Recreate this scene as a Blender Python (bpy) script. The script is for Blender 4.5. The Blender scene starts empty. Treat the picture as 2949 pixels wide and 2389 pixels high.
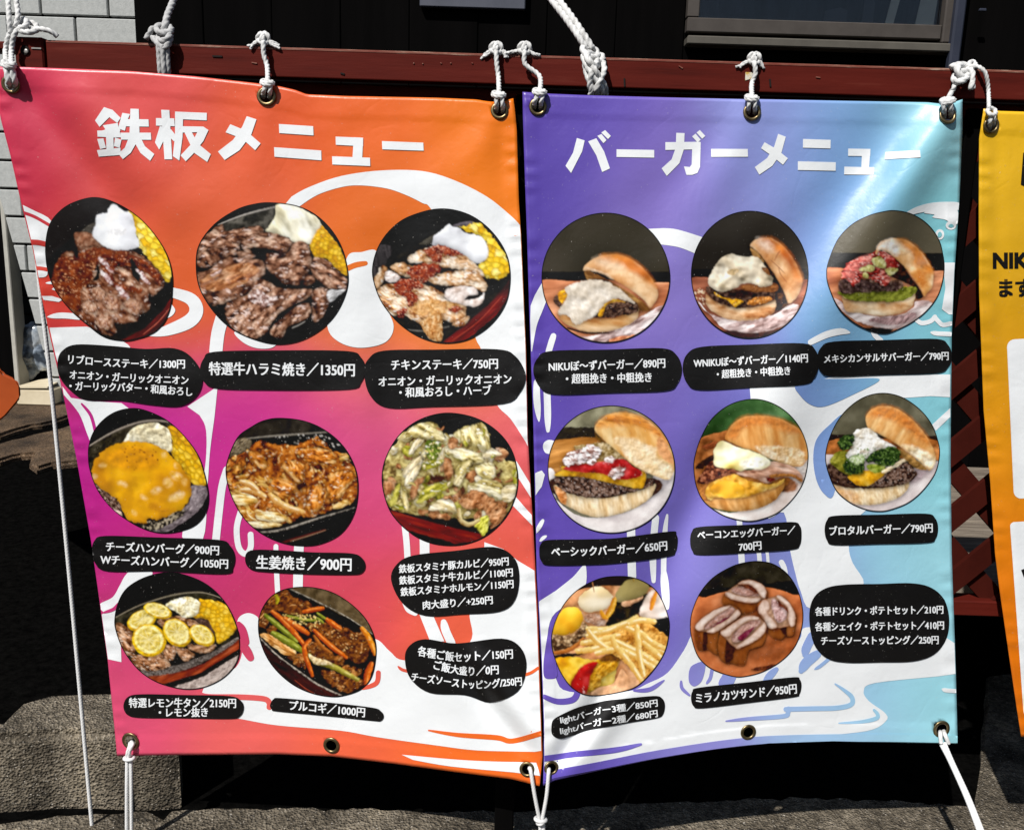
import bpy, bmesh, math, random
import numpy as np
from mathutils import Vector, Matrix

# ------------------------------------------------------------------ camera, world, sun, exposure
SC = bpy.context.scene
COL = SC.collection
W0, H0, F0 = 2949.0, 2389.0, 2600.0          # photo size in pixels, focal length in pixels
CAMH = 1.45
cam_d = bpy.data.cameras.new('camera')
cam = bpy.data.objects.new('camera', cam_d)
COL.objects.link(cam)
cam_d.sensor_width = 36.0
cam_d.lens = F0 / W0 * 36.0
cam_d.clip_start = 0.05
cam_d.clip_end = 500.0
ROT = Matrix.Rotation(math.radians(78), 3, 'X') @ Matrix.Rotation(math.radians(1.8), 3, 'Z')
cam.matrix_world = Matrix.Translation((0, 0, CAMH)) @ ROT.to_4x4()
SC.camera = cam

SUN_DIR = Vector((0.52, 0.85, -1.1)).normalized()     # direction the light travels
sun_el = math.asin(-SUN_DIR.z)
sun_az = math.atan2(-SUN_DIR.x, -SUN_DIR.y)           # towards the sun, clockwise from +Y
world = bpy.data.worlds.new('World')
SC.world = world
world.use_nodes = True
wn = world.node_tree
bg = wn.nodes['Background']
sky = wn.nodes.new('ShaderNodeTexSky')
sky.sky_type = 'NISHITA'
sky.sun_disc = False
sky.sun_elevation = sun_el
sky.sun_rotation = sun_az % (2 * math.pi)
wn.links.new(sky.outputs[0], bg.inputs[0])
bg.inputs[1].default_value = 0.05
sun_d = bpy.data.lights.new('sun', 'SUN')
sun_d.energy = 5.0
sun_d.angle = math.radians(0.5)
sun_d.color = (1.0, 0.965, 0.92)
sun = bpy.data.objects.new('sun', sun_d)
sun.rotation_euler = SUN_DIR.to_track_quat('-Z', 'Y').to_euler()
sun.location = (-2, -4, 6)
COL.objects.link(sun)
SC.view_settings.view_transform = 'Standard'
SC.view_settings.look = 'None'
SC.view_settings.gamma = 1.0
SC.view_settings.exposure = 0.17
SC.cycles.max_bounces = 6
SC.cycles.diffuse_bounces = 3

# ------------------------------------------------------------------ helpers
RN = np.array(ROT)
CAMP = np.array([0.0, 0.0, CAMH])

def ray(px, py):
    px = np.asarray(px, float); py = np.asarray(py, float)
    d = np.stack([(px - W0 / 2) / F0, -(py - H0 / 2) / F0, -np.ones_like(px)], -1)
    return d @ RN.T

def at(px, py, Y):
    """point of the vertical sheet at distance Y seen at pixel px, py"""
    d = ray(px, py)
    return CAMP + d * (np.asarray(Y) / d[..., 1])[..., None]

def pt(px, py, Y):
    return Vector(at(px, py, Y))

def gnd(px, py, z=0.0):
    d = ray(px, py)
    return Vector(CAMP + d * ((z - CAMH) / d[2]))

def lin(c):
    c = np.asarray(c, float) / 255.0
    return np.where(c <= 0.04045, c / 12.92, ((c + 0.055) / 1.055) ** 2.4)

def tag(o, label=None, cat=None, group=None, kind=None):
    if label: o['label'] = label
    if cat: o['category'] = cat
    if group: o['group'] = group
    if kind: o['kind'] = kind
    return o

def empty(name, loc, label, cat, group=None):
    o = bpy.data.objects.new(name, None)
    o.location = loc
    COL.objects.link(o)
    return tag(o, label, cat, group)

def link(name, me, mat, parent=None, smooth=False):
    """vertices are given in world space; the object is parented without moving"""
    o = bpy.data.objects.new(name, me)
    if mat: me.materials.append(mat)
    if smooth:
        me.polygons.foreach_set('use_smooth', [True] * len(me.polygons))
    if parent:
        off = Vector(parent.location)
        p = parent.parent
        while p:
            off += Vector(p.location); p = p.parent
        me.transform(Matrix.Translation(-off))
        o.parent = parent
    COL.objects.link(o)
    return o

def rebase(o):
    """puts the origin of a top-level mesh at the middle of its foot"""
    me = o.data
    co = np.array([v.co for v in me.vertices])
    b = Vector(((co[:, 0].min() + co[:, 0].max()) / 2, (co[:, 1].min() + co[:, 1].max()) / 2, co[:, 2].min()))
    me.transform(Matrix.Translation(-b))
    o.location = b
    return o

def frombm(name, bm, mat, parent=None, smooth=False):
    me = bpy.data.meshes.new(name)
    bmesh.ops.recalc_face_normals(bm, faces=bm.faces)
    bm.to_mesh(me); bm.free()
    return link(name, me, mat, parent, smooth)

def box(bm, lo, hi, bev=0.0, M=None, seg=1):
    r = bmesh.ops.create_cube(bm, size=1.0)
    vs = r['verts']
    lo, hi = Vector(lo), Vector(hi)
    for v in vs:
        v.co = Vector([lo[i] + (v.co[i] + 0.5) * (hi[i] - lo[i]) for i in range(3)])
    if bev > 0:
        es = list({e for v in vs for e in v.link_edges})
        r2 = bmesh.ops.bevel(bm, geom=es, offset=bev, segments=seg, profile=0.5, affect='EDGES')
        vs = list({v for v in vs if v.is_valid} | set(r2['verts']))
    if M is not None:
        for v in vs: v.co = M @ v.co
    return vs

def bar(bm, a, b, w, h, up=(0, 0, 1), bev=0.0):
    a, b = Vector(a), Vector(b)
    d = b - a; L = d.length; x = d.normalized()
    y = Vector(up).cross(x).normalized(); z = x.cross(y)
    M = Matrix((x, y, z)).transposed().to_4x4(); M.translation = a
    return box(bm, (0, -w / 2, -h / 2), (L, w / 2, h / 2), bev, M)

def prism(bm, pts, d):
    """polygon of 3-D points pushed along d"""
    d = Vector(d)
    a = [bm.verts.new(Vector(p)) for p in pts]
    b = [bm.verts.new(Vector(p) + d) for p in pts]
    n = len(a)
    bm.faces.new(a); bm.faces.new(b[::-1])
    for i in range(n):
        bm.faces.new((a[i], b[i], b[(i + 1) % n], a[(i + 1) % n]))

def spline(pts, closed=True, n=6):
    P = np.array(pts, float); k = len(P); out = []
    rng = range(k) if closed else range(k - 1)
    for i in rng:
        if closed:
            p0, p1, p2, p3 = P[(i - 1) % k], P[i], P[(i + 1) % k], P[(i + 2) % k]
        else:
            p0, p1, p2, p3 = P[max(i - 1, 0)], P[i], P[i + 1], P[min(i + 2, k - 1)]
        for j in range(n):
            t = j / n
            out.append(0.5 * (2 * p1 + (p2 - p0) * t + (2 * p0 - 5 * p1 + 4 * p2 - p3) * t * t + (3 * p1 - p0 - 3 * p2 + p3) * t ** 3))
    if not closed: out.append(P[-1])
    return np.array(out)

def nodes(name, rough=0.6, spec=0.4, metal=0.0):
    m = bpy.data.materials.new(name)
    m.use_nodes = True
    nt = m.node_tree
    b = nt.nodes['Principled BSDF']
    b.inputs['Roughness'].default_value = rough
    b.inputs['Specular IOR Level'].default_value = spec
    b.inputs['Metallic'].default_value = metal
    return m, nt, b

def N(nt, kind, **kw):
    n = nt.nodes.new('ShaderNode' + kind)
    for k, v in kw.items():
        if k in n.inputs: n.inputs[k].default_value = v
        else: setattr(n, k, v)
    return n

def ramp(nt, stops):
    r = nt.nodes.new('ShaderNodeValToRGB')
    e = r.color_ramp.elements
    while len(e) < len(stops): e.new(0.5)
    for el, (p, c) in zip(e, stops):
        el.position = p; el.color = (*c, 1)
    return r

def noisy(name, stops, scale=20, detail=6, rough=0.6, spec=0.3, bump=0.2, bscale=None, stretch=(1, 1, 1), metal=0.0, bdist=0.002):
    """procedural material: colour from stretched noise, bump from a second noise"""
    m, nt, b = nodes(name, rough, spec, metal)
    tc = N(nt, 'TexCoord'); mp = N(nt, 'Mapping'); mp.inputs['Scale'].default_value = stretch
    nt.links.new(tc.outputs['Object'], mp.inputs[0])
    n1 = N(nt, 'TexNoise', Scale=scale, Detail=detail, Roughness=0.65)
    nt.links.new(mp.outputs[0], n1.inputs['Vector'])
    r = ramp(nt, stops)
    nt.links.new(n1.outputs['Fac'], r.inputs[0]); nt.links.new(r.outputs[0], b.inputs['Base Color'])
    if bump:
        n2 = N(nt, 'TexNoise', Scale=bscale or scale * 3, Detail=8, Roughness=0.7)
        nt.links.new(mp.outputs[0], n2.inputs['Vector'])
        bp = N(nt, 'Bump', Strength=bump, Distance=bdist)
        nt.links.new(n2.outputs['Fac'], bp.inputs['Height']); nt.links.new(bp.outputs[0], b.inputs['Normal'])
    return m

rnd = random.Random(7)
# ------------------------------------------------------------------ the setting: ground, pavement, buildings, fence
def stone_mat(name, cols, big=5.0):
    m, nt, b = nodes(name, 0.85, 0.25)
    tc = N(nt, 'TexCoord')
    n1 = N(nt, 'TexNoise', Scale=60.0, Detail=10, Roughness=0.8)
    n2 = N(nt, 'TexNoise', Scale=big, Detail=5, Roughness=0.6)
    v = N(nt, 'TexVoronoi', Scale=150.0)
    for n in (n1, n2, v): nt.links.new(tc.outputs['Object'], n.inputs['Vector'])
    r1 = ramp(nt, [(0.34, cols[0]), (0.48, cols[1]), (0.58, cols[2]), (0.70, cols[3])])
    nt.links.new(n1.outputs['Fac'], r1.inputs[0])
    r2 = ramp(nt, [(0.32, (0.20, 0.18, 0.155)), (0.46, (0.6, 0.56, 0.5)), (0.58, (0.95, 0.9, 0.82)), (0.7, (1.3, 1.22, 1.08))])
    nt.links.new(n2.outputs['Fac'], r2.inputs[0])
    mx = N(nt, 'MixRGB', blend_type='MULTIPLY'); mx.inputs[0].default_value = 1.0
    nt.links.new(r1.outputs[0], mx.inputs[1]); nt.links.new(r2.outputs[0], mx.inputs[2])
    r3 = ramp(nt, [(0.0, (0.75, 0.75, 0.75)), (0.6, (1.1, 1.1, 1.1))])
    nt.links.new(v.outputs['Distance'], r3.inputs[0])
    mx2 = N(nt, 'MixRGB', blend_type='MULTIPLY'); mx2.inputs[0].default_value = 0.8
    nt.links.new(mx.outputs[0], mx2.inputs[1]); nt.links.new(r3.outputs[0], mx2.inputs[2])
    nt.links.new(mx2.outputs[0], b.inputs['Base Color'])
    ad = N(nt, 'Math', operation='MULTIPLY_ADD'); ad.inputs[1].default_value = 0.6
    nt.links.new(n1.outputs['Fac'], ad.inputs[0]); nt.links.new(v.outputs['Distance'], ad.inputs[2])
    sp = N(nt, 'TexNoise', Scale=210.0, Detail=3, Roughness=0.6); nt.links.new(tc.outputs['Object'], sp.inputs['Vector'])
    r4 = ramp(nt, [(0.63, (0, 0, 0)), (0.70, (1, 1, 1))]); nt.links.new(sp.outputs['Fac'], r4.inputs[0])
    mx3 = N(nt, 'MixRGB', blend_type='MIX'); nt.links.new(r4.outputs[0], mx3.inputs[0]); nt.links.new(mx2.outputs[0], mx3.inputs[1]); mx3.inputs[2].default_value = (0.52, 0.48, 0.42, 1)
    cr = N(nt, 'TexVoronoi', Scale=2.6, feature='DISTANCE_TO_EDGE'); wn_ = N(nt, 'TexNoise', Scale=5.0, Detail=6, Roughness=0.7)
    va = N(nt, 'VectorMath', operation='MULTIPLY_ADD'); va.inputs[1].default_value = (0.5, 0.5, 0.5)
    nt.links.new(tc.outputs['Object'], wn_.inputs['Vector']); nt.links.new(wn_.outputs['Color'], va.inputs[0]); nt.links.new(tc.outputs['Object'], va.inputs[2]); nt.links.new(va.outputs[0], cr.inputs['Vector'])
    r5 = ramp(nt, [(0.004, (0.25, 0.24, 0.22)), (0.016, (1, 1, 1))]); nt.links.new(cr.outputs['Distance'], r5.inputs[0])
    mx4 = N(nt, 'MixRGB', blend_type='MULTIPLY'); mx4.inputs[0].default_value = 0.8; nt.links.new(mx3.outputs[0], mx4.inputs[1]); nt.links.new(r5.outputs[0], mx4.inputs[2])
    nt.links.new(mx4.outputs[0], b.inputs['Base Color'])
    bp = N(nt, 'Bump', Strength=0.9, Distance=0.009)
    nt.links.new(ad.outputs[0], bp.inputs['Height']); nt.links.new(bp.outputs[0], b.inputs['Normal'])
    return m

M_gshade = noisy('dark_asphalt', [(0.3, (0.001, 0.001, 0.001)), (0.7, (0.0045, 0.0043, 0.004))], 40, rough=1.0, spec=0.0, bump=0.5, bdist=0.01)  # near-black colour stands for the shade on the ground
M_conc = stone_mat('rough_concrete', [(0.04, 0.035, 0.028), (0.15, 0.133, 0.106), (0.26, 0.233, 0.19), (0.46, 0.42, 0.36)])
M_brown = stone_mat('brown_gravel', [(0.02, 0.013, 0.008), (0.10, 0.064, 0.038), (0.22, 0.15, 0.095), (0.5, 0.44, 0.37)], 3.0)

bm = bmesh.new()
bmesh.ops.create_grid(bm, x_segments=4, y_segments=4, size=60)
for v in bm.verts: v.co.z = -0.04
tag(frombm('ground', bm, M_gshade), kind='structure')

def wobble(px, amp, step=26, seed=1):
    """outline in pixels with a broken edge"""
    r = np.random.RandomState(seed); P = np.array(px, float); out = []
    for i in range(len(P)):
        a, b = P[i], P[(i + 1) % len(P)]
        n = max(1, int(np.linalg.norm(b - a) / step))
        for j in range(n):
            q = a + (b - a) * j / n
            out.append(q + (r.randn(2) * amp if j else 0))
    return out

def slab(name, px, top, thick, mat, amp=3, seed=1, bev=0.012, step=26):
    bm = bmesh.new()
    pts = [gnd(x, y, top) for x, y in wobble(px, amp, step, seed)]
    prism(bm, pts, (0, 0, -thick))
    bmesh.ops.recalc_face_normals(bm, faces=bm.faces)
    tops = [f for f in bm.faces if f.normal.z > 0.9]
    es = list({e for f in tops for e in f.edges})
    bmesh.ops.bevel(bm, geom=es, offset=bev, segments=3, affect='EDGES', clamp_overlap=True)
    bmesh.ops.triangulate(bm, faces=[f for f in bm.faces if len(f.verts) > 4])
    return tag(frombm(name, bm, mat), kind='structure')

slab('kerb', [(-900, 2120), (0, 2070), (50, 2020), (150, 1992), (345, 1986), (440, 1988), (500, 2000), (516, 2050), (512, 2112),
                  (430, 2118), (250, 2112), (60, 2118), (-900, 2170)], 0.17, 0.30, M_conc, 5, 3, 0.022, 80)
slab('pavement', [(-900, 2440), (0, 2366), (90, 2352), (280, 2336), (430, 2330), (470, 2352), (490, 2330), (600, 2322), (800, 2318), (1100, 2326), (1500, 2330), (1900, 2305), (2300, 2290), (2600, 2300), (2812, 2320), (2826, 2150), (2842, 1944),
                  (2935, 1930), (3600, 1900), (3900, 2720), (3900, 4200), (-900, 4200)], -0.012, 0.2, M_conc, 3, 5)  # left and back edges follow the shadow; black ground beyond stands for it
slab('path', [(-700, 1168), (330, 1142), (340, 1188), (270, 1194), (196, 1196), (150, 1212), (90, 1222), (40, 1236), (0, 1250), (-700, 1290)], 0.0, 0.06, M_brown, 1.5, 6, 0.02)
slab('path', [(-700, 1330), (0, 1274), (60, 1260), (90, 1250), (140, 1240), (200, 1222), (340, 1210), (350, 1318), (240, 1324), (150, 1332), (105, 1346), (84, 1330), (92, 1304), (60, 1306), (0, 1322), (-700, 1390)], 0.0, 0.06, M_brown, 1.5, 8, 0.02)  # gap to the strip behind lets black ground show as a shadow streak

# --- brick building at the back left
YB = 6.76
M_brick = noisy('pale_brick_tile', [(0.3, (0.33, 0.342, 0.332)), (0.7, (0.44, 0.452, 0.438))], 30, rough=0.85, bump=0.6, bscale=90, bdist=0.004)
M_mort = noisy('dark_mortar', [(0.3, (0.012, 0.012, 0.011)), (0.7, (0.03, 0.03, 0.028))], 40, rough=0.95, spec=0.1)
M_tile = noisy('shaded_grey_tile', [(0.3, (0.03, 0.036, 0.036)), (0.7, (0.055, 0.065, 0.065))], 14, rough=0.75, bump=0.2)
M_frame = noisy('pale_door_frame', [(0.3, (0.36, 0.35, 0.31)), (0.7, (0.46, 0.45, 0.40))], 12, rough=0.5, bump=0.05)
M_black = noisy('black_painted_wood', [(0.3, (0.0016, 0.0015, 0.0015)), (0.7, (0.003, 0.0027, 0.0027))], 8, rough=0.95, spec=0.02, bump=0.2, stretch=(1, 1, 0.1))  # near-black also stands for shade: wall over dim brick, posts behind banners
bb = empty('brick_building', (-3.0, YB, 0), 'pale grey block wall of a building with dark joints behind the left banner', 'building')
bm = bmesh.new(); bmm = bmesh.new()
rows = [(-120, -38), (-34, 44), (50, 130), (138, 222), (230, 316), (324, 408), (416, 500), (420 + 90, 590 + 48), (648, 714), (724, 790), (799, 865), (874, 941), (950, 1015), (1023, 1086), (1092, 1158)]
rows = []
zt = 0.0; hrow = 0.1985
z0 = gnd(150, 1158, 0).z
YBX = lambda px, py: at(px, py, YB)[0]
k = 0
for i in range(20):
    za, zb = 0.0 + i * hrow, (i + 1) * hrow - 0.015
    # the left end of the wall leans outwards as it rises
    xl = YBX(163, 1150) - (i + 0.5) * hrow * 0.205
    xr = YBX(560, 300)
    off = 0.235 if i % 2 else 0.0
    xs = [xl]
    x = YBX(105, 20) + off - 0.47 * 6
    while x < xr:
        if x > xl + 0.05: xs.append(x)
        x += 0.475
    xs.append(xr)
    for a, b in zip(xs[:-1], xs[1:]):
        sl = 0.04 if a == xl else 0.0
        vs = box(bm, (a + 0.006, YB, za), (b - 0.009, YB + 0.12, zb), 0.006)
        if sl:
            for v in vs:
                if v.co.x < a + 0.04: v.co.x -= (v.co.z - (za + zb) / 2) * 0.205
    vs = box(bmm, (xl + 0.03, YB + 0.03, za - 0.02), (xr, YB + 0.13, zb + 0.03))
frombm('brick_wall', bm, M_brick, bb)
frombm('mortar', bmm, M_mort, bb)
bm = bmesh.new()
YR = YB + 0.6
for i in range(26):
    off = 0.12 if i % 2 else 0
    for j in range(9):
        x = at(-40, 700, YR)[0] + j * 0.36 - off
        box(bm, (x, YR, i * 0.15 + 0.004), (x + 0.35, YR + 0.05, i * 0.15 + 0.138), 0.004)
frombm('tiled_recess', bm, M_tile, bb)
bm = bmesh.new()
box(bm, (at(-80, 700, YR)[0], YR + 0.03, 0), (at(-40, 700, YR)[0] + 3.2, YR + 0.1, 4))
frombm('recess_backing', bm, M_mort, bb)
df = bmesh.new()
xa, xb = at(27, 800, YB + 0.1)[0], at(41, 800, YB + 0.1)[0]
box(df, (xa, YB + 0.05, 0), (xb, YB + 0.2, 3.6), 0.006)
fr = frombm('door_frame', df, M_frame, bb)
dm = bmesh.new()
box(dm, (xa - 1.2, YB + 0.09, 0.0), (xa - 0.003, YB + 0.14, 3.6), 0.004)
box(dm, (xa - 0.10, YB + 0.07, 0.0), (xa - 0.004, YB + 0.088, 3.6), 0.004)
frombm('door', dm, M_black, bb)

# --- dark shop front
YS = 4.2
sb = empty('shop_building', (1.0, YS, 0), 'black painted wooden shop front with brown framed windows behind the rail', 'building')
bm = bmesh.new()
xl = at(388, 60, YS)[0]  # left end set on the brick's shadow edge, black wall standing for shade
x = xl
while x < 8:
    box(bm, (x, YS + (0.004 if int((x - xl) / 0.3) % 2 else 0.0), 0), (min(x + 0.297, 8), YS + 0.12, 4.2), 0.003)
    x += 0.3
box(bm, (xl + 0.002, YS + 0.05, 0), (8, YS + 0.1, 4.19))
frombm('wall', bm, M_black, sb)  # black wall stands for the shade over the brick at its left end
M_wfr = noisy('brown_window_frame', [(0.3, (0.045, 0.038, 0.033)), (0.7, (0.066, 0.057, 0.05))], 10, rough=0.5, spec=0.3, bump=0.05)
M_sill = noisy('dull_sill_metal', [(0.3, (0.07, 0.063, 0.052)), (0.7, (0.095, 0.087, 0.072))], 10, rough=0.55, spec=0.3, bump=0.05)
def zat(px, py, Y): return at(px, py, Y)[2]
yw = YS - 0.06
x0, x1 = at(1978, 90, yw)[0], at(2712, 90, yw)[0]
x1o = at(2752, 100, yw)[0]
zt0 = zat(2000, 50, yw); zt1 = zat(2000, 92, yw); zs0 = zat(2000, 106, yw); zs1 = zat(2000, 131, yw)
wf = bmesh.new()
box(wf, (x0, yw, zt1), (x1, YS - 0.003, zt0), 0.004)
box(wf, (x1 + 0.002, yw - 0.01, zs0 + 0.004), (x1o, YS - 0.003, 3.3), 0.006)
box(wf, (x0, yw, 3.2), (x1, YS - 0.003, 3.3), 0.004)
box(wf, (x0 - 0.001, yw + 0.004, zt0 + 0.002), (x0 + 0.05, YS - 0.003, 3.198), 0.004)
win = frombm('window', wf, M_wfr, sb)
sl = bmesh.new()
box(sl, (x0, yw - 0.03, zs1), (x1o + 0.012, YS - 0.003, zs0), 0.005)
frombm('sill', sl, M_sill, win)
# pane: thin dark glass that mirrors a little and lets the things behind show
m_g, nt, b = nodes('window_glass')
nt.nodes.remove(b)
out = nt.nodes['Material Output']
tr = N(nt, 'BsdfTransparent'); tr.inputs[0].default_value = (0.95, 0.965, 0.98, 1)
gl = N(nt, 'BsdfGlossy', Roughness=0.03); fres = N(nt, 'Fresnel', IOR=1.5); mxs = N(nt, 'MixShader')
nt.links.new(fres.outputs[0], mxs.inputs[0]); nt.links.new(tr.outputs[0], mxs.inputs[1]); nt.links.new(gl.outputs[0], mxs.inputs[2])
nt.links.new(mxs.outputs[0], out.inputs[0])
gp = bmesh.new(); box(gp, (x0 + 0.052, YS - 0.030, zt0 + 0.003), (x1 - 0.002, YS - 0.024, 3.198))
frombm('pane', gp, m_g, win)
# sheet coloured as unlit interior and things standing on the sill behind the pane
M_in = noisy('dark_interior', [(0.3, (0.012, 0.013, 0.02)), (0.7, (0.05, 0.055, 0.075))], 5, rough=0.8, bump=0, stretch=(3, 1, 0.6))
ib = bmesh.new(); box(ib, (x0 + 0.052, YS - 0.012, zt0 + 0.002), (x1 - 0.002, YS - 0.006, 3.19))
frombm('interior_backing', ib, M_in, win)
M_pale = noisy('pale_board', [(0.3, (0.5, 0.5, 0.46)), (0.7, (0.65, 0.65, 0.58))], 8, rough=0.7, bump=0.05)
M_blue = noisy('blue_grey_film', [(0.3, (0.05, 0.056, 0.075)), (0.7, (0.085, 0.09, 0.115))], 4, rough=0.6, bump=0.05)
def leaning(px, mat, name, label, cat, yy, grp=None):
    bm = bmesh.new()
    prism(bm, [pt(x, y, yy) for x, y in px], (0, 0.004, 0))
    return tag(rebase(frombm(name, bm, mat)), label, cat, grp)
yi = YS - 0.021
leaning([(2549, 67), (2573, 68), (2592, 0), (2600, -60), (2576, -60), (2567, 0)], M_pale, 'leaning_board', 'narrow pale board leaning behind the shop window', 'board', yi, 'boards leaning behind the window')
leaning([(2635, 71), (2688, 73), (2700, 0), (2706, -60), (2660, -60), (2652, 0)], M_pale, 'leaning_board', 'wide pale board leaning at the right end of the shop window', 'board', yi, 'boards leaning behind the window')
leaning([(2372, 60), (2438, 62), (2440, 30), (2420, 22), (2375, 32)], M_blue, 'paper_pack', 'blue grey paper pack lying behind the shop window', 'pack', yi)
leaning([(2481, 64), (2514, 65), (2520, 10), (2505, -30), (2490, 0)], M_blue, 'paper_bag', 'tall blue grey paper bag standing behind the shop window', 'bag', yi)
# second window: only the lowest strip shows
w2 = bmesh.new()
xa, xb = at(1207, 10, yw)[0], at(1513, 10, yw)[0]
zb = zat(1360, 20, yw)
box(w2, (xa, yw + 0.02, zb), (xb, YS - 0.003, 3.3), 0.004)
frombm('window', w2, M_blue, sb)
# downpipe with its bracket
dp = bmesh.new()
M_pipe = noisy('blue_grey_pipe', [(0.3, (0.018, 0.022, 0.036)), (0.7, (0.028, 0.032, 0.05))], 6, rough=0.5, bump=0.05)
p0, p1 = pt(2803, -300, YS - 0.08), pt(2803, -300, YS - 0.08); p1.z = 0
bar(dp, p1, p0, 0.045, 0.042, up=(0, 1, 0), bev=0.008)
pp = frombm('downpipe', dp, M_pipe, sb)
bk = bmesh.new(); q = pt(2818, 29, YS - 0.08)
bar(bk, q + Vector((0.002, 0, 0)), q + Vector((0.032, 0, 0)), 0.014, 0.012, bev=0.003)
frombm('bracket', bk, M_pipe, pp)

# --- red-brown fence: rail, boards, lattice
M_red = noisy('red_brown_paint', [(0.25, (0.045, 0.0058, 0.0038)), (0.42, (0.074, 0.0082, 0.005)), (0.6, (0.09, 0.0105, 0.0064)), (0.78, (0.12, 0.024, 0.015))], 7, rough=0.6, spec=0.08, bump=0.25, bscale=30, stretch=(0.5, 3, 6))
def worn_mat():
    m, nt, b = nodes('worn_top_edge', 0.6, 0.3)
    tc = N(nt, 'TexCoord'); mp = N(nt, 'Mapping'); mp.inputs['Scale'].default_value = (1.2, 8, 14)
    n = N(nt, 'TexNoise', Scale=9.0, Detail=8, Roughness=0.75)
    nt.links.new(tc.outputs['Object'], mp.inputs[0]); nt.links.new(mp.outputs[0], n.inputs['Vector'])
    r = ramp(nt, [(0.44, (0.15, 0.03, 0.018)), (0.56, (0.20, 0.075, 0.05)), (0.66, (0.38, 0.27, 0.2))])
    nt.links.new(n.outputs['Fac'], r.inputs[0]); nt.links.new(r.outputs[0], b.inputs['Base Color'])
    return m
M_worn = worn_mat()
YF = 1.845
fe = empty('lattice_fence', (0.2, YF, 0), 'red brown painted wooden rail with lattice below carrying the banners', 'fence')
zt = zat(1474, 160, YF); zb = zat(1474, 243, YF)
xl = at(133, 150, YF)[0]
bm = bmesh.new(); box(bm, (xl, YF, zb), (3.6, YF + 0.038, zt), 0.0022, seg=2)
rail = frombm('top_rail', bm, M_red, fe)
bm = bmesh.new(); box(bm, (xl + 0.001, YF - 0.0008, zt - 0.0035), (3.59, YF + 0.018, zt + 0.0016), 0.001)
frombm('worn_edge', bm, M_worn, rail)
bm = bmesh.new(); box(bm, (xl - 0.2, YF + 0.042, zt - 0.012), (3.6, YF + 0.10, zt + 0.004), 0.003)
frombm('rear_rail', bm, M_red, fe)
# nail marks and the bent staple pulled from the rail face
M_steel = noisy('dull_steel', [(0.3, (0.3, 0.28, 0.26)), (0.7, (0.45, 0.43, 0.4))], 30, rough=0.4, metal=0.6, bump=0)
M_dark = noisy('dark_recess', [(0.3, (0.006, 0.004, 0.003)), (0.7, (0.012, 0.008, 0.007))], 30, rough=0.9, bump=0)
bm = bmesh.new()
xe0, xe1 = at(43, 150, YF)[0], at(126, 150, YF)[0]
box(bm, (xe0, YF - 0.002, zb - 0.01), (xe1, YF + 0.04, zt + 0.006), 0.003)
endb = frombm('end_block', bm, M_red, fe)
bm = bmesh.new(); q = pt(72, 145, YF - 0.0035)
bmesh.ops.create_cone(bm, cap_ends=True, segments=20, radius1=0.0085, radius2=0.0085, depth=0.003, matrix=Matrix.Translation(q) @ Matrix.Rotation(math.pi / 2, 4, 'X'))
frombm('screw_hole', bm, M_dark, endb)
bm = bmesh.new(); q = pt(75, 148, YF - 0.0052)
bmesh.ops.create_uvsphere(bm, u_segments=12, v_segments=8, radius=0.0045, matrix=Matrix.Translation(q) @ Matrix.Diagonal((1, 0.3, 1, 1)))
frombm('screw', bm, M_steel, endb, True)
bm = bmesh.new()
bar(bm, pt(91, 139, YF - 0.003), pt(119, 140, YF - 0.003), 0.002, 0.0025)
frombm('staple', bm, M_steel, endb)
for (a, b_) in (((612, 162), (640, 163)), ((1798, 226), (1799, 250)), ((2217, 228), (2219, 250)), ((981, 211), (992, 214))):
    bm = bmesh.new(); bar(bm, pt(*a, YF - 0.001), pt(*b_, YF - 0.001), 0.002, 0.003, up=(0.3, 0, 1))
    frombm('nail_scar', bm, M_dark, rail)
for (a, b_) in (((1358, 181), (1362, 183)), ((1190, 182), (1193, 183)), ((1216, 183), (1219, 184)), ((1268, 181), (1272, 183)), ((1296, 182), (1300, 182)), ((2350, 222), (2362, 224)), ((1955, 190), (1966, 197)), ((725, 180), (740, 183))):
    bm = bmesh.new(); bar(bm, pt(*a, YF - 0.001), pt(*b_, YF - 0.001), 0.002, 0.002, up=(0.3, 0, 1))
    frombm('chipped_paint', bm, M_worn, rail)
bm = bmesh.new()
prism(bm, [pt(x, y, YF - 0.0012) for x, y in ((2147, 208), (2168, 209), (2170, 225), (2146, 232))], (0, 0.001, 0))
frombm('paper_scrap', bm, noisy('paper_scrap', [(0.45, (0.6, 0.57, 0.48)), (0.55, (0.5, 0.33, 0.06))], 90, bump=0), rail)
bm = bmesh.new()
za, zb2 = zat(1474, 256, YF + 0.06), zat(1474, 300, YF + 0.06)
box(bm, (xl, YF + 0.055, zb2), (3.6, YF + 0.085, za), 0.003)
frombm('upper_board', bm, M_red, fe)
zlo = zat(2850, 1765, YF + 0.07)
xs0 = at(560, 1000, YF + 0.07)[0]
bm = bmesh.new()
box(bm, (xs0, YF + 0.05, zlo), (3.6, YF + 0.10, zat(2850, 1722, YF + 0.07)), 0.003)
frombm('bottom_rail', bm, M_red, fe)
zmid = zat(1512, 960, YF + 0.07)
lat1, lat2 = bmesh.new(), bmesh.new()
sw, pitch = 0.047, 0.168
ztop = zb2
x = xs0 - 2
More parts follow.
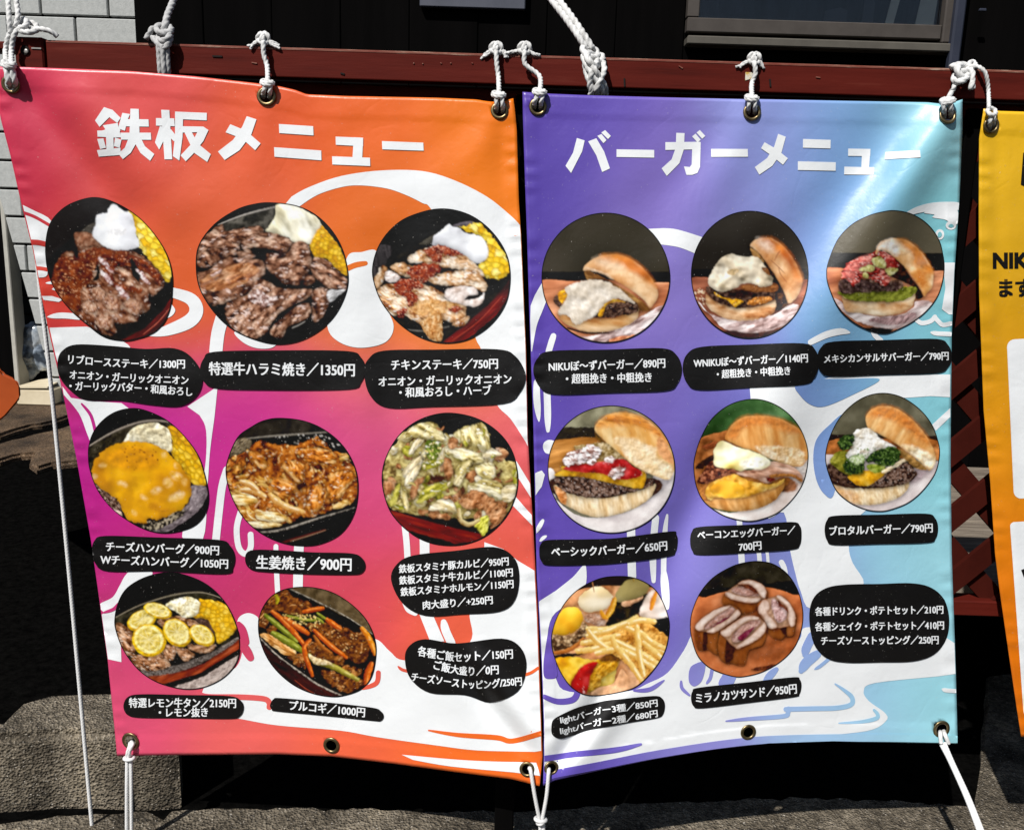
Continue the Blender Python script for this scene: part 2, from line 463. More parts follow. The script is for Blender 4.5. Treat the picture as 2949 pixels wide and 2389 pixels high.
def clipbar(bm, x0, sgn, y):
    # 45 degree slat cut level with the two boards
    L = ztop - zlo
    a = Vector((x0, y, zlo)); b = Vector((x0 + sgn * L, y, ztop))
    h = sw / math.sqrt(2) * 1.0
    pts = [(a.x - h, zlo), (a.x + h, zlo), (b.x + h, ztop), (b.x - h, ztop)]
    out = []
    lo, hi = xs0, 3.6
    # clip polygon to lo..hi in x
    def clip(P, s, lim):
        R = []
        for i in range(len(P)):
            p, q = P[i], P[(i + 1) % len(P)]
            ip, iq = s * (p[0] - lim) >= 0, s * (q[0] - lim) >= 0
            if ip: R.append(p)
            if ip != iq:
                t = (lim - p[0]) / (q[0] - p[0]); R.append((lim, p[1] + t * (q[1] - p[1])))
        return R
    P = clip(clip(pts, 1, lo), -1, hi)
    if len(P) > 2: prism(bm, [Vector((u, y, w)) for u, w in P], (0, 0.012, 0))
ph = at(2832, 405, YF + 0.06)
i = -30
while i < 60:
    # slats rising to the right pass through the point seen at 2832,405
    zref = ph[2]
    xb = ph[0] - (zref - zlo) + i * pitch
    clipbar(lat1, xb, 1, YF + 0.056)
    clipbar(lat2, ph[0] + 0.02 + (zref - zlo) + i * pitch, -1, YF + 0.070)
    i += 1
M_lat = noisy('dark_lattice_paint', [(0.25, (0.030, 0.0045, 0.0028)), (0.75, (0.060, 0.009, 0.0055))], 6, rough=0.65, spec=0.06, bump=0.25, bscale=30)  # fence red darkened, the lattice's shade put into the colour
frombm('lattice_panel', lat1, M_lat, fe)
frombm('lattice_panel', lat2, M_lat, fe)
for px_, w in ((1509, 0.045), (2781, 0.030), (3900, 0.05)):
    bm = bmesh.new(); q = at(px_, 600, YF + 0.03)
    box(bm, (q[0] - w / 2, YF + 0.0405, zlo if px_ == 2781 else -0.03), (q[0] + w / 2, YF + 0.054, zb - 0.012), 0.003)
    o = frombm('post', bm, M_black, fe)  # posts blackened so shade behind the banners is in their colour
bm = bmesh.new()
bar(bm, pt(1500, 963, YF + 0.046), pt(1540, 965, YF + 0.046), 0.012, 0.045)
frombm('brace', bm, M_red, fe)

# --- weathered plank platform behind the lattice
M_plank = noisy('weathered_planks', [(0.3, (0.07, 0.055, 0.042)), (0.5, (0.16, 0.13, 0.10)), (0.72, (0.27, 0.23, 0.18))], 5, rough=0.85, bump=0.6, bscale=14, stretch=(1, 12, 1), bdist=0.006)
pl = empty('plank_platform', (2.2, 3.3, 0), 'low weathered grey plank platform behind the lattice at the right', 'platform')
for i in range(7):
    bm = bmesh.new()
    y = 2.55 + i * 0.2
    box(bm, (1.25, y, 0.40), (3.4, y + 0.19, 0.44), 0.004)
    frombm('plank', bm, M_plank, pl)
for x, y in ((1.3, 2.6), (3.3, 2.6), (1.3, 3.8), (3.3, 3.8)):
    bm = bmesh.new(); box(bm, (x - 0.04, y - 0.04, -0.04), (x + 0.04, y + 0.04, 0.398), 0.003)
    frombm('leg', bm, M_plank, pl)

# --- carton, plastic bag and orange tub at the left
M_cart = noisy('cream_carton', [(0.3, (0.55, 0.47, 0.32)), (0.7, (0.68, 0.60, 0.44))], 6, rough=0.6, bump=0.1)
c0 = gnd(100, 1166, 0)
ct = empty('carton', (c0.x, YB - 0.1, 0), 'cream cardboard carton against the tiled recess beside the door frame', 'carton')
bm = bmesh.new()
xa, xb = at(46, 1140, YB - 0.15)[0], at(148, 1140, YB - 0.15)[0]
zl = zat(100, 1120, YB - 0.15)
box(bm, (xa, YB - 0.15, 0.0), (xb, YB + 0.3, zl), 0.012)
frombm('box_body', bm, M_cart, ct)
bm = bmesh.new()
za_ = zat(100, 1068, YB + 0.3)
prism(bm, [(xa, YB - 0.16, zl + 0.004), (xb - 0.02, YB - 0.16, zl + 0.012), (xb - 0.03, YB + 0.3, za_ - 0.02), (xa, YB + 0.3, za_ - 0.06)], (0, 0.0, 0.01))
frombm('lid_flap', bm, M_cart, ct)
m_bag, nt, b = nodes('clear_plastic', 0.18, 0.6)
b.inputs['Base Color'].default_value = (0.30, 0.34, 0.38, 1)
tc = N(nt, 'TexCoord'); n = N(nt, 'TexNoise', Scale=7.0, Detail=4); r = ramp(nt, [(0.42, (0.03, 0.04, 0.055)), (0.5, (0.2, 0.24, 0.29)), (0.62, (0.5, 0.53, 0.55))])
nt.links.new(tc.outputs['Object'], n.inputs['Vector']); nt.links.new(n.outputs['Fac'], r.inputs[0]); nt.links.new(r.outputs[0], b.inputs['Base Color'])
bm = bmesh.new()
bmesh.ops.create_icosphere(bm, subdivisions=5, radius=1.0)
ca = pt(88, 1010, YB + 0.25)
from mathutils import noise as mnoise
for v in bm.verts:
    n_ = v.co.normalized()
    d = 1 + 0.35 * mnoise.noise(n_ * 1.8 + Vector((3, 1, 7))) + 0.10 * abs(mnoise.noise(n_ * 5)) + 0.02 * mnoise.noise(n_ * 14)
    v.co = ca + Vector((n_.x * 0.19, n_.y * 0.12, n_.z * 0.20)) * d
tag(rebase(frombm('plastic_bag', bm, m_bag, None, True)), 'crumpled clear plastic bag on top of the cream carton', 'plastic bag')
M_or = noisy('orange_plastic', [(0.3, (0.30, 0.05, 0.010)), (0.7, (0.40, 0.075, 0.015))], 5, rough=0.4, spec=0.4, bump=0.05)
bm = bmesh.new()
yo = 3.3
P = [(-150, 1050), (-60, 1030), (-5, 1050), (10, 1074), (48, 1092), (60, 1110), (62, 1145), (52, 1160), (18, 1200), (0, 1214), (-60, 1250), (-150, 1290)]
prism(bm, [pt(x, y, yo) for x, y in P], (-0.26, 0.25, 0))
bmesh.ops.recalc_face_normals(bm, faces=bm.faces)
bmesh.ops.bevel(bm, geom=[e for e in bm.edges], offset=0.009, segments=3, affect='EDGES', clamp_overlap=True)
tub = tag(empty('plastic_chair', (pt(-40, 1150, yo).x, yo + 0.1, 0), None, None), 'orange plastic chair with rounded seat edge at the left border', 'chair')
frombm('seat', bm, M_or, tub)
for dx in (-0.06, -0.3):
    for dy in (0.04, 0.21):
        bm = bmesh.new()
        x_ = pt(0, 1150, yo).x + dx - 0.05
        bar(bm, (x_, yo + dy, -0.04), (x_, yo + dy, zat(-40, 1180, yo)), 0.03, 0.03)
        frombm('leg', bm, M_or, tub)
# ------------------------------------------------------------------ the banners: cloth surface, print, lettering
WHITE = 0.78
KPR = WHITE / lin((232, 236, 240)).mean()      # printed colour seen in the photo -> paint reflectance

def pr(c):
    return np.clip(lin(c) * KPR - 0.010, 0.002, 0.85)

def interp(poly, u, axis):
    P = np.array(poly, float); o = np.argsort(P[:, axis], kind='stable')
    return np.interp(u, P[o, axis], P[o, 1 - axis])

class Banner:
    """a hanging sheet of vinyl: Y(px,py) is its distance from the camera plane"""
    def __init__(s, left, right, top, bottom, ycorn, folds, cols, sig=200):
        s.left, s.right, s.top, s.bottom = left, right, top, bottom
        s.ycorn, s.folds = ycorn, folds
        s.cp = np.array([c[:2] for c in cols], float); s.cc = np.array([lin(c[2]) for c in cols]); s.sig = sig
        s.x0 = min(p[0] for p in left); s.x1 = max(p[0] for p in right)
        s.y0 = min(p[1] for p in top); s.y1 = max(p[1] for p in bottom)
    def Y(s, px, py):
        px = np.asarray(px, float); py = np.asarray(py, float)
        xl, xr = interp(s.left, py, 1), interp(s.right, py, 1)
        yt, yb = interp(s.top, px, 0), interp(s.bottom, px, 0)
        u = (px - xl) / (xr - xl); t = (py - yt) / (yb - yt)
        uc, tc = np.clip(u, -.05, 1.05), np.clip(t, -.05, 1.05)
        a, b, c, d = s.ycorn
        Y = a * (1 - uc) * (1 - tc) + b * uc * (1 - tc) + c * (1 - uc) * tc + d * uc * tc
        for (xa, ya, xb, yb_, wa, wb, amp) in s.folds:
            dx, dy = xb - xa, yb_ - ya; L2 = dx * dx + dy * dy
            k = ((px - xa) * dx + (py - ya) * dy) / L2
            dist = ((px - xa) * dy - (py - ya) * dx) / math.sqrt(L2)
            w = wa + (wb - wa) * np.clip(k, 0, 1)
            env = 1 / (1 + np.exp(-(k + 0.02) * 22)) * 1 / (1 + np.exp((k - 0.94) * 14))
            Y = Y - amp * env * np.exp(-(dist / w) ** 2)
        # gentle unevenness of a hanging sheet
        Y = Y - 0.0022 * np.sin(px / 151.0 + 0.0031 * py) * np.sin(tc * 3.0) - 0.0012 * np.sin(px / 67.0 - py / 170.0 + 1.3)
        Y = Y - 0.0007 * np.sin(px / 29.0 + py / 61.0) * np.sin(py / 47.0 - px / 83.0)
        # double layer of the hems and their puckered seams
        st = lambda v, e: 1 / (1 + np.exp(np.clip((v - e) / 1.6, -40, 40)))
        hem = 0.0012 * (st(py - yt, 64) + st(yb - py, 52))
        du, dv = px - xl, xr - px
        for dd, ph in ((du, 0.0), (dv, 2.0)):
            hem = hem + 0.0008 * st(dd, 36) + 0.0014 * np.exp(-(np.abs(dd - 14) / 22) ** 2) * np.sin(py / 9.5 + 2.2 * np.sin(py / 41.0 + ph)) * (0.45 + 0.55 * np.sin(py / 63.0 + ph * 1.7) ** 2)
        return Y - hem
    def P(s, px, py, lift=0.0):
        px = np.asarray(px, float); py = np.asarray(py, float)
        p = at(px, py, s.Y(px, py))
        if np.any(lift):
            p = p + s.Nm(px, py) * (np.asarray(lift)[..., None] if np.ndim(lift) else lift)
        return p
    def Nm(s, px, py):
        e = 2.0
        tx = at(px + e, py, s.Y(px + e, py)) - at(px - e, py, s.Y(px - e, py))
        ty = at(px, py + e, s.Y(px, py + e)) - at(px, py - e, s.Y(px, py - e))
        n = np.cross(ty, tx)
        n /= np.linalg.norm(n, axis=-1, keepdims=True)
        return np.where((n[..., 1:2] > 0), -n, n)
    def colour(s, px, py):
        q = np.stack([px, py], -1)[..., None, :] - s.cp
        d2 = (q ** 2).sum(-1)
        w = np.exp(-d2 / (2 * s.sig ** 2)) + 1e-4 / (1 + d2 / 1e4)
        c = (w[..., None] * s.cc).sum(-2) / w.sum(-1)[..., None]
        return np.clip(c * KPR - 0.010, 0.002, 0.85)

def build(name, co, faces, nor, mat, parent, colr=None):
    me = bpy.data.meshes.new(name)
    me.from_pydata([tuple(c) for c in co], [], [tuple(f) for f in faces])
    if colr is not None:
        a = me.color_attributes.new('print', 'FLOAT_COLOR', 'POINT')
        a.data.foreach_set('color', np.concatenate([colr, np.ones((len(colr), 1))], 1).astype(np.float32).ravel())
    o = link(name, me, mat, parent, True)
    if nor is not None:
        me.normals_split_custom_set_from_vertices([tuple(n) for n in nor])
    return o

def vinyl(name, rough=0.36, spec=0.55, col=None):
    m, nt, b = nodes(name, rough, spec)
    if col is None:
        a = N(nt, 'VertexColor', layer_name='print')
        nt.links.new(a.outputs[0], b.inputs['Base Color'])
    else:
        b.inputs['Base Color'].default_value = (*col, 1)
    tc = N(nt, 'TexCoord')
    w = N(nt, 'TexNoise', Scale=1300.0, Detail=2); n2 = N(nt, 'TexNoise', Scale=26.0, Detail=5, Roughness=0.55)
    nt.links.new(tc.outputs['Object'], w.inputs['Vector']); nt.links.new(tc.outputs['Object'], n2.inputs['Vector'])
    b1 = N(nt, 'Bump', Strength=0.12, Distance=0.0006); b2 = N(nt, 'Bump', Strength=0.24, Distance=0.004)
    nt.links.new(w.outputs['Fac'], b1.inputs['Height']); nt.links.new(n2.outputs['Fac'], b2.inputs['Height'])
    n3 = N(nt, 'TexNoise', Scale=7.5, Detail=3, Roughness=0.5, Distortion=0.6); nt.links.new(tc.outputs['Object'], n3.inputs['Vector'])
    m1 = N(nt, 'Math', operation='SUBTRACT'); m1.inputs[1].default_value = 0.5; m2 = N(nt, 'Math', operation='ABSOLUTE'); m3 = N(nt, 'Math', operation='MINIMUM'); m3.inputs[1].default_value = 0.05
    nt.links.new(n3.outputs['Fac'], m1.inputs[0]); nt.links.new(m1.outputs[0], m2.inputs[0]); nt.links.new(m2.outputs[0], m3.inputs[0])
    b3 = N(nt, 'Bump', Strength=0.13, Distance=0.022); nt.links.new(m3.outputs[0], b3.inputs['Height']); nt.links.new(b3.outputs[0], b2.inputs['Normal'])
    nt.links.new(b2.outputs[0], b1.inputs['Normal']); nt.links.new(b1.outputs[0], b.inputs['Normal'])
    sp = N(nt, 'TexNoise', Scale=330.0, Detail=1); nt.links.new(tc.outputs['Object'], sp.inputs['Vector'])
    rs = ramp(nt, [(0.755, (0, 0, 0)), (0.80, (0.5, 0.5, 0.5))]); nt.links.new(sp.outputs['Fac'], rs.inputs[0])
    ds = N(nt, 'MixRGB'); nt.links.new(rs.outputs[0], ds.inputs[0]); ds.inputs[2].default_value = (0.55, 0.52, 0.48, 1)
    if col is None: nt.links.new(a.outputs[0], ds.inputs[1])
    else: ds.inputs[1].default_value = (*col, 1)
    nt.links.new(ds.outputs[0], b.inputs['Base Color'])
    r = N(nt, 'MapRange'); r.inputs['To Min'].default_value = rough - 0.07; r.inputs['To Max'].default_value = rough + 0.09
    nt.links.new(n2.outputs['Fac'], r.inputs['Value']); nt.links.new(r.outputs[0], b.inputs['Roughness'])
    return m

M_print = vinyl('printed_vinyl')
M_whitep = vinyl('white_printed_vinyl', col=(WHITE * .97, WHITE, WHITE * 1.02))
M_blackp = vinyl('black_printed_vinyl', 0.46, 0.32, (0.004, 0.0036, 0.0036))
M_brass = noisy('aged_brass', [(0.3, (0.10, 0.075, 0.035)), (0.7, (0.30, 0.23, 0.12))], 60, rough=0.38, metal=0.9, bump=0.1)

EYE = {}
def cloth(B, parent, eyelets, extra=None):
    """the sheet with round eyelet holes; a thin back face gives it thickness"""
    nx = int((B.x1 - B.x0) / 10); ny = int((B.y1 - B.y0) / 10)
    u = np.linspace(0, 1, nx + 1); t = np.linspace(0, 1, ny + 1)
    # Coons patch in the sheet's outline
    def along(poly, k):
        P = np.array(poly, float); d = np.r_[0, np.cumsum(np.linalg.norm(np.diff(P, axis=0), axis=1))]; d /= d[-1]
        return np.stack([np.interp(k, d, P[:, 0]), np.interp(k, d, P[:, 1])], -1)
    T, Bt, L, R = along(B.top, u), along(B.bottom, u), along(B.left, t), along(B.right, t)
    U, V = np.meshgrid(u, t)
    U3, V3 = U[..., None], V[..., None]
    q = (1 - V3) * T[None] + V3 * Bt[None] + (1 - U3) * L[:, None] + U3 * R[:, None] \
        - ((1 - U3) * (1 - V3) * T[0] + U3 * (1 - V3) * T[-1] + (1 - U3) * V3 * Bt[0] + U3 * V3 * Bt[-1])
    px, py = q[..., 0].ravel(), q[..., 1].ravel()
    idx = np.arange((nx + 1) * (ny + 1)).reshape(ny + 1, nx + 1)
    f = np.stack([idx[:-1, :-1], idx[1:, :-1], idx[1:, 1:], idx[:-1, 1:]], -1).reshape(-1, 4)
    cx, cy = px[f].mean(1), py[f].mean(1)
    keep = np.ones(len(f), bool)
    for ex, ey, er in eyelets:
        keep &= (cx - ex) ** 2 + (cy - ey) ** 2 > (er * 0.78) ** 2
    f = f[keep]
    for ex, ey, er in eyelets:       # draw the rim of each hole onto a circle under the ring
        d = np.hypot(px - ex, py - ey)
        m = d < er * 0.80
        ang = np.arctan2(py - ey, px - ex)
        px = np.where(m, ex + er * 0.8 * np.cos(ang), px); py = np.where(m, ey + er * 0.8 * np.sin(ang), py)
    used = np.unique(f); rem = -np.ones(len(px), int); rem[used] = np.arange(len(used)); f = rem[f]; px, py = px[used], py[used]
    co = B.P(px, py); nor = B.Nm(px, py); colr = B.colour(px, py)
    if extra is not None: colr = extra(px, py, colr)
    o = build('cloth', co, f, None, M_print, parent, colr)
    sol = o.modifiers.new('thickness', 'SOLIDIFY'); sol.thickness = 0.0009; sol.offset = -1
    return o

def eyelet(B, parent, ex, ey, er):
    """brass ring lying on the cloth around its hole"""
    c = B.P(ex, ey, 0.0012); n = B.Nm(np.array(ex), np.array(ey))
    r_m = er / 1450.0
    bm = bmesh.new(); seg, rs = 40, 12
    z = Vector(n); x = Vector((1, 0, 0)); x = (x - z * x.dot(z)).normalized(); y = z.cross(x)
    sx = np.linalg.norm(B.P(ex + er, ey) - B.P(ex - er, ey)) / 2; sy = np.linalg.norm(B.P(ex, ey + er) - B.P(ex, ey - er)) / 2
    ring = []
    for i in range(seg):
        a = 2 * math.pi * i / seg; row = []
        for j in range(rs):
            b = 2 * math.pi * j / rs
            rr = 0.81 + 0.19 * math.cos(b); h = 0.0024 * math.sin(b) + 0.0006
            row.append(bm.verts.new(Vector(c) + x * (math.cos(a) * rr * sx) + y * (math.sin(a) * rr * sy) + z * h))
        ring.append(row)
    for i in range(seg):
        for j in range(rs):
            bm.faces.new((ring[i][j], ring[(i + 1) % seg][j], ring[(i + 1) % seg][(j + 1) % rs], ring[i][(j + 1) % rs]))
    return frombm('eyelet', bm, M_brass, parent, True)

def cutgrid(bm, step):
    xs = [v.co.x for v in bm.verts]; ys = [v.co.y for v in bm.verts]
    for lo, hi, ax in ((min(xs), max(xs), 0), (min(ys), max(ys), 1)):
        v = math.floor(lo / step) * step + step
        while v < hi - 1e-6:
            no = (1, 0, 0) if ax == 0 else (0, 1, 0); c = (v, 0, 0) if ax == 0 else (0, v, 0)
            bmesh.ops.bisect_plane(bm, geom=bm.verts[:] + bm.edges[:] + bm.faces[:], dist=1e-4, plane_co=c, plane_no=no)
            v += step

def wrap(name, items, B, parent, mat, lift, step=12, grad=False):
    """flat outlines (pixels) cut to a fine grid and laid on the cloth; each outline a hair above the one before"""
    CO, NO, FA, CL = [], [], [], []
    base = 0
    for k, P in enumerate(items):
        if isinstance(P, tuple):          # ready mesh: (verts2d, faces)
            bm = bmesh.new()
            vs = [bm.verts.new((x, -y, 0)) for x, y in P[0]]
            for f in P[1]:
                try: bm.faces.new([vs[i] for i in f])
                except ValueError: pass
        else:
            bm = bmesh.new()
            vs = [bm.verts.new((x, -y, 0)) for x, y in P]
            a = sum(vs[i].co.x * vs[(i + 1) % len(vs)].co.y - vs[(i + 1) % len(vs)].co.x * vs[i].co.y for i in range(len(vs)))
            bm.faces.new(vs if a > 0 else vs[::-1]).normal_update()
        if len(bm.faces) == 1 and len(bm.verts) > 4:
            bmesh.ops.triangulate(bm, faces=bm.faces[:], quad_method='BEAUTY', ngon_method='EAR_CLIP')
        for f in bm.faces: f.normal_update()
        cutgrid(bm, step)
        xs = [v.co.x for v in bm.verts]; ys = [-v.co.y for v in bm.verts]
        for ex, ey, er in HOLES.get(id(B), ()):
            r = er * 0.86
            if min(xs) < ex + r and max(xs) > ex - r and min(ys) < ey + r and max(ys) > ey - r:
                for q8 in range(8):
                    a8 = q8 * math.pi / 4
                    bmesh.ops.bisect_plane(bm, geom=bm.verts[:] + bm.edges[:] + bm.faces[:], dist=1e-4, plane_co=(ex + r * math.cos(a8), -ey + r * math.sin(a8), 0), plane_no=(math.cos(a8), math.sin(a8), 0))
                bmesh.ops.delete(bm, geom=[f for f in bm.faces if (f.calc_center_median().x - ex) ** 2 + (f.calc_center_median().y + ey) ** 2 < r * r], context='FACES')
        bmesh.ops.triangulate(bm, faces=bm.faces[:])
        bm.verts.index_update()
        q = np.array([(v.co.x, -v.co.y) for v in bm.verts])
        fs = [[v.index + base for v in (f.verts if f.normal.z >= 0 else reversed(f.verts))] for f in bm.faces]
        q[:, 0] = np.clip(q[:, 0], interp(B.left, q[:, 1], 1) + 1.5, interp(B.right, q[:, 1], 1) - 1.5)
        q[:, 1] = np.clip(q[:, 1], interp(B.top, q[:, 0], 0) + 1.5, interp(B.bottom, q[:, 0], 0) - 1.5)
        n = B.Nm(q[:, 0], q[:, 1])
        CO.append(at(q[:, 0], q[:, 1], B.Y(q[:, 0], q[:, 1])) + n * (lift + k * 1.5e-5)); NO.append(n); FA += fs
        if grad: CL.append(B.colour(q[:, 0], q[:, 1]))
        base += len(q); bm.free()
    return build(name, np.concatenate(CO), FA, np.concatenate(NO), mat, parent, np.concatenate(CL) if grad else None)

def brush(path, w, taper=(0.25, 0.25), n=6):
    """brush stroke outline along a curve; taper = end widths as a share of w"""
    P = spline(path, False, n); m = len(P)
    T = np.gradient(P, axis=0); T /= np.linalg.norm(T, axis=1, keepdims=True) + 1e-9
    k = np.linspace(0, 1, m)
    ww = w / 2 * (np.minimum(1, taper[0] + (1 - taper[0]) * np.sin(np.minimum(k / 0.45, 1) * np.pi / 2)) * np.minimum(1, taper[1] + (1 - taper[1]) * np.sin(np.minimum((1 - k) / 0.45, 1) * np.pi / 2)))
    Nn = np.stack([-T[:, 1], T[:, 0]], 1)
    A, C = P + Nn * ww[:, None], P - Nn * ww[:, None]
    def cap(c, d, r):
        a0 = math.atan2(d[1], d[0])
        return [c + r * np.array([math.cos(a0 + s), math.sin(a0 + s)]) for s in np.linspace(math.pi / 2, -math.pi / 2, 7)[1:-1]]
    return list(A) + cap(P[-1], T[-1], ww[-1]) + list(C[::-1]) + cap(P[0], -T[0], ww[0])

def blob(pts, n=6):
    return [tuple(p) for p in spline(pts, True, n)]

_tc = {}
def glyphs(text, off):
    key = (text, off)
    if key not in _tc:
        c = bpy.data.curves.new('lettering', 'FONT'); c.body = text; c.size = 1; c.offset = off; c.resolution_u = 3
        o = bpy.data.objects.new('lettering', c); COL.objects.link(o)
        bpy.context.view_layer.update()
        me = bpy.data.meshes.new_from_object(o.evaluated_get(bpy.context.evaluated_depsgraph_get()))
        v = np.array([(a.co.x, a.co.y) for a in me.vertices]); f = [tuple(p.vertices) for p in me.polygons]
        bpy.data.objects.remove(o); bpy.data.curves.remove(c); bpy.data.meshes.remove(me)
        _tc[key] = (v, f)
    return _tc[key]

def lettering(lines, B, parent, mat, lift, off=0.030, name='lettering'):
    items = []
    for text, pts, h in lines:
        v, f = glyphs(text, 0.0)
        a, b = v[:, 0].min(), v[:, 0].max()
        k = (v[:, 0] - a) / (b - a)
        P = spline(pts, False, 12) if len(pts) > 2 else np.array([np.array(pts[0]) + (np.array(pts[1]) - np.array(pts[0])) * s for s in np.linspace(0, 1, 9)], float)
        d = np.r_[0, np.cumsum(np.linalg.norm(np.diff(P, axis=0), axis=1))]; d /= d[-1]
        T = np.gradient(P, axis=0); T /= np.linalg.norm(T, axis=1, keepdims=True)
        x = np.interp(k, d, P[:, 0]); y = np.interp(k, d, P[:, 1]); ty = np.interp(k, d, T[:, 1])
        hh = (v[:, 1] - 0.38) * h / 0.86
        q = np.stack([x + hh * ty * 0.55, y - hh], 1)
        e = h * off
        for dx, dy in ((-e, -e * .5), (e, -e * .5), (-e, e * .5), (e, e * .5)):
            items.append((q + np.array([dx, dy]), f))
    return wrap(name, items, B, parent, mat, lift, 14)

BL = Banner(
    left=[(-12, 192), (-6, 300), (4, 351), (30, 448), (62, 590), (95, 721), (115, 832), (138, 942), (184, 1145), (220, 1318), (262, 1556), (282, 1697), (310, 1898), (329, 2089), (337, 2176)],
    right=[(1478, 283), (1482, 310), (1488, 373), (1494, 579), (1501, 683), (1515, 1010), (1520, 1260), (1537, 1546), (1549, 1776), (1562, 2179), (1554, 2262)],
    top=[(-12, 192), (49, 193), (200, 198), (373, 205), (560, 220), (720, 238), (768, 244), (805, 249), (849, 259), (883, 272), (999, 277), (1260, 282), (1372, 287), (1409, 293), (1445, 294), (1478, 283)],
    bottom=[(337, 2176), (508, 2173), (800, 2171), (955, 2177), (1136, 2198), (1304, 2221), (1472, 2242), (1554, 2262)],
    ycorn=(1.80, 1.80, 1.89, 1.71),
    folds=[(70, 260, 430, 690, 44, 70, -0.011), (190, 250, 580, 660, 60, 110, 0.009), (768, 300, 700, 700, 40, 120, 0.004),
           (1439, 330, 1250, 640, 30, 120, 0.004), (1439, 330, 1500, 900, 30, 60, -0.003), (1120, 700, 1140, 1400, 60, 70, -0.007), (1010, 1150, 1030, 1750, 90, 120, 0.005),
           (1310, 1900, 1545, 2195, 28, 32, -0.012), (1355, 1880, 1580, 2160, 36, 42, 0.011), (1150, 1820, 1370, 2060, 60, 70, 0.005),
           (560, 1000, 640, 2000, 110, 110, 0.005), (250, 1150, 330, 2000, 60, 60, -0.004), (400, 1050, 560, 1120, 50, 50, 0.003)],
    cols=[(60, 250, (213, 66, 96)), (400, 250, (224, 88, 90)), (800, 330, (222, 90, 52)), (1050, 320, (230, 105, 42)), (1430, 330, (230, 118, 30)), (100, 480, (192, 52, 78)), (350, 460, (214, 84, 72)),
          (650, 560, (222, 100, 66)), (1100, 650, (222, 110, 46)), (500, 800, (220, 100, 60)), (560, 960, (212, 96, 34)), (1300, 990, (228, 128, 42)), (1000, 980, (224, 118, 40)), (200, 850, (205, 72, 48)), (160, 1000, (200, 62, 70)), (200, 1270, (180, 46, 140)), (420, 1200, (186, 46, 146)),
          (620, 1200, (198, 54, 150)), (820, 1180, (206, 62, 142)), (1100, 1190, (210, 86, 136)), (250, 1500, (184, 42, 130)), (700, 1400, (196, 54, 136)), (1060, 1420, (206, 76, 122)), (1470, 1260, (218, 98, 106)),
          (450, 1690, (190, 58, 118)), (700, 1720, (196, 62, 104)), (1000, 1720, (212, 76, 92)), (1500, 1550, (218, 92, 78)), (1300, 1800, (222, 96, 70)), (320, 1960, (206, 74, 116)), (330, 2130, (222, 84, 116)), (700, 2130, (228, 100, 96)), (1000, 2170, (232, 102, 68)), (1450, 2160, (226, 104, 42)), (1400, 2230, (238, 112, 46)), (1495, 600, (236, 126, 34))],
    sig=130)
BR = Banner(
    left=[(1505, 265), (1506, 336), (1512, 523), (1518, 688), (1525, 919), (1536, 1218), (1546, 1653), (1560, 1912), (1566, 2085), (1566, 2190), (1564, 2262)],
    right=[(2772, 286), (2772, 373), (2763, 579), (2749, 780), (2741, 965), (2738, 1250), (2738, 1350), (2741, 1596), (2752, 1913), (2758, 2140)],
    top=[(1505, 265), (1579, 270), (1699, 275), (1923, 281), (2147, 286), (2190, 286), (2448, 291), (2672, 295), (2709, 299), (2740, 297), (2772, 286)],
    bottom=[(1564, 2262), (1597, 2246), (1710, 2221), (1878, 2186), (2046, 2158), (2214, 2139), (2400, 2133), (2587, 2137), (2758, 2140)],
    ycorn=(1.80, 1.80, 1.712, 1.85),
    folds=[(2740, 320, 2180, 1200, 58, 150, 0.038), (2580, 330, 2080, 1080, 70, 140, -0.010), (2165, 330, 1880, 840, 50, 110, 0.008), (2070, 360, 1790, 760, 70, 110, -0.006), (2728, 340, 2745, 900, 40, 50, 0.005),
           (2090, 1250, 1850, 1780, 60, 70, -0.018), (2250, 1150, 1990, 1850, 90, 120, 0.018), (1760, 1960, 1590, 2215, 32, 28, -0.014), (1805, 2000, 1640, 2230, 40, 36, 0.010), (1560, 800, 1580, 1900, 40, 50, -0.004), (2560, 1200, 2620, 2050, 120, 140, 0.006)],
    cols=[(1540, 300, (88, 66, 158)), (1700, 330, (98, 82, 175)), (1600, 500, (84, 66, 158)), (1900, 480, (124, 104, 184)), (1900, 600, (130, 115, 190)), (2200, 420, (140, 150, 212)), (2160, 640, (136, 140, 205)), (2450, 420, (124, 165, 212)), (2400, 640, (120, 158, 208)), (2740, 400, (150, 206, 216)), (2700, 650, (130, 198, 206)),
          (1580, 1000, (90, 70, 165)), (1600, 1250, (92, 74, 168)), (1850, 1150, (126, 106, 190)), (1960, 900, (138, 122, 200)), (2130, 1130, (104, 104, 178)), (2050, 1200, (116, 104, 186)), (1960, 1450, (104, 92, 178)), (2050, 1600, (150, 144, 214)), (1600, 1600, (98, 78, 172)), (1880, 1650, (100, 86, 176)), (1600, 1850, (112, 90, 182)), (2240, 1600, (122, 130, 198)), (2300, 1750, (140, 152, 214)),
          (2400, 1130, (116, 152, 204)), (2350, 1330, (128, 156, 212)), (2700, 1180, (136, 202, 212)), (2715, 1350, (140, 206, 216)), (2560, 1620, (150, 202, 226)), (2700, 1620, (160, 216, 224)), (2480, 2020, (150, 194, 226)), (2680, 2040, (160, 222, 230)), (2600, 1980, (156, 212, 228)), (1600, 2220, (100, 84, 178)), (1720, 2170, (104, 90, 182)), (2000, 2150, (142, 138, 210)), (2400, 2120, (172, 204, 238)), (2320, 1900, (146, 168, 220)), (2740, 950, (128, 196, 204)), (2500, 980, (126, 176, 208))],
    sig=120)
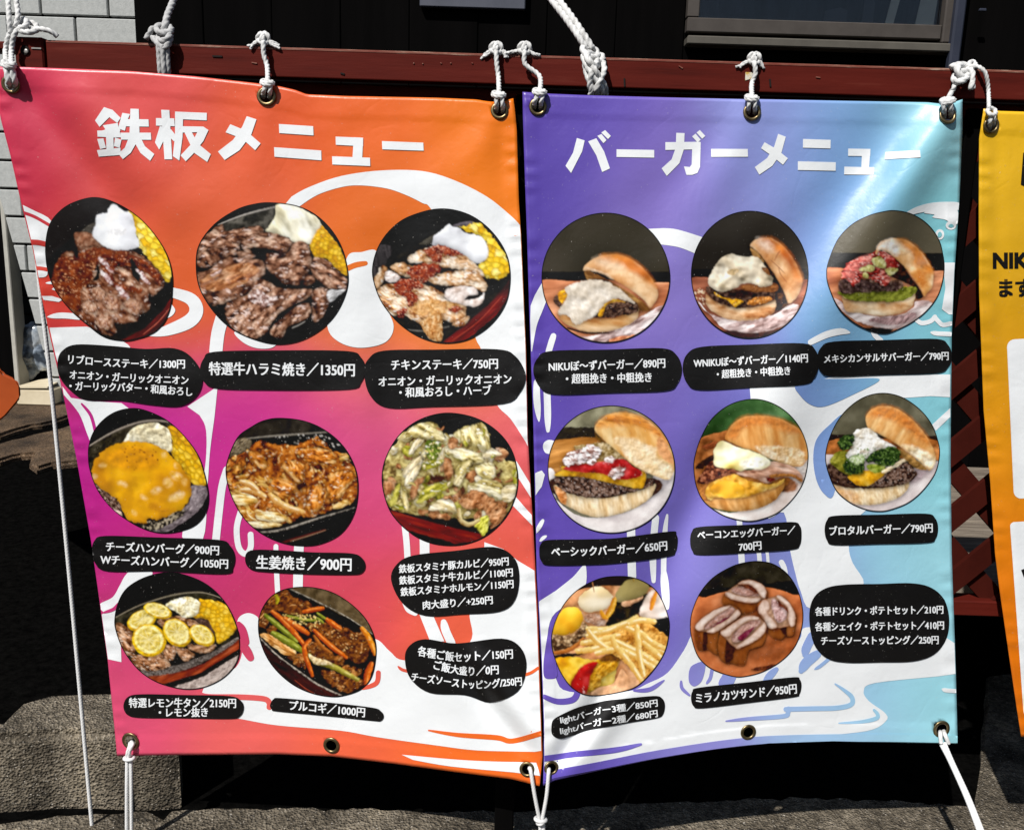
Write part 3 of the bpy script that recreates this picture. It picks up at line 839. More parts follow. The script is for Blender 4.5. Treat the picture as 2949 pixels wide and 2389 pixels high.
BY = Banner(
    left=[(2833, 313), (2820, 398), (2819, 615), (2820, 845), (2826, 996), (2833, 1180), (2852, 1388), (2866, 1595), (2879, 1700), (2905, 1879), (2928, 2037), (2941, 2120)],
    right=[(3960, 360), (3940, 1000), (3900, 1600), (3880, 2180)],
    top=[(2833, 313), (2880, 320), (2949, 322), (3300, 332), (3960, 360)],
    bottom=[(2941, 2120), (3300, 2150), (3880, 2180)],
    ycorn=(1.80, 1.80, 1.86, 1.86),
    folds=[(2870, 360, 2880, 1200, 20, 30, -0.003), (2860, 900, 2960, 2000, 24, 30, 0.004)],
    cols=[(2830, 350, (236, 186, 42)), (2900, 600, (220, 172, 42)), (2900, 900, (206, 154, 36)), (2850, 1200, (222, 148, 36)), (2880, 1600, (220, 126, 34)), (2930, 1900, (214, 110, 30)), (3400, 600, (222, 174, 42)), (3400, 1700, (218, 126, 34))],
    sig=200)
EL = [(32, 243, 27), (768, 278, 28), (1439, 319, 26), (377, 2132, 24), (955, 2144, 23), (1518, 2213, 22)]
ER = [(1549, 308, 26), (2165, 323, 26), (2728, 333, 25), (1587, 2209, 21), (2154, 2106, 22), (2710, 2097, 24)]
EY = [(2853, 361, 24)]
HOLES = {id(BL): EL, id(BR): ER, id(BY): EY}

def origin(B):
    return tuple(B.P((B.x0 + B.x1) / 2, B.y1 - 20))
BANL = empty('menu_banner', origin(BL), 'pink and orange vinyl menu banner with six iron plate dishes and katakana title', 'banner', 'printed menu banners tied to the rail')
BANR = empty('menu_banner', origin(BR), 'purple to light blue vinyl burger menu banner beside the pink one', 'banner', 'printed menu banners tied to the rail')
BANY = empty('menu_banner', origin(BY), 'yellow and orange vinyl banner cut off at the right border', 'banner', 'printed menu banners tied to the rail')
BANL['label'] = 'pink and orange vinyl menu banner showing sizzling meat dishes'
cloth(BL, BANL, EL); cloth(BR, BANR, ER); cloth(BY, BANY, EY)
for B, b, E in ((BL, BANL, EL), (BR, BANR, ER), (BY, BANY, EY)):
    for e in E: eyelet(B, b, *e)

# --- white flowing artwork and the coloured strokes printed over it
L_white = [
    # big arch running down the right edge
    [(820, 590)] + [tuple(p) for p in spline([(840, 566), (890, 539), (983, 507), (1100, 491), (1217, 493), (1310, 520), (1403, 567), (1473, 623), (1499, 650)], False, 5)] + [(1506, 760), (1513, 1000), (1518, 1180), (1521, 1284)]
    + [tuple(p) for p in spline([(1508, 1262), (1470, 1205), (1431, 1164), (1400, 1080), (1385, 1005), (1370, 973), (1340, 860), (1300, 700), (1240, 600), (1217, 585), (1170, 562), (1114, 543), (1039, 534), (983, 539), (913, 562), (855, 600)], False, 5)],
    [(1487, 1326), (1527, 1392), (1529, 1432), (1484, 1362)], [(1484, 1428), (1531, 1482), (1533, 1512), (1474, 1452)],
    # lower sweep around the last dishes
    [(1395, 1560), (1450, 1580), (1491, 1613), (1539, 1642), (1546, 1776), (1556, 2060), (1559, 2160)] + [tuple(p) for p in spline([(1540, 2163), (1376, 2159), (1260, 2145), (1088, 2121), (980, 2102), (800, 2087), (690, 2068), (590, 2052)], False, 5)]
    + [tuple(p) for p in spline([(575, 2020), (600, 1960), (680, 1920), (700, 1850), (684, 1800), (690, 1775), (715, 1764), (742, 1775), (770, 1810), (1000, 1845), (1080, 1838), (1123, 1874), (1165, 1900), (1300, 1890), (1359, 1837), (1353, 1761), (1390, 1700), (1395, 1620)], False, 5)],
    [(292, 1768), (345, 1745), (350, 1905), (308, 1896)],
    blob([(288, 1738), (325, 1718), (345, 1685), (362, 1655), (385, 1640), (440, 1648), (400, 1690), (360, 1745), (320, 1768), (293, 1756)]),
    [(180, 1112), (205, 1145), (270, 1155), (350, 1160)] + [tuple(p) for p in spline([(385, 1185), (320, 1192), (285, 1225), (266, 1275), (252, 1250), (228, 1190), (184, 1136)], False, 5)],
    [(540, 1170), (585, 1140), (627, 1112)] + [tuple(p) for p in spline([(618, 1200), (605, 1300), (598, 1400), (585, 1550), (525, 1545), (560, 1450), (590, 1350), (594, 1240), (575, 1195)], False, 5)],
    brush([(654, 1352), (640, 1400), (630, 1480), (622, 1555)], 22, (1, 1)), brush([(694, 1470), (682, 1520), (688, 1575), (708, 1594), (722, 1575), (722, 1538)], 17, (1, 1)),
    brush([(862, 1560), (860, 1600), (858, 1700)], 28, (1, 1)), brush([(797, 1646), (798, 1670), (800, 1705)], 15, (1, 1)), brush([(795, 1572), (795, 1580), (795, 1600)], 14, (1, 1)),
    brush([(1166, 1515), (1171, 1560), (1174, 1610)], 18, (1, 1)), brush([(1222, 1540), (1223, 1570), (1223, 1610)], 28, (1, 1)),
    [(1205, 1760), (1245, 1765), (1280, 1845), (1240, 1848)], brush([(1278, 1790), (1284, 1815), (1300, 1850)], 24, (0.7, 1)), brush([(1166, 1735), (1176, 1755), (1196, 1765)], 14, (1, 1)),
    # rays at the left edge
    [(66, 590)] + [tuple(p) for p in spline([(100, 607), (148, 636), (140, 690), (132, 740), (137, 791), (112, 799)], False, 4)] + [(98, 722), (82, 655)],
    [(121, 852), (150, 852), (182, 862), (170, 869), (126, 863)], brush([(137, 912), (180, 908), (228, 912)], 17, (0.1, 1)), brush([(132, 815), (150, 814), (165, 816)], 8, (0.1, 1)), brush([(150, 832), (160, 832), (172, 836)], 8, (0.1, 1)),
    [(143, 943)] + [tuple(p) for p in spline([(250, 940), (310, 960), (376, 1000), (300, 1010), (168, 1050)], False, 4)] + [(160, 1020)],
    brush([(470, 835), (545, 858), (566, 892), (545, 925), (480, 952), (430, 962)], 40, (0.6, 0.25)), blob([(480, 868), (498, 880), (505, 895), (494, 910), (478, 912)]),
    brush([(640, 915), (628, 960), (622, 1012)], 38, (1, 1)),
    blob([(1003, 735), (1040, 726), (1085, 724), (1090, 800), (1112, 880), (1134, 940), (1110, 985), (1040, 1001), (980, 986), (945, 948), (950, 880), (985, 800)]),
    blob([(676, 955), (700, 985), (740, 1002), (785, 1000), (800, 975), (740, 960)]),
    [(1157, 2171)] + [tuple(p) for p in spline([(1190, 2174), (1300, 2184), (1400, 2190), (1545, 2194)], False, 4)] + [(1556, 2232)] + [tuple(p) for p in spline([(1480, 2222), (1300, 2205), (1190, 2186)], False, 4)],
]
L_col = [
    brush([(68, 612), (100, 624), (146, 650)], 9, (1, 1)), brush([(86, 697), (110, 698), (136, 704)], 15, (1, 1)), brush([(106, 772), (120, 773), (142, 777)], 11, (1, 1)),
    brush([(236, 1162), (262, 1195), (276, 1245)], 9, (0.6, 1)), brush([(1003, 772), (1025, 763), (1053, 758)], 16, (1, 0.8)),
    brush([(1235, 2101), (1318, 2114), (1430, 2122), (1475, 2132), (1557, 2110)], 15, (0.3, 1)), brush([(1147, 1917), (1158, 1926), (1176, 1931)], 9, (0.4, 1)), brush([(1510, 1942), (1530, 1935), (1550, 1922)], 9, (1, 1)),
    brush([(1090, 1935), (1084, 1965), (1045, 1981)], 14, (1, 0.5)), brush([(688, 1795), (700, 1815), (710, 1848)], 22, (0.7, 0.8)), brush([(690, 1845), (708, 1868), (722, 1892)], 26, (0.6, 0.8)),
    brush([(574, 1996), (600, 2004), (690, 2005), (760, 2010), (776, 2022), (776, 2034)], 16, (1, 1)), brush([(342, 1735), (328, 1752), (300, 1762)], 10, (0.5, 0.5)),
]
wrap('white_artwork', L_white, BL, BANL, M_whitep, 0.0005)
for k, q in enumerate(L_col): wrap('coloured_stroke', [q], BL, BANL, M_print, 0.0011 + k * 2e-5, grad=True)

R_white = [
    [(1868, 659)] + [tuple(p) for p in spline([(1910, 657), (1951, 661), (2025, 684), (2060, 700)], False, 5)] + [(2050, 760)] + [tuple(p) for p in spline([(2002, 730), (1951, 711), (1885, 702)], False, 5)],
    [(1528, 880), (1540, 850), (1562, 812), (1580, 850)] + [tuple(p) for p in spline([(1560, 900), (1545, 940), (1532, 1012)], False, 5)] + [(1529, 1012), (1527, 920)],
    brush([(1594, 967), (1588, 985), (1580, 1012)], 18, (0.9, 1)), brush([(1545, 1100), (1546, 1150), (1552, 1212)], 20, (0.8, 0.2)), brush([(1575, 1120), (1577, 1180), (1578, 1240)], 20, (1, 0.5)),
    blob([(1566, 1275), (1580, 1266), (1600, 1272), (1590, 1290), (1588, 1305), (1572, 1304), (1564, 1290)]),
    [(1538, 1362), (1560, 1354), (1569, 1366), (1560, 1400), (1541, 1426)], brush([(1563, 1498), (1554, 1514), (1543, 1532)], 13, (0.7, 0.5)), brush([(1572, 1543), (1564, 1548), (1556, 1556)], 10, (0.6, 0.6)),
    brush([(1817, 1515), (1818, 1580), (1820, 1660)], 24, (1, 1)), brush([(1888, 1490), (1880, 1580), (1882, 1672)], 20, (1, 0.6)), brush([(1921, 1482), (1914, 1540), (1911, 1650), (1918, 1748)], 16, (0.4, 0.8)), brush([(1911, 1640), (1915, 1690), (1920, 1748)], 24, (0.5, 0.6)),
    # lower white field
    [(1549, 1732)] + [tuple(p) for p in spline([(1600, 1700), (1650, 1660), (1678, 1628), (1688, 1634), (1684, 1690), (1640, 1735), (1590, 1775), (1577, 1850), (1600, 1950), (1640, 1990), (1800, 1990), (1866, 1966), (1923, 1935), (1970, 1870), (2000, 1822), (2060, 1850), (2280, 1850), (2311, 1809), (2340, 1805)], False, 4)]
    + [(2400, 1850), (2725, 1835), (2748, 1850), (2751, 1939)] + [tuple(p) for p in spline([(2700, 1946), (2519, 1965), (2487, 1988), (2502, 2017), (2548, 2051), (2551, 2074), (2496, 2103), (2323, 2120), (2150, 2132), (1900, 2164), (1750, 2192), (1640, 2214), (1570, 2230)], False, 5)] + [(1564, 2180), (1562, 2000), (1552, 1800)],
    # middle white field
    [(2159, 1115), (2320, 1105), (2400, 1083), (2700, 1078), (2736, 1078), (2735, 1143)] + [tuple(p) for p in spline([(2680, 1140), (2610, 1145), (2560, 1150), (2545, 1250), (2550, 1400), (2480, 1480), (2450, 1500), (2444, 1573), (2455, 1619), (2487, 1679), (2420, 1700), (2334, 1751), (2305, 1700), (2291, 1653), (2274, 1579), (2257, 1475), (2200, 1480), (2170, 1250)], False, 4)],
    [(2684, 1222), (2736, 1174), (2736, 1200), (2694, 1240)],
    brush([(2334, 985), (2380, 963), (2420, 954), (2445, 957)], 20, (0.8, 0.3)), brush([(2514, 952), (2520, 966), (2536, 980)], 15, (1, 1)),
    brush([(2600, 622), (2640, 605), (2690, 594), (2740, 592), (2758, 594)], 22, (0.3, 1)), blob([(2660, 612), (2700, 600), (2745, 598), (2758, 610), (2756, 645), (2735, 640), (2720, 632), (2685, 626), (2690, 618)]),
    [(2716, 756), (2749, 756), (2743, 905), (2732, 905), (2712, 890), (2722, 830)],
    brush([(2640, 922), (2655, 930), (2680, 924), (2692, 912)], 13, (1, 1)), brush([(2692, 914), (2702, 925), (2715, 935), (2738, 931)], 13, (1, 1)), brush([(2682, 957), (2700, 960), (2738, 962)], 13, (0.5, 1)),
    brush([(2128, 1490), (2129, 1500), (2130, 1520)], 16, (1, 1)), brush([(2134, 1592), (2135, 1605), (2136, 1630)], 18, (1, 1)), brush([(2184, 1588), (2186, 1600), (2188, 1626)], 13, (1, 1)), brush([(2250, 1618), (2256, 1630), (2262, 1650)], 16, (1, 0.8)), brush([(2208, 1588), (2210, 1600), (2212, 1630)], 9, (1, 1)),
    brush([(2712, 1982), (2725, 1986), (2752, 1988)], 12, (0.2, 1)),
] + [[(2706 + 13 * math.cos(a), 675 + 15 * math.sin(a)) for a in np.linspace(0, 2 * math.pi, 18)[:-1]], [(2738 + 15 * math.cos(a), 649 + 13 * math.sin(a)) for a in np.linspace(0, 2 * math.pi, 18)[:-1]]]
R_col = [
    blob([(2290, 1108), (2350, 1092), (2440, 1090), (2533, 1092), (2450, 1138), (2375, 1169), (2335, 1165), (2305, 1140)]),
    blob([(2430, 1195), (2385, 1225), (2350, 1265), (2341, 1320), (2350, 1380), (2372, 1420), (2400, 1424), (2420, 1300)]),
    brush([(1567, 2004), (1606, 2018), (1650, 2012), (1662, 1985), (1640, 1960)], 18, (0.7, 1)), brush([(1825, 1987), (1871, 1983), (1912, 1957)], 13, (0.4, 0.3)), brush([(1961, 1960), (1964, 1980), (1985, 2000)], 10, (0.6, 0.6)),
    blob([(1984, 1930), (1996, 1912), (2030, 1905), (2022, 1955), (2000, 1974), (1984, 1962)]), brush([(2050, 1925), (2045, 1950), (2035, 1965)], 10, (1, 0.6)), brush([(2105, 1935), (2095, 1955), (2088, 1966)], 40, (0.9, 1)), brush([(2235, 1925), (2215, 1945), (2205, 1965)], 22, (0.6, 1)),
    blob([(1566, 1896), (1576, 1830), (1586, 1790), (1598, 1800), (1600, 1900), (1604, 1944), (1584, 1953), (1566, 1944)]),
    brush([(1565, 2182), (1693, 2166), (1780, 2156), (1845, 2141)], 17, (1, 0.4)), brush([(1566, 2236), (1620, 2222), (1740, 2199), (1900, 2168), (2100, 2138), (2250, 2126), (2500, 2122), (2752, 2126)], 22, (1, 1), 10),
    brush([(2306, 1930), (2322, 1905), (2352, 1882)], 30, (0.5, 0.8)), brush([(2345, 1925), (2362, 1915), (2390, 1892)], 10, (0.3, 1)), brush([(2316, 1884), (2322, 1862), (2338, 1830)], 26, (0.5, 1)),
    brush([(2090, 2074), (2150, 2068), (2255, 2060), (2268, 2050), (2270, 2038)], 13, (0.3, 1)), brush([(2262, 2040), (2340, 2038), (2409, 2036), (2450, 2026), (2452, 2005), (2430, 1985), (2404, 1967)], 14, (1, 0.3)),
    brush([(2415, 2080), (2480, 2076), (2522, 2066), (2526, 2054), (2516, 2042)], 12, (0.3, 0.6)),
    blob([(2700, 672), (2706, 667), (2712, 674), (2708, 682), (2701, 682)]), blob([(2730, 650), (2738, 644), (2746, 650), (2738, 655)]),
]
wrap('white_artwork', R_white, BR, BANR, M_whitep, 0.0005)
for k, q in enumerate(R_col): wrap('coloured_stroke', [q], BR, BANR, M_print, 0.0014 + k * 2e-5, grad=True)

# --- title lettering, stroke by stroke
def Z1(p): return [(x / 2.679, y / 2.679) for x, y in p]
def Z2(p): return [(700 + x / 2.679, y / 2.679) for x, y in p]
def Z3(p): return [(1400 + x / 2.679, y / 2.679) for x, y in p]
def Z4(p): return [(2149 + x / 2.679, y / 2.679) for x, y in p]
tetsu = [Z1(p) for p in (
    [(803, 828), (870, 850), (932, 912), (905, 950), (845, 905), (770, 980), (735, 930)], [(795, 968), (910, 950), (915, 985), (930, 1005), (925, 1018), (935, 1060), (885, 1062), (755, 1055), (752, 1008), (790, 1008), (815, 1000)],
    [(818, 1005), (875, 1005), (880, 1200), (825, 1200)], [(752, 1072), (800, 1068), (820, 1140), (775, 1150)], [(890, 1062), (938, 1080), (925, 1140), (880, 1128)], [(750, 1158), (930, 1140), (935, 1195), (765, 1208)],
    [(945, 872), (1005, 882), (985, 925), (965, 1010), (912, 992)], [(955, 920), (1147, 922), (1150, 978), (940, 975)], [(1008, 840), (1072, 842), (1078, 1040), (1000, 1040)], [(930, 1025), (1165, 1025), (1168, 1080), (935, 1078)],
    [(1000, 1050), (1065, 1050), (1050, 1110), (1010, 1180), (950, 1228), (915, 1185), (965, 1140)], [(1035, 1060), (1085, 1060), (1120, 1130), (1192, 1190), (1160, 1242), (1085, 1180), (1040, 1100)])]
ita = [Z1(p) for p in (
    [(1245, 848), (1308, 850), (1330, 1230), (1270, 1230)], [(1205, 912), (1345, 914), (1350, 975), (1205, 970)], [(1235, 975), (1275, 980), (1285, 1040), (1230, 1155), (1197, 1100)], [(1300, 990), (1322, 1000), (1362, 1050), (1345, 1092), (1300, 1050)],
    [(1352, 862), (1597, 872), (1596, 930), (1352, 918)], [(1352, 862), (1415, 866), (1410, 1060), (1385, 1240), (1335, 1205), (1352, 1050)], [(1400, 975), (1570, 978), (1610, 1005), (1555, 1020), (1400, 1024)],
    [(1545, 978), (1610, 1005), (1570, 1090), (1490, 1190), (1435, 1245), (1395, 1200), (1480, 1110)], [(1425, 1022), (1470, 1000), (1530, 1110), (1628, 1190), (1600, 1250), (1500, 1180)])]
me_ = [Z1(p) for p in ([(1905, 898), (1980, 922), (1940, 1040), (1850, 1160), (1735, 1235), (1683, 1170), (1800, 1080), (1870, 980)], [(1778, 960), (1900, 1010), (2012, 1108), (1970, 1160), (1870, 1070), (1742, 1022)])]
ni = [Z2([(277, 958), (542, 975), (545, 1046), (280, 1028)]), Z2([(240, 1137), (604, 1162), (606, 1238), (243, 1210)])]
yu = [Z2([(715, 1055), (927, 1064), (926, 1130), (717, 1118)]), Z2([(855, 1060), (927, 1064), (920, 1225), (845, 1220)]), Z2([(688, 1207), (980, 1218), (982, 1282), (690, 1270)])]
bo = [Z2([(1072, 1090), (1391, 1102), (1394, 1164), (1075, 1153)])]
ba = [Z3(p) for p in ([(700, 1066), (760, 1085), (740, 1170), (655, 1335), (612, 1280), (670, 1180)], [(787, 1092), (850, 1068), (910, 1170), (955, 1300), (895, 1328), (850, 1200)], [(858, 1050), (890, 1035), (928, 1082), (905, 1106)], [(888, 1024), (918, 1005), (962, 1050), (940, 1074)])]
b1 = [Z3([(1006, 1153), (1296, 1158), (1296, 1217), (1006, 1212)])]
ga = [Z3(p) for p in ([(1382, 1098), (1650, 1095), (1655, 1152), (1382, 1158)], [(1466, 1026), (1530, 1028), (1525, 1150), (1490, 1260), (1393, 1358), (1353, 1300), (1430, 1230), (1462, 1140)],
    [(1590, 1098), (1655, 1098), (1650, 1290), (1630, 1335), (1590, 1350), (1545, 1350), (1525, 1285), (1570, 1290), (1585, 1270)], [(1588, 1054), (1615, 1032), (1655, 1080), (1630, 1100)], [(1622, 1024), (1648, 1004), (1690, 1050), (1666, 1072)])]
b2 = [Z3([(1735, 1150), (2017, 1150), (2019, 1210), (1736, 1212)])]
me2 = [Z4(p) for p in ([(245, 1034), (304, 1056), (270, 1180), (200, 1280), (100, 1348), (65, 1290), (160, 1220), (215, 1130)], [(140, 1098), (230, 1150), (320, 1222), (282, 1272), (200, 1205), (113, 1145)])]
ni2 = [Z4([(437, 1073), (650, 1080), (648, 1146), (436, 1140)]), Z4([(397, 1245), (689, 1252), (688, 1318), (397, 1312)])]
yu2 = [Z4([(785, 1147), (957, 1150), (955, 1206), (784, 1203)]), Z4([(893, 1150), (957, 1150), (946, 1300), (886, 1298)]), Z4([(755, 1286), (987, 1292), (985, 1350), (753, 1346)])]
b3 = [Z4([(1073, 1175), (1340, 1160), (1345, 1215), (1070, 1232)])]
for B, b, gl in ((BL, BANL, (tetsu, ita, me_, ni, yu, bo)), (BR, BANR, (ba, b1, ga, b2, me2, ni2, yu2, b3))):
    wrap('title_lettering', [p for g in gl for p in g], B, b, M_whitep, 0.0009)

# --- black caption plates with white lettering
CAPL = [
    ([(167, 1044), (180, 1010), (221, 991), (322, 995), (420, 1004), (502, 1002), (552, 1027), (583, 1081), (570, 1135), (521, 1168), (440, 1165), (345, 1152), (249, 1150), (200, 1120), (173, 1082)],
     [('リブロースステーキ／1300円', [(199, 1033), (370, 1045), (534, 1047)], 25), ('オニオン・ガーリックオニオン', [(203, 1077), (370, 1086), (544, 1094)], 24), ('・ガーリックバター・和風おろし', [(203, 1110), (370, 1114), (555, 1127)], 24)]),
    ([(577, 1065), (588, 1032), (620, 1012), (800, 1008), (1000, 1010), (1040, 1028), (1052, 1061), (1040, 1100), (1005, 1120), (800, 1122), (630, 1118), (588, 1098)], [('特選牛ハラミ焼き／1350円', [(604, 1060), (1022, 1064)], 35)]),
    ([(1049, 1071), (1062, 1032), (1105, 1009), (1250, 1006), (1430, 1005), (1485, 1025), (1514, 1080), (1497, 1130), (1450, 1162), (1250, 1170), (1120, 1173), (1066, 1138)],
     [('チキンステーキ／750円', [(1128, 1050), (1434, 1046)], 28), ('オニオン・ガーリックオニオン', [(1091, 1098), (1473, 1090)], 27), ('・和風おろし・ハーブ', [(1152, 1129), (1415, 1122)], 27)]),
    ([(266, 1584), (274, 1555), (305, 1541), (450, 1545), (629, 1552), (662, 1568), (677, 1598), (672, 1632), (647, 1651), (468, 1643), (312, 1643), (275, 1618)],
     [('チーズハンバーグ／900円', [(308, 1571), (632, 1582)], 26), ('Wチーズハンバーグ／1050円', [(292, 1608), (658, 1621)], 26)]),
    ([(707, 1610), (722, 1583), (800, 1582), (900, 1588), (1010, 1591), (1043, 1604), (1053, 1628), (1042, 1648), (1010, 1653), (900, 1652), (780, 1646), (724, 1638)], [('生姜焼き／900円', [(740, 1616), (1013, 1623)], 36)]),
    ([(1127, 1667), (1144, 1622), (1192, 1597), (1310, 1584), (1422, 1573), (1478, 1600), (1496, 1655), (1484, 1725), (1439, 1759), (1330, 1767), (1226, 1771), (1160, 1735)],
     [('鉄板スタミナ豚カルビ／950円', [(1150, 1636), (1465, 1613)], 23), ('鉄板スタミナ牛カルビ／1100円', [(1151, 1669), (1477, 1645)], 23), ('鉄板スタミナホルモン／1150円', [(1155, 1702), (1479, 1678)], 23), ('肉大盛り／+250円', [(1219, 1740), (1419, 1724)], 23)]),
    ([(357, 2030), (370, 2004), (410, 1996), (530, 1998), (660, 2001), (694, 2014), (703, 2036), (692, 2060), (660, 2067), (520, 2065), (410, 2064), (369, 2056)], [('特選レモン牛タン／2150円', [(374, 2020), (681, 2021)], 26), ('・レモン抜き', [(460, 2048), (600, 2047)], 25)]),
    ([(779, 2027), (789, 2010), (810, 2007), (930, 2018), (1070, 2034), (1098, 2045), (1106, 2060), (1098, 2073), (1075, 2073), (930, 2058), (800, 2046), (784, 2040)], [('プルコギ／1000円', [(836, 2027), (1052, 2048)], 26)]),
    ([(1167, 1891), (1182, 1855), (1226, 1838), (1318, 1850), (1445, 1836), (1500, 1862), (1517, 1920), (1490, 1990), (1411, 2020), (1336, 1999), (1238, 1992), (1182, 1950)],
     [('各種ご飯セット／150円', [(1205, 1871), (1310, 1888), (1400, 1884), (1477, 1879)], 26), ('ご飯大盛り／0円', [(1251, 1910), (1330, 1928), (1435, 1925)], 25), ('チーズソーストッピング/250円', [(1187, 1945), (1270, 1956), (1360, 1968), (1503, 1958)], 24)]),
]
CAPR = [
    ([(1535, 1066), (1548, 1030), (1587, 1010), (1750, 1006), (1905, 1002), (1948, 1022), (1963, 1061), (1950, 1104), (1914, 1125), (1750, 1131), (1596, 1135), (1552, 1112)], [('NIKUぼ〜ずバーガー／890円', [(1581, 1055), (1914, 1044)], 26), ('・超粗挽き・中粗挽き', [(1630, 1090), (1875, 1085)], 26)]),
    ([(1965, 1061), (1977, 1020), (2020, 998), (2160, 992), (2311, 988), (2346, 1006), (2356, 1043), (2344, 1086), (2311, 1107), (2160, 1116), (2015, 1122), (1978, 1102)], [('WNIKUぼ〜ずバーガー／1140円', [(1997, 1045), (2324, 1029)], 24), ('・超粗挽き・中粗挽き', [(2064, 1077), (2274, 1066)], 23)]),
    ([(2351, 1034), (2362, 1000), (2399, 982), (2550, 978), (2695, 975), (2728, 992), (2740, 1025), (2728, 1058), (2695, 1074), (2550, 1079), (2399, 1083), (2362, 1068)], [('メキシカンサルサバーガー／790円', [(2371, 1032), (2729, 1023)], 23)]),
    ([(1552, 1590), (1556, 1565), (1580, 1553), (1690, 1551), (1779, 1547), (1929, 1528), (1946, 1536), (1951, 1556), (1945, 1588), (1923, 1601), (1779, 1620), (1690, 1625), (1580, 1626), (1557, 1612)], [('ベーシックバーガー／650円', [(1588, 1587), (1750, 1582), (1919, 1568)], 26)]),
    ([(1988, 1558), (1993, 1530), (2017, 1516), (2150, 1509), (2277, 1501), (2302, 1512), (2307, 1536), (2302, 1568), (2278, 1581), (2150, 1590), (2017, 1597), (1994, 1584)], [('ベーコンエッグバーガー／', [(2010, 1540), (2288, 1524)], 23), ('700円', [(2126, 1573), (2190, 1567)], 24)]),
    ([(2373, 1524), (2380, 1496), (2404, 1483), (2530, 1480), (2663, 1477), (2691, 1490), (2700, 1518), (2693, 1548), (2669, 1561), (2530, 1565), (2404, 1568), (2380, 1553)], [('ブロタルバーガー／790円', [(2387, 1527), (2683, 1517)], 25)]),
    ([(1587, 2094), (1593, 2070), (1618, 2054), (1681, 2028), (1780, 2012), (1880, 2001), (1906, 2008), (1914, 2028), (1908, 2055), (1887, 2066), (1800, 2080), (1710, 2098), (1652, 2114), (1614, 2124), (1592, 2115)],
     [('lightバーガー3種／850円', [(1613, 2070), (1740, 2043), (1892, 2020)], 20), ('lightバーガー2種／680円', [(1612, 2101), (1740, 2075), (1892, 2050)], 20)]),
    ([(1989, 2010), (1993, 1988), (2012, 1977), (2150, 1962), (2283, 1947), (2302, 1954), (2307, 1972), (2301, 1996), (2284, 2005), (2150, 2022), (2020, 2037), (1996, 2030)], [('ミラノカツサンド／950円', [(2003, 2008), (2292, 1979)], 27)]),
    ([(2329, 1775), (2340, 1722), (2375, 1692), (2432, 1681), (2530, 1679), (2623, 1677), (2680, 1690), (2718, 1725), (2732, 1783), (2722, 1840), (2688, 1882), (2628, 1902), (2530, 1905), (2438, 1906), (2380, 1893), (2342, 1850)],
     [('各種ドリンク・ポテトセット／210円', [(2346, 1758), (2714, 1752)], 23), ('各種シェイク・ポテトセット／410円', [(2346, 1802), (2716, 1797)], 23), ('チーズソーストッピング／250円', [(2363, 1842), (2700, 1839)], 23)]),
]
for B, b, caps in ((BL, BANL, CAPL), (BR, BANR, CAPR)):
    for i, (out, lines) in enumerate(caps):
        pl_ = wrap('caption_plate', [blob(out, 5)], B, b, M_blackp, 0.0026)
        lettering(lines, B, pl_, M_whitep, 0.0031)

# --- yellow banner: rounded white panels and black lettering
def rrect(x0, y0, x1, y1, r, sk=0.0):
    out = []
    for cx, cy, a in ((x1 - r, y0 + r, -90), (x1 - r, y1 - r, 0), (x0 + r, y1 - r, 90), (x0 + r, y0 + r, 180)):
        for s in range(0, 91, 15):
            t = math.radians(a + s); x = cx + r * math.cos(t); y = cy + r * math.sin(t)
            out.append((x + sk * (y - y0), y + -0.06 * (x - x0)))
    return out
wrap('white_panel', [rrect(2899, 978, 3760, 1436, 22, 0.045)], BY, BANY, M_whitep, 0.0005)
wrap('white_panel', [rrect(2908, 1503, 3760, 2060, 12, 0.072)], BY, BANY, M_whitep, 0.0005)
lettering([('NIKU', [(2861, 748), (2998, 747)], 55), ('ます', [(2879, 829), (2968, 828)], 50)], BY, BANY, M_blackp, 0.0008, 0.05, 'black_lettering')
for q in ([(2946, 440), (2990, 436), (3000, 560), (2939, 531)], [(2940, 1640), (2960, 1632), (2975, 1652), (2948, 1662)]): wrap('black_lettering', [q], BY, BANY, M_blackp, 0.0009)
# ------------------------------------------------------------------ printed dish photographs, painted procedurally into vertex colours
def _h(ix, iy, s):
    n = (ix * 374761393 + iy * 668265263 + s * 1442695041) & 0xffffffff
    n = ((n ^ (n >> 13)) * 1274126177) & 0xffffffff
    return ((n ^ (n >> 16)) & 0xffff) / 65535.0

def vn(x, y, s):
    ix, iy = np.floor(x).astype(np.int64), np.floor(y).astype(np.int64)
    fx, fy = x - ix, y - iy
    fx = fx * fx * fx * (fx * (fx * 6 - 15) + 10); fy = fy * fy * fy * (fy * (fy * 6 - 15) + 10)
    a, b, c, d = _h(ix, iy, s), _h(ix + 1, iy, s), _h(ix, iy + 1, s), _h(ix + 1, iy + 1, s)
    return (a * (1 - fx) + b * fx) * (1 - fy) + (c * (1 - fx) + d * fx) * fy

def fbm(x, y, s, o=4, g=0.55):
    t = 0; a = 1; w = 0
    for i in range(o):
        t = t + a * vn(x * 2 ** i + 17.3 * i, y * 2 ** i + 9.1 * i, s + i); w += a; a *= g
    return t / w

def cells(x, y, s):
    ix, iy = np.floor(x).astype(np.int64), np.floor(y).astype(np.int64)
    f1 = np.full(x.shape, 9.0); f2 = np.full(x.shape, 9.0); cid = np.zeros(x.shape)
    for dx in (-1, 0, 1):
        for dy in (-1, 0, 1):
            jx, jy = ix + dx, iy + dy
            cx, cy = jx + _h(jx, jy, s) * 0.9, jy + _h(jx, jy, s + 5) * 0.9
            d = np.hypot(x - cx, y - cy)
            m = d < f1
            f2 = np.where(m, f1, np.minimum(f2, d)); cid = np.where(m, _h(jx, jy, s + 9), cid); f1 = np.where(m, d, f1)
    return f1, f2, cid

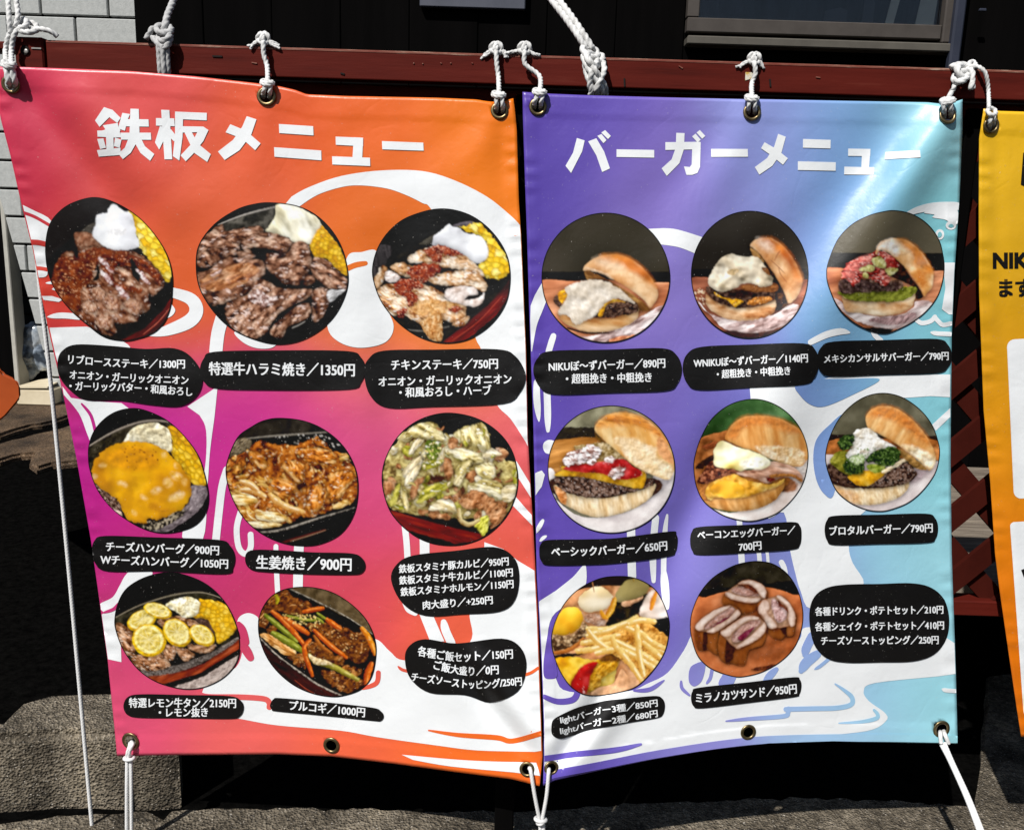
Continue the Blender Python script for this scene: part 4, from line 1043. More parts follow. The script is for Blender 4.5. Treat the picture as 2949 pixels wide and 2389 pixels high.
def sdist(X, Y, P, vec=False):
    """distance to a closed outline, positive inside"""
    P = np.asarray(P, float); d = np.full(X.shape, 1e18); ins = np.zeros(X.shape, bool); vx = np.zeros(X.shape); vy = np.zeros(X.shape)
    for i in range(len(P)):
        a, b = P[i], P[(i + 1) % len(P)]
        e = b - a; L = (e * e).sum() + 1e-9
        t = np.clip(((X - a[0]) * e[0] + (Y - a[1]) * e[1]) / L, 0, 1)
        ux, uy = X - a[0] - t * e[0], Y - a[1] - t * e[1]; q = ux * ux + uy * uy; m = q < d
        d = np.where(m, q, d); vx = np.where(m, ux, vx); vy = np.where(m, uy, vy)
        if a[1] != b[1]:
            c = ((a[1] > Y) != (b[1] > Y)) & (X < (b[0] - a[0]) * (Y - a[1]) / (b[1] - a[1]) + a[0])
            ins ^= c
    d = np.sqrt(d)
    if vec: return np.where(ins, d, -d), -vx / (d + 1e-6), -vy / (d + 1e-6)
    return np.where(ins, d, -d)

def pal(cols, t):
    C = np.array([lin(c) for c in cols]); x = np.clip(t, 0, 1) * (len(C) - 1)
    i = np.minimum(x.astype(int), len(C) - 2); f = (x - i)[..., None]
    return C[i] * (1 - f) + C[i + 1] * f

class Pic:
    def __init__(s, B, ox, oy, sc, outline, bg, n=190):
        s.B, s.ox, s.oy, s.sc = B, ox, oy, sc
        O = np.array(outline if len(outline) > 40 else spline(outline, True, 8), float)
        c = (O.min(0) + O.max(0)) / 2
        th = np.arctan2(O[:, 1] - c[1], O[:, 0] - c[0]); rr = np.hypot(O[:, 0] - c[0], O[:, 1] - c[1])
        o = np.argsort(th); th, rr = th[o], rr[o]
        th = np.r_[th[-1] - 2 * np.pi, th, th[0] + 2 * np.pi]; rr = np.r_[rr[-1], rr, rr[0]]
        a = np.linspace(-1, 1, n + 1); A, Bq = np.meshgrid(a, a)
        x = A * np.sqrt(1 - Bq * Bq / 2); y = Bq * np.sqrt(1 - A * A / 2)
        ang = np.arctan2(y, x); r = np.hypot(x, y); R = np.interp(ang, th, rr)
        s.X = (c[0] + R * r * np.cos(ang)).ravel(); s.Y = (c[1] + R * r * np.sin(ang)).ravel(); s.r = r.ravel(); s.n = n
        s.C = np.tile(lin(bg), (len(s.X), 1)); s.seed = int(ox * 7 + oy)
    def S(s):
        s.seed += 13; return s.seed
    def box(s, P, m):
        P = np.asarray(P); return (s.X > P[:, 0].min() - m) & (s.X < P[:, 0].max() + m) & (s.Y > P[:, 1].min() - m) & (s.Y < P[:, 1].max() + m)
    def put(s, i, m, c):
        s.C[i] = s.C[i] * (1 - m[:, None]) + c * m[:, None]
    def L(s, poly, cols, sc=60, an=(0, 1), w=14, ws=50, ct=1.6, hi=None, edge=0.0, ew=60, soft=7, sh=None, mode='fbm', relief=0.6, smooth=True, op=1.0, oct=4, bev=0.3, ao=0.45, rim=None):
        """one painted patch: outline, palette, grain"""
        if poly[0] == 'e':
            _, cx, cy, rx, ry, ro = poly; t = np.linspace(0, 2 * np.pi, 40)[:-1]; ro = math.radians(ro)
            P = np.stack([cx + rx * np.cos(t) * math.cos(ro) - ry * np.sin(t) * math.sin(ro), cy + rx * np.cos(t) * math.sin(ro) + ry * np.sin(t) * math.cos(ro)], 1)
        else:
            P = spline(poly, True, 5) if smooth else np.array(poly, float)
        i = s.box(P, w + 50)
        if not i.any(): return
        X, Y = s.X[i], s.Y[i]; k = s.S()
        wx = (fbm(X / ws, Y / ws, k, 3) - .5) * 2 * w; wy = (fbm(X / ws + 40, Y / ws, k + 3, 3) - .5) * 2 * w
        d, ox_, oy_ = sdist(X + wx, Y + wy, P, True)
        flat = not smooth or soft > 15 or op < 1
        if not flat and ao: s.C[i] *= (1 - ao * np.exp(-np.maximum(-sdist(X - 5, Y - 12, P), 0) / 22) * (d < 0))[:, None]
        m = np.clip(d / soft + 0.5, 0, 1) * op
        a = math.radians(an[0]); u = (X * math.cos(a) + Y * math.sin(a)) / sc / an[1]; v = (-X * math.sin(a) + Y * math.cos(a)) / sc
        u, v = u + wx / sc * 0.7, v + wy / sc * 0.7
        if mode == 'fbm':
            t = fbm(u, v, k + 7, oct); t2 = fbm(u + 0.22, v + 0.3, k + 7, oct)
            c = pal(cols, (t - .5) * ct + .5)
            c = c * (1 + relief * 2.2 * np.clip(t - t2, -.35, .35))[:, None]
        elif mode == 'ridge':
            t = 1 - 2 * np.abs(fbm(u, v, k + 7, oct) - .5); t2 = 1 - 2 * np.abs(fbm(u + .15, v + .2, k + 7, oct) - .5)
            t = t * t
            c = pal(cols, (t - .55) * ct + .5); c = c * (1 + relief * 2 * np.clip(t - t2 * t2, -.35, .35))[:, None]
        else:
            f1, f2, cid = cells(u, v, k)
            e = np.clip((f2 - f1) / 0.45, 0, 1) ** 0.7; g1, g2, _ = cells(u + 0.12, v + 0.16, k)
            c = pal(cols, np.clip(0.15 + 0.75 * cid + 0.25 * (0.5 - f1), 0, 1)) * (0.62 + 0.42 * e)[:, None]
            c = c * (1 + 0.55 * np.clip(g1 - f1, -.3, .3))[:, None]
            wl = np.clip((0.22 - np.hypot(f1, 0.04 + 0 * f1)) * 5, 0, 1) * (cid > .55) * 0.45
            c = c * (1 - wl[:, None]) + np.clip(c * 1.5 + .12, 0, .95) * wl[:, None]
        if hi:
            hc, th = hi[0], hi[1]; hs = sc * (hi[2] if len(hi) > 2 else 0.5)
            h = np.clip((fbm(X / hs / an[1], Y / hs, k + 21, 3, .6) - th) * 14, 0, 1)
            c = c * (1 - h[:, None]) + lin(hc) * h[:, None]
        if sh:        # broad light across the shape: direction x, y, amount
            q = ((X - P[:, 0].mean()) * sh[0] + (Y - P[:, 1].mean()) * sh[1]) / (0.5 * max(np.ptp(P[:, 0]), np.ptp(P[:, 1])))
            c = c * np.clip(1 + sh[2] * q, 0.15, 2.2)[:, None]
        if not flat and bev: c = c * (1 + bev * (-0.45 * ox_ - 0.9 * oy_) * np.exp(-np.maximum(d, 0) / (ew * 0.8)))[:, None]
        if rim: e_ = np.exp(-np.maximum(d, 0) / rim[1])[:, None]; c = c * (1 - e_) + lin(rim[0]) * e_
        if edge:
            c = c * (1 - edge * np.exp(-np.maximum(d, 0) / ew))[:, None]
        s.put(i, m, c)
    def T(s, path, w, col, dark=None, hi=None, grain=0.25, taper=0.5):
        """rounded strip: chips, carrot, asparagus, rims"""
        P = spline(path, False, 6) if len(path) > 2 else np.array([path[0], ((path[0][0] + path[1][0]) / 2, (path[0][1] + path[1][1]) / 2), path[1]], float)
        i = s.box(P, w + 10)
        if not i.any(): return
        X, Y = s.X[i], s.Y[i]; k = s.S()
        best = np.full(X.shape, 1e18); sid = np.zeros(X.shape); kk = np.zeros(X.shape)
        for j in range(len(P) - 1):
            a, b = P[j], P[j + 1]; e = b - a; L = (e * e).sum() + 1e-9
            t = np.clip(((X - a[0]) * e[0] + (Y - a[1]) * e[1]) / L, 0, 1)
            dx, dy = X - a[0] - t * e[0], Y - a[1] - t * e[1]; d = dx * dx + dy * dy
            m = d < best; sd = (dx * -e[1] + dy * e[0]) / math.sqrt(L)
            best = np.where(m, d, best); sid = np.where(m, sd, sid); kk = np.where(m, (j + t) / (len(P) - 1), kk)
        wl = w / 2 * (taper + (1 - taper) * np.sin(np.pi * np.clip(kk, 0.05, 0.95)) ** 0.5)
        d = np.sqrt(best) + (fbm(X / 25, Y / 25, k, 2) - .5) * w * 0.18
        m = np.clip((wl - d) / 6 + .5, 0, 1)
        q = np.clip(sid / np.maximum(wl, 1), -1, 1)
        c0 = lin(col); c1 = lin(dark) if dark is not None else c0 * 0.35
        t = np.clip(0.5 + 0.5 * q, 0, 1)
        t = np.clip(t + (fbm(X / 30, Y / 30, k + 3, 3) - .5) * grain * 2, 0, 1)
        c = c1 + (c0 - c1) * (1 - t)[:, None]
        if hi is not None:
            h = np.exp(-((q + 0.35) / 0.22) ** 2) * np.clip((fbm(X / 60, Y / 60, k + 5, 3) - .38) * 6, 0, 1)
            c = c * (1 - h[:, None]) + lin(hi) * h[:, None]
        s.put(i, m, c)
    def rough(s, poly, n, size, pals, seed, strip=0.5, aspect=3.0, hi=None, ang=None):
        """heap of many small curled pieces inside an outline"""
        P = spline(poly, True, 5); r = random.Random(seed)
        x0, y0 = P.min(0); x1, y1 = P.max(0); k = 0; tries = 0
        while k < n and tries < n * 30:
            tries += 1
            x, y = r.uniform(x0, x1), r.uniform(y0, y1)
            if sdist(np.array([x]), np.array([y]), P)[0] < size * 0.15: continue
            a = r.uniform(0, 6.28) if ang is None else math.radians(ang + r.gauss(0, 28)); l = size * r.uniform(0.6, 1.5); col = r.choice(pals)
            if r.random() < strip:
                bend = r.uniform(-.6, .6)
                p = [(x + l * q * math.cos(a + bend * q), y + l * q * math.sin(a + bend * q)) for q in (-1, -.3, .4, 1)]
                s.T(p, size * r.uniform(.35, .75), col[1], col[0], hi if r.random() < .5 else None, 0.45, 0.35)
            else:
                pts = []
                for q in range(7):
                    b = q / 7 * 6.28; rr = l * r.uniform(.55, 1.0)
                    pts.append((x + rr * math.cos(b) * math.cos(a) - rr / aspect * 1.6 * math.sin(b) * math.sin(a), y + rr * math.cos(b) * math.sin(a) + rr / aspect * 1.6 * math.sin(b) * math.cos(a)))
                s.L(pts, col, size * 0.5, (math.degrees(a), 2), 8, 30, 1.8, (hi, .66, .5) if hi and r.random() < .5 else None, 0.4, size * .35, 6, (r.uniform(-1, 1), -0.8, 0.25), ao=0.28)
            k += 1
    def dots(s, poly, n, size, cols, seed):
        P = spline(poly, True, 5); r = random.Random(seed); x0, y0 = P.min(0); x1, y1 = P.max(0); k = 0; t = 0
        while k < n and t < n * 20:
            t += 1; x, y = r.uniform(x0, x1), r.uniform(y0, y1)
            if sdist(np.array([x]), np.array([y]), P)[0] < 0: continue
            k += 1; q = size * r.uniform(.5, 1.3); i = (np.abs(s.X - x) < q * 2) & (np.abs(s.Y - y) < q * 2)
            if not i.any(): continue
            d = np.hypot((s.X[i] - x) * r.uniform(.8, 1.3), (s.Y[i] - y) * r.uniform(.8, 1.3))
            s.put(i, np.clip((q - d) / 4 + .5, 0, 1), np.tile(lin(r.choice(cols)), (int(i.sum()), 1)))
    def done(s, parent, label):
        C = s.C.reshape(s.n + 1, s.n + 1, 3)
        for ax in (0, 1):      # the softness of a printed photograph
            a = np.moveaxis(C, ax, 0); a = np.concatenate([a[:1], a, a[-1:]], 0); C = np.moveaxis(0.25 * a[:-2] + 0.5 * a[1:-1] + 0.25 * a[2:], 0, ax)
        C = C.reshape(-1, 3)
        m = np.clip((s.r - 0.978) / 0.012, 0, 1)[:, None]
        C = C * (1 - m) + lin((14, 12, 14)) * m
        px, py = s.ox + s.X / s.sc, s.oy + s.Y / s.sc
        n = s.n; idx = np.arange((n + 1) ** 2).reshape(n + 1, n + 1)
        f = np.stack([idx[:-1, :-1], idx[1:, :-1], idx[1:, 1:], idx[:-1, 1:]], -1).reshape(-1, 4)
        nn = s.B.Nm(px, py)
        co = at(px, py, s.B.Y(px, py)) + nn * 0.0020
        o = build('food_picture', co, f, nn, M_photo, parent, np.clip(C * KPR - 0.008, 0.002, 0.85))
        o['label'] = label
        return o
def ring(cx, cy, rx, ry): return [(cx + rx * math.cos(t), cy + ry * math.sin(t)) for t in np.linspace(0, 2 * math.pi, 61)[:-1]]
M_photo = vinyl('photo_printed_vinyl', 0.44, 0.34)

MEAT = [(60, 28, 16), (112, 60, 36), (156, 102, 74), (192, 146, 118), (220, 186, 160)]
SEAR = [(44, 22, 14), (96, 56, 38), (140, 96, 72), (178, 136, 112), (208, 176, 154)]
SAUCE = [(40, 10, 4), (92, 34, 12), (126, 56, 24), (150, 76, 36)]
CORN = [(206, 146, 10), (240, 192, 30), (252, 222, 70), (255, 244, 160)]
CORN2 = [(176, 120, 8), (212, 156, 14), (228, 180, 30), (240, 200, 66)]
MASH = [(206, 196, 160), (232, 226, 196), (244, 242, 226), (250, 250, 240)]
WHT = [(196, 196, 204), (228, 230, 236), (240, 243, 247), (248, 250, 252)]
PAN = [(14, 13, 12), (24, 22, 20), (38, 35, 30), (58, 52, 44)]
BUN = [(170, 92, 36), (204, 128, 66), (224, 160, 104), (238, 190, 144)]
BUNT = [(176, 84, 24), (212, 124, 44), (232, 164, 84), (244, 200, 132)]
CRUMB = [(206, 164, 108), (232, 200, 150), (244, 224, 188), (250, 240, 216)]
PATTY = [(30, 18, 14), (56, 36, 28), (86, 60, 48), (116, 88, 74), (146, 120, 106)]
CHED = [(196, 128, 14), (222, 158, 26), (236, 180, 44), (246, 206, 90)]
WOOD = [(176, 98, 62), (200, 124, 84), (216, 146, 106), (226, 164, 126)]
PAPER = [(150, 118, 112), (196, 168, 164), (222, 204, 202), (240, 230, 228)]
REDW = [(52, 8, 6), (92, 18, 14), (120, 30, 22), (150, 58, 44)]

# -- rib steak with brown sauce
p = Pic(BL, 100, 540, 3.774, [(650, 105), (900, 170), (1150, 330), (1350, 560), (1470, 800), (1505, 1050), (1470, 1350), (1330, 1560), (1100, 1650), (940, 1665), (750, 1620), (560, 1480), (380, 1320), (230, 1120), (150, 930), (117, 680), (150, 440), (240, 290), (400, 170)], (30, 27, 26))
p.L([(100, 860), (400, 580), (700, 380), (980, 250), (1200, 300), (1600, 800), (1600, 1700), (600, 1700)], PAN[:3], 200, smooth=False, w=4)
p.T([(120, 830), (380, 590), (660, 390)], 40, (30, 28, 26), (12, 10, 9)); p.L([(520, 470), (670, 370), (690, 480), (600, 500)], [(60, 56, 50), (96, 90, 82)], 60)
p.L([(860, 1700), (1200, 1530), (1400, 1330), (1540, 1130), (1620, 1500), (1300, 1720)], REDW, 90, (-40, 6), 6, smooth=False); p.T([(1190, 1590), (1350, 1460), (1490, 1290)], 16, (176, 96, 78), (110, 30, 24)); p.T([(930, 1620), (1250, 1420), (1510, 1080)], 40, (24, 20, 18), (10, 8, 8))
p.L([(1020, 260), (1180, 350), (1400, 620), (1500, 860), (1480, 980), (1430, 1010), (1330, 880), (1220, 760), (1130, 600), (1080, 420)], CORN, 60, (30, 1.3), 26, 34, mode='cell')
p.L([(430, 510), (480, 485), (620, 500), (760, 590), (800, 680), (620, 640), (510, 700), (480, 690)], MEAT[1:4], 40, hi=((214, 170, 140), .66), edge=.4)
p.L([(200, 1000), (260, 800), (320, 700), (420, 690), (470, 760), (520, 660), (740, 640), (900, 660), (1100, 700), (1260, 800), (1390, 950), (1410, 1050), (1300, 1180), (1240, 1130), (1250, 1310), (1150, 1380), (1120, 1440), (940, 1480), (860, 1460), (890, 1570), (780, 1600), (560, 1480), (380, 1320), (240, 1150)], MEAT, 62, (35, 1.8), 20, 60, 2.0, ((240, 214, 200), .69, .35), .5, 40)
p.L([(200, 1000), (270, 780), (480, 720), (620, 660), (880, 670), (1060, 730), (1080, 820), (900, 860), (720, 820), (640, 920), (640, 1000), (500, 1120), (520, 1260), (470, 1340), (380, 1310), (240, 1150)], SAUCE, 70, w=26, hi=((208, 150, 112), .7, .25), ct=1.3)
p.L([(730, 790), (860, 740), (1080, 740), (1250, 830), (1380, 980), (1370, 1060), (1230, 940), (1060, 850), (880, 880), (860, 960), (900, 1040), (1080, 1080), (1180, 1110), (1120, 1150), (930, 1100), (780, 1020)], SAUCE, 60, w=24, hi=((220, 160, 130), .68, .3))
p.L([(670, 840), (700, 860), (720, 950), (700, 1000), (640, 1010), (680, 930)], PAN[:2], 30); p.L([(1050, 780), (1090, 800), (1150, 960), (1130, 1030), (1060, 940)], PAN[:2], 30); p.L([(470, 640), (480, 760), (440, 740), (440, 680)], PAN[:2], 30)
for a, b in (((720, 900), (850, 1050)), ((860, 1080), (1080, 1230)), ((1130, 860), (1240, 1090)), ((760, 780), (800, 900))): p.L(('e', (a[0] + b[0]) / 2, (a[1] + b[1]) / 2, 110, 26, 48), [(150, 90, 80), (226, 200, 200), (250, 244, 244)], 26, w=18, ct=2.6, op=.85)
for x, y, r in ((700, 1150, 90), (860, 1250, 110), (1080, 1290, 110), (600, 1290, 90), (760, 1450, 110)): p.L(('e', x, y, r, r * .75, 30), MEAT[1:], 34, w=22, hi=((240, 210, 196), .68, .4), edge=.55, ew=22)
p.L([(860, 180), (960, 250), (1060, 280), (1090, 420), (1110, 520), (1140, 620), (1110, 660), (900, 680), (790, 650), (660, 560), (640, 480), (670, 390), (680, 300), (790, 280), (810, 220)], WHT, 260, w=14, oct=3, relief=.15, edge=.12)
p.L(('e', 900, 480, 110, 40, 0), [(200, 198, 198), (236, 236, 238)], 40, op=.6); p.dots([(250, 800), (700, 700), (600, 1050), (300, 1200)], 60, 9, [(210, 150, 110), (180, 110, 70)], 3)
p.done(BANL, 'picture of a rib steak in brown sauce with corn')

# -- skirt steak slices
p = Pic(BL, 550, 560, 3.858, [(900, 88), (1200, 130), (1450, 270), (1650, 520), (1750, 860), (1720, 1120), (1560, 1400), (1280, 1600), (980, 1665), (700, 1610), (450, 1490), (250, 1300), (100, 1050), (58, 800), (90, 560), (260, 330), (500, 170), (700, 105)], (18, 17, 16))
p.L([(300, 340), (640, 220), (960, 140), (960, 420), (500, 480), (300, 420)], [(28, 27, 24), (50, 48, 42), (96, 92, 84)], 90, smooth=False); p.T([(310, 335), (620, 220), (960, 135)], 18, (190, 184, 176), (110, 104, 98))
p.L([(960, 110), (1120, 110), (1330, 210), (1440, 300), (1460, 420), (1400, 500), (1320, 550), (1120, 520), (1080, 470), (840, 410), (870, 360), (940, 240)], MASH, 150, (60, 2), 12, relief=.6, ct=1.3)
p.L([(1420, 380), (1470, 360), (1640, 560), (1740, 800), (1740, 900), (1620, 820), (1520, 720), (1380, 700), (1340, 600), (1330, 540)], CORN2, 48, mode='cell')
SL = [[(90, 560), (200, 430), (330, 330), (390, 400), (480, 390), (740, 350), (800, 420), (560, 520), (540, 640), (400, 700), (320, 740), (90, 760)], [(200, 600), (360, 600), (340, 720), (220, 800), (80, 800), (100, 680)],
      [(560, 520), (640, 470), (800, 420), (1000, 450), (1120, 520), (1090, 600), (1030, 650), (860, 600), (640, 590), (680, 640), (620, 660)], [(500, 640), (640, 640), (720, 690), (600, 720)],
      [(60, 880), (200, 840), (360, 720), (500, 690), (700, 720), (800, 740), (830, 860), (740, 960), (640, 1080), (440, 1180), (220, 1240), (150, 1180), (90, 1060)],
      [(830, 680), (900, 650), (1080, 640), (1140, 540), (1260, 520), (1320, 600), (1340, 760), (1310, 850), (1240, 950), (1200, 1000), (1040, 990), (940, 900), (840, 800)],
      [(1350, 720), (1460, 705), (1560, 760), (1640, 860), (1730, 940), (1730, 1050), (1560, 1050), (1430, 960), (1350, 880)], [(1270, 880), (1350, 900), (1370, 980), (1260, 1010)],
      [(390, 1240), (500, 1150), (640, 1100), (740, 940), (860, 960), (980, 1040), (1180, 1050), (1340, 1050), (1340, 1120), (1200, 1200), (1020, 1290), (900, 1420), (860, 1520), (700, 1600), (560, 1550), (420, 1440)],
      [(1360, 1060), (1500, 1040), (1550, 1110), (1510, 1280), (1440, 1390), (1360, 1400), (1350, 1240)], [(960, 1420), (1120, 1280), (1280, 1200), (1340, 1290), (1260, 1400), (1080, 1460), (1010, 1590), (900, 1560), (890, 1500)]]
for j, q in enumerate(SL): p.L(q, SEAR, 44 if j != 4 else 60, ([20, 60, 15, 0, -25, -12, 40, 0, -35, 70, -40][j], 1.9), 14, 44, 1.9, ((232, 206, 196), .68, .6), .5, 26, relief=1.0)
p.L([(200, 880), (420, 780), (640, 760), (760, 840), (620, 980), (380, 1060), (160, 1060), (100, 960)], [(90, 42, 18), (150, 84, 42), (184, 124, 78), (214, 168, 130)], 40, (-25, 3), 18, op=.8, ct=2, relief=1)
p.L([(230, 880), (330, 830), (330, 850), (240, 905)], [(190, 150, 140), (236, 214, 208)], 20); p.L([(640, 1130), (760, 1040), (860, 1140), (960, 1110), (900, 1230), (740, 1230)], [(70, 40, 34), (170, 130, 120), (240, 228, 226)], 34, ct=2.6, op=.8)
p.L([(1530, 1070), (1720, 1060), (1640, 1120), (1540, 1190)], [(150, 150, 150), (220, 220, 222)], 30); p.T([(1130, 1480), (1200, 1450), (1270, 1410)], 12, (180, 176, 170))
p.done(BANL, 'picture of grilled skirt steak slices with mash')

# -- chicken steak
p = Pic(BL, 1050, 570, 3.945, [(840, 120), (1150, 170), (1400, 330), (1590, 580), (1660, 850), (1620, 1170), (1450, 1430), (1200, 1600), (920, 1650), (650, 1590), (400, 1430), (200, 1200), (100, 950), (90, 760), (160, 540), (300, 350), (500, 210)], (26, 24, 25))
p.L([(90, 560), (300, 560), (240, 760), (100, 900)], [(40, 37, 38), (66, 62, 64)], 30, (80, 8))
p.L([(230, 770), (500, 560), (900, 330), (1240, 260), (1700, 500), (1700, 1700), (500, 1700), (300, 1200)], [(14, 13, 12), (24, 22, 20), (34, 32, 28)], 100, smooth=False); p.L([(620, 520), (840, 390), (830, 480), (720, 530)], [(60, 56, 48), (84, 80, 70)], 50); p.L([(1000, 320), (1120, 270), (1240, 268), (1200, 330)], [(90, 84, 92), (120, 112, 120)], 60)
p.L([(860, 1660), (1100, 1470), (1400, 1220), (1680, 900), (1680, 1050), (1500, 1330), (1120, 1660)], REDW, 120, (-40, 6), 6, smooth=False); p.T([(1000, 1620), (1300, 1400), (1560, 1120)], 14, (170, 70, 56), (120, 30, 24)); p.L([(1100, 1660), (1500, 1330), (1680, 1060), (1700, 1500), (1300, 1700)], PAN[:2], 80, smooth=False); p.T([(440, 1490), (700, 1510), (960, 1460)], 12, (150, 146, 140))
p.L([(1060, 320), (1130, 330), (1270, 280), (1340, 310), (1480, 480), (1590, 640), (1650, 820), (1580, 900), (1500, 930), (1360, 880), (1280, 770), (1380, 690), (1400, 560), (1340, 450), (1180, 380)], CORN, 62, (30, 1.3), 26, 34, mode='cell')
p.L([(950, 300), (1000, 330), (1060, 330), (1150, 400), (1300, 430), (1370, 500), (1400, 620), (1380, 700), (1250, 740), (1160, 680), (1000, 580), (880, 540), (780, 540), (790, 440), (860, 380), (910, 340)], WHT, 260, w=14, oct=3, relief=.2, edge=.1)
CH = [(150, 84, 40), (206, 150, 96), (228, 186, 142), (240, 214, 184), (248, 234, 216)]
for j, (q, a) in enumerate((([(300, 770), (420, 735), (500, 760), (620, 840), (500, 900), (360, 850)], 30), ([(490, 690), (560, 630), (700, 570), (860, 540), (1000, 590), (1150, 660), (1260, 750), (1360, 870), (1330, 900), (1160, 830), (1000, 800), (860, 780), (640, 740), (520, 740)], 25), ([(720, 930), (900, 850), (1000, 830), (1100, 820), (1260, 830), (1340, 900), (1390, 1000), (1360, 1060), (1200, 1010), (1000, 1000), (840, 990)], 20),
    ([(100, 960), (190, 770), (250, 800), (230, 900), (170, 1010), (110, 1040)], 100), ([(130, 1060), (240, 980), (380, 980), (660, 980), (900, 1080), (920, 1150), (1130, 1210), (1150, 1260), (1130, 1420), (1000, 1420), (880, 1380), (860, 1480), (890, 1560), (840, 1630), (740, 1600), (660, 1450), (560, 1390), (420, 1320), (300, 1330), (200, 1210)], 35), ([(1190, 1350), (1160, 1430), (1090, 1455), (1000, 1440), (1100, 1370)], 0))):
    p.L(q, CH, 50, (a, 2), 16, 40, 2.0, ((252, 244, 232), .68, .5), .5, 30, relief=.9)
p.L([(640, 1400), (860, 1280), (880, 1400), (890, 1580), (840, 1630), (740, 1600), (660, 1480)], [(150, 80, 26), (196, 130, 64), (226, 176, 116), (244, 214, 170)], 30, w=16, edge=.4); p.L([(500, 1180), (760, 1160), (1080, 1200), (900, 1300), (640, 1330), (520, 1260)], [(190, 124, 54), (220, 166, 100), (238, 202, 150)], 34, w=24, op=.9)
p.L([(240, 840), (300, 830), (390, 880), (380, 930), (290, 950), (240, 920)], [(210, 190, 180), (240, 232, 230)], 30); p.L([(920, 1060), (1010, 1010), (1160, 1000), (1270, 1030), (1280, 1090), (1180, 1110), (1130, 1160), (1300, 1130), (1360, 1080), (1340, 1180), (1260, 1240), (1160, 1220), (1000, 1180), (920, 1140)], [(214, 190, 176), (238, 226, 220), (250, 246, 244)], 70, relief=.4, edge=.3, ew=20)
for q in ([(680, 590), (860, 540), (1000, 580), (1120, 640), (1000, 660), (890, 640), (880, 700), (820, 740), (760, 700)], [(480, 840), (560, 780), (700, 750), (840, 760), (860, 820), (760, 900), (680, 960), (560, 930), (500, 880)], [(340, 990), (440, 920), (640, 960), (650, 1020), (540, 1060), (610, 1110), (590, 1180), (500, 1230), (470, 1120), (380, 1080)], [(960, 1260), (1060, 1230), (1110, 1260), (1040, 1300)], [(370, 1300), (440, 1250), (480, 1280), (420, 1370)]): p.L(q, [(70, 14, 6), (118, 36, 18), (146, 58, 32), (170, 84, 50)], 34, w=26, ws=34, hi=((226, 170, 140), .67, .4))
p.done(BANL, 'picture of a chicken steak under red sauce')

# -- cheese hamburg steak
p = Pic(BL, 230, 1150, 4.234, [(680, 100), (900, 160), (1100, 270), (1290, 450), (1450, 680), (1540, 950), (1575, 1200), (1530, 1400), (1400, 1540), (1200, 1610), (1000, 1625), (800, 1580), (600, 1480), (400, 1330), (230, 1120), (130, 880), (103, 640), (150, 430), (270, 260), (450, 140)], (14, 12, 13))
p.L([(90, 590), (300, 460), (560, 340), (900, 260), (1100, 270), (1200, 360), (700, 560), (300, 660), (100, 900)], [(26, 23, 17), (46, 41, 30), (74, 68, 54)], 60, smooth=False); p.T([(110, 570), (400, 400), (680, 290), (900, 255), (1080, 270)], 24, (168, 156, 142), (110, 100, 90))
p.L([(1360, 1060), (1480, 1040), (1560, 1080), (1530, 1230), (1400, 1400), (1200, 1530), (1060, 1610), (820, 1590), (760, 1510), (1000, 1460), (1260, 1330), (1360, 1190)], [(70, 62, 64), (118, 106, 110), (140, 128, 132), (170, 158, 160)], 40, w=10); p.L([(760, 1510), (1000, 1440), (1200, 1340), (1280, 1360), (1180, 1460), (1000, 1560), (820, 1590)], [(16, 14, 12), (60, 52, 44), (190, 176, 150)], 26, ct=3)
p.L([(1080, 330), (1200, 360), (1390, 580), (1500, 820), (1545, 1010), (1490, 1050), (1360, 1000), (1270, 860), (1120, 640), (1130, 500)], CORN2, 56, (55, 1.5), mode='cell'); p.L([(550, 490), (620, 380), (720, 310), (920, 280), (1050, 340), (1110, 400), (1130, 540), (1100, 640), (900, 540), (760, 510), (560, 510)], [(190, 176, 140), (216, 204, 168), (228, 220, 190), (238, 232, 210)], 80, relief=.9)
p.L([(180, 1030), (330, 1100), (480, 1240), (520, 1400), (420, 1370), (260, 1180)], PATTY, 30, ct=2.4, hi=((226, 196, 176), .68)); p.L([(400, 1330), (500, 1360), (520, 1410), (480, 1420)], [(200, 170, 150), (230, 210, 200)], 30)
p.L([(150, 850), (230, 680), (370, 570), (560, 515), (780, 515), (960, 570), (1110, 660), (1260, 830), (1350, 1000), (1360, 1150), (1300, 1270), (1180, 1370), (980, 1450), (820, 1450), (800, 1510), (640, 1480), (540, 1400), (480, 1240), (330, 1120), (240, 1060), (170, 980)], [(188, 122, 12), (206, 142, 16), (216, 156, 22), (226, 172, 36)], 260, w=22, ct=1.2, oct=3, relief=.35, edge=.25, ew=40)
p.L([(330, 650), (640, 560), (900, 640), (960, 800), (640, 860), (400, 800)], [(204, 134, 14), (222, 152, 20)], 160, soft=90, op=.8)
for x, y, a, b, r in ((1180, 930, 70, 40, 20), (1080, 1010, 50, 44, 60), (1180, 1180, 100, 34, -25), (960, 1090, 50, 18, 0), (545, 1025, 38, 14, 40), (490, 1010, 18, 12, 0), (290, 800, 34, 14, 0), (660, 1370, 36, 14, 35), (1030, 670, 20, 34, 0), (790, 1190, 34, 12, 30), (920, 1130, 34, 10, 10), (1280, 1000, 16, 30, 0), (1180, 800, 14, 24, 0), (180, 930, 24, 16, 0)): p.L(('e', x, y, a, b, r), [(226, 178, 60), (246, 226, 160), (252, 246, 222)], 60, soft=60, w=8, op=.5)
p.dots([(560, 560), (900, 600), (980, 780), (640, 860)], 26, 9, [(150, 92, 10), (120, 66, 10)], 4); p.L([(900, 1250), (1020, 1330), (1180, 1330), (1040, 1370), (860, 1330)], [(150, 92, 8), (186, 120, 14)], 50, soft=50, op=.6)
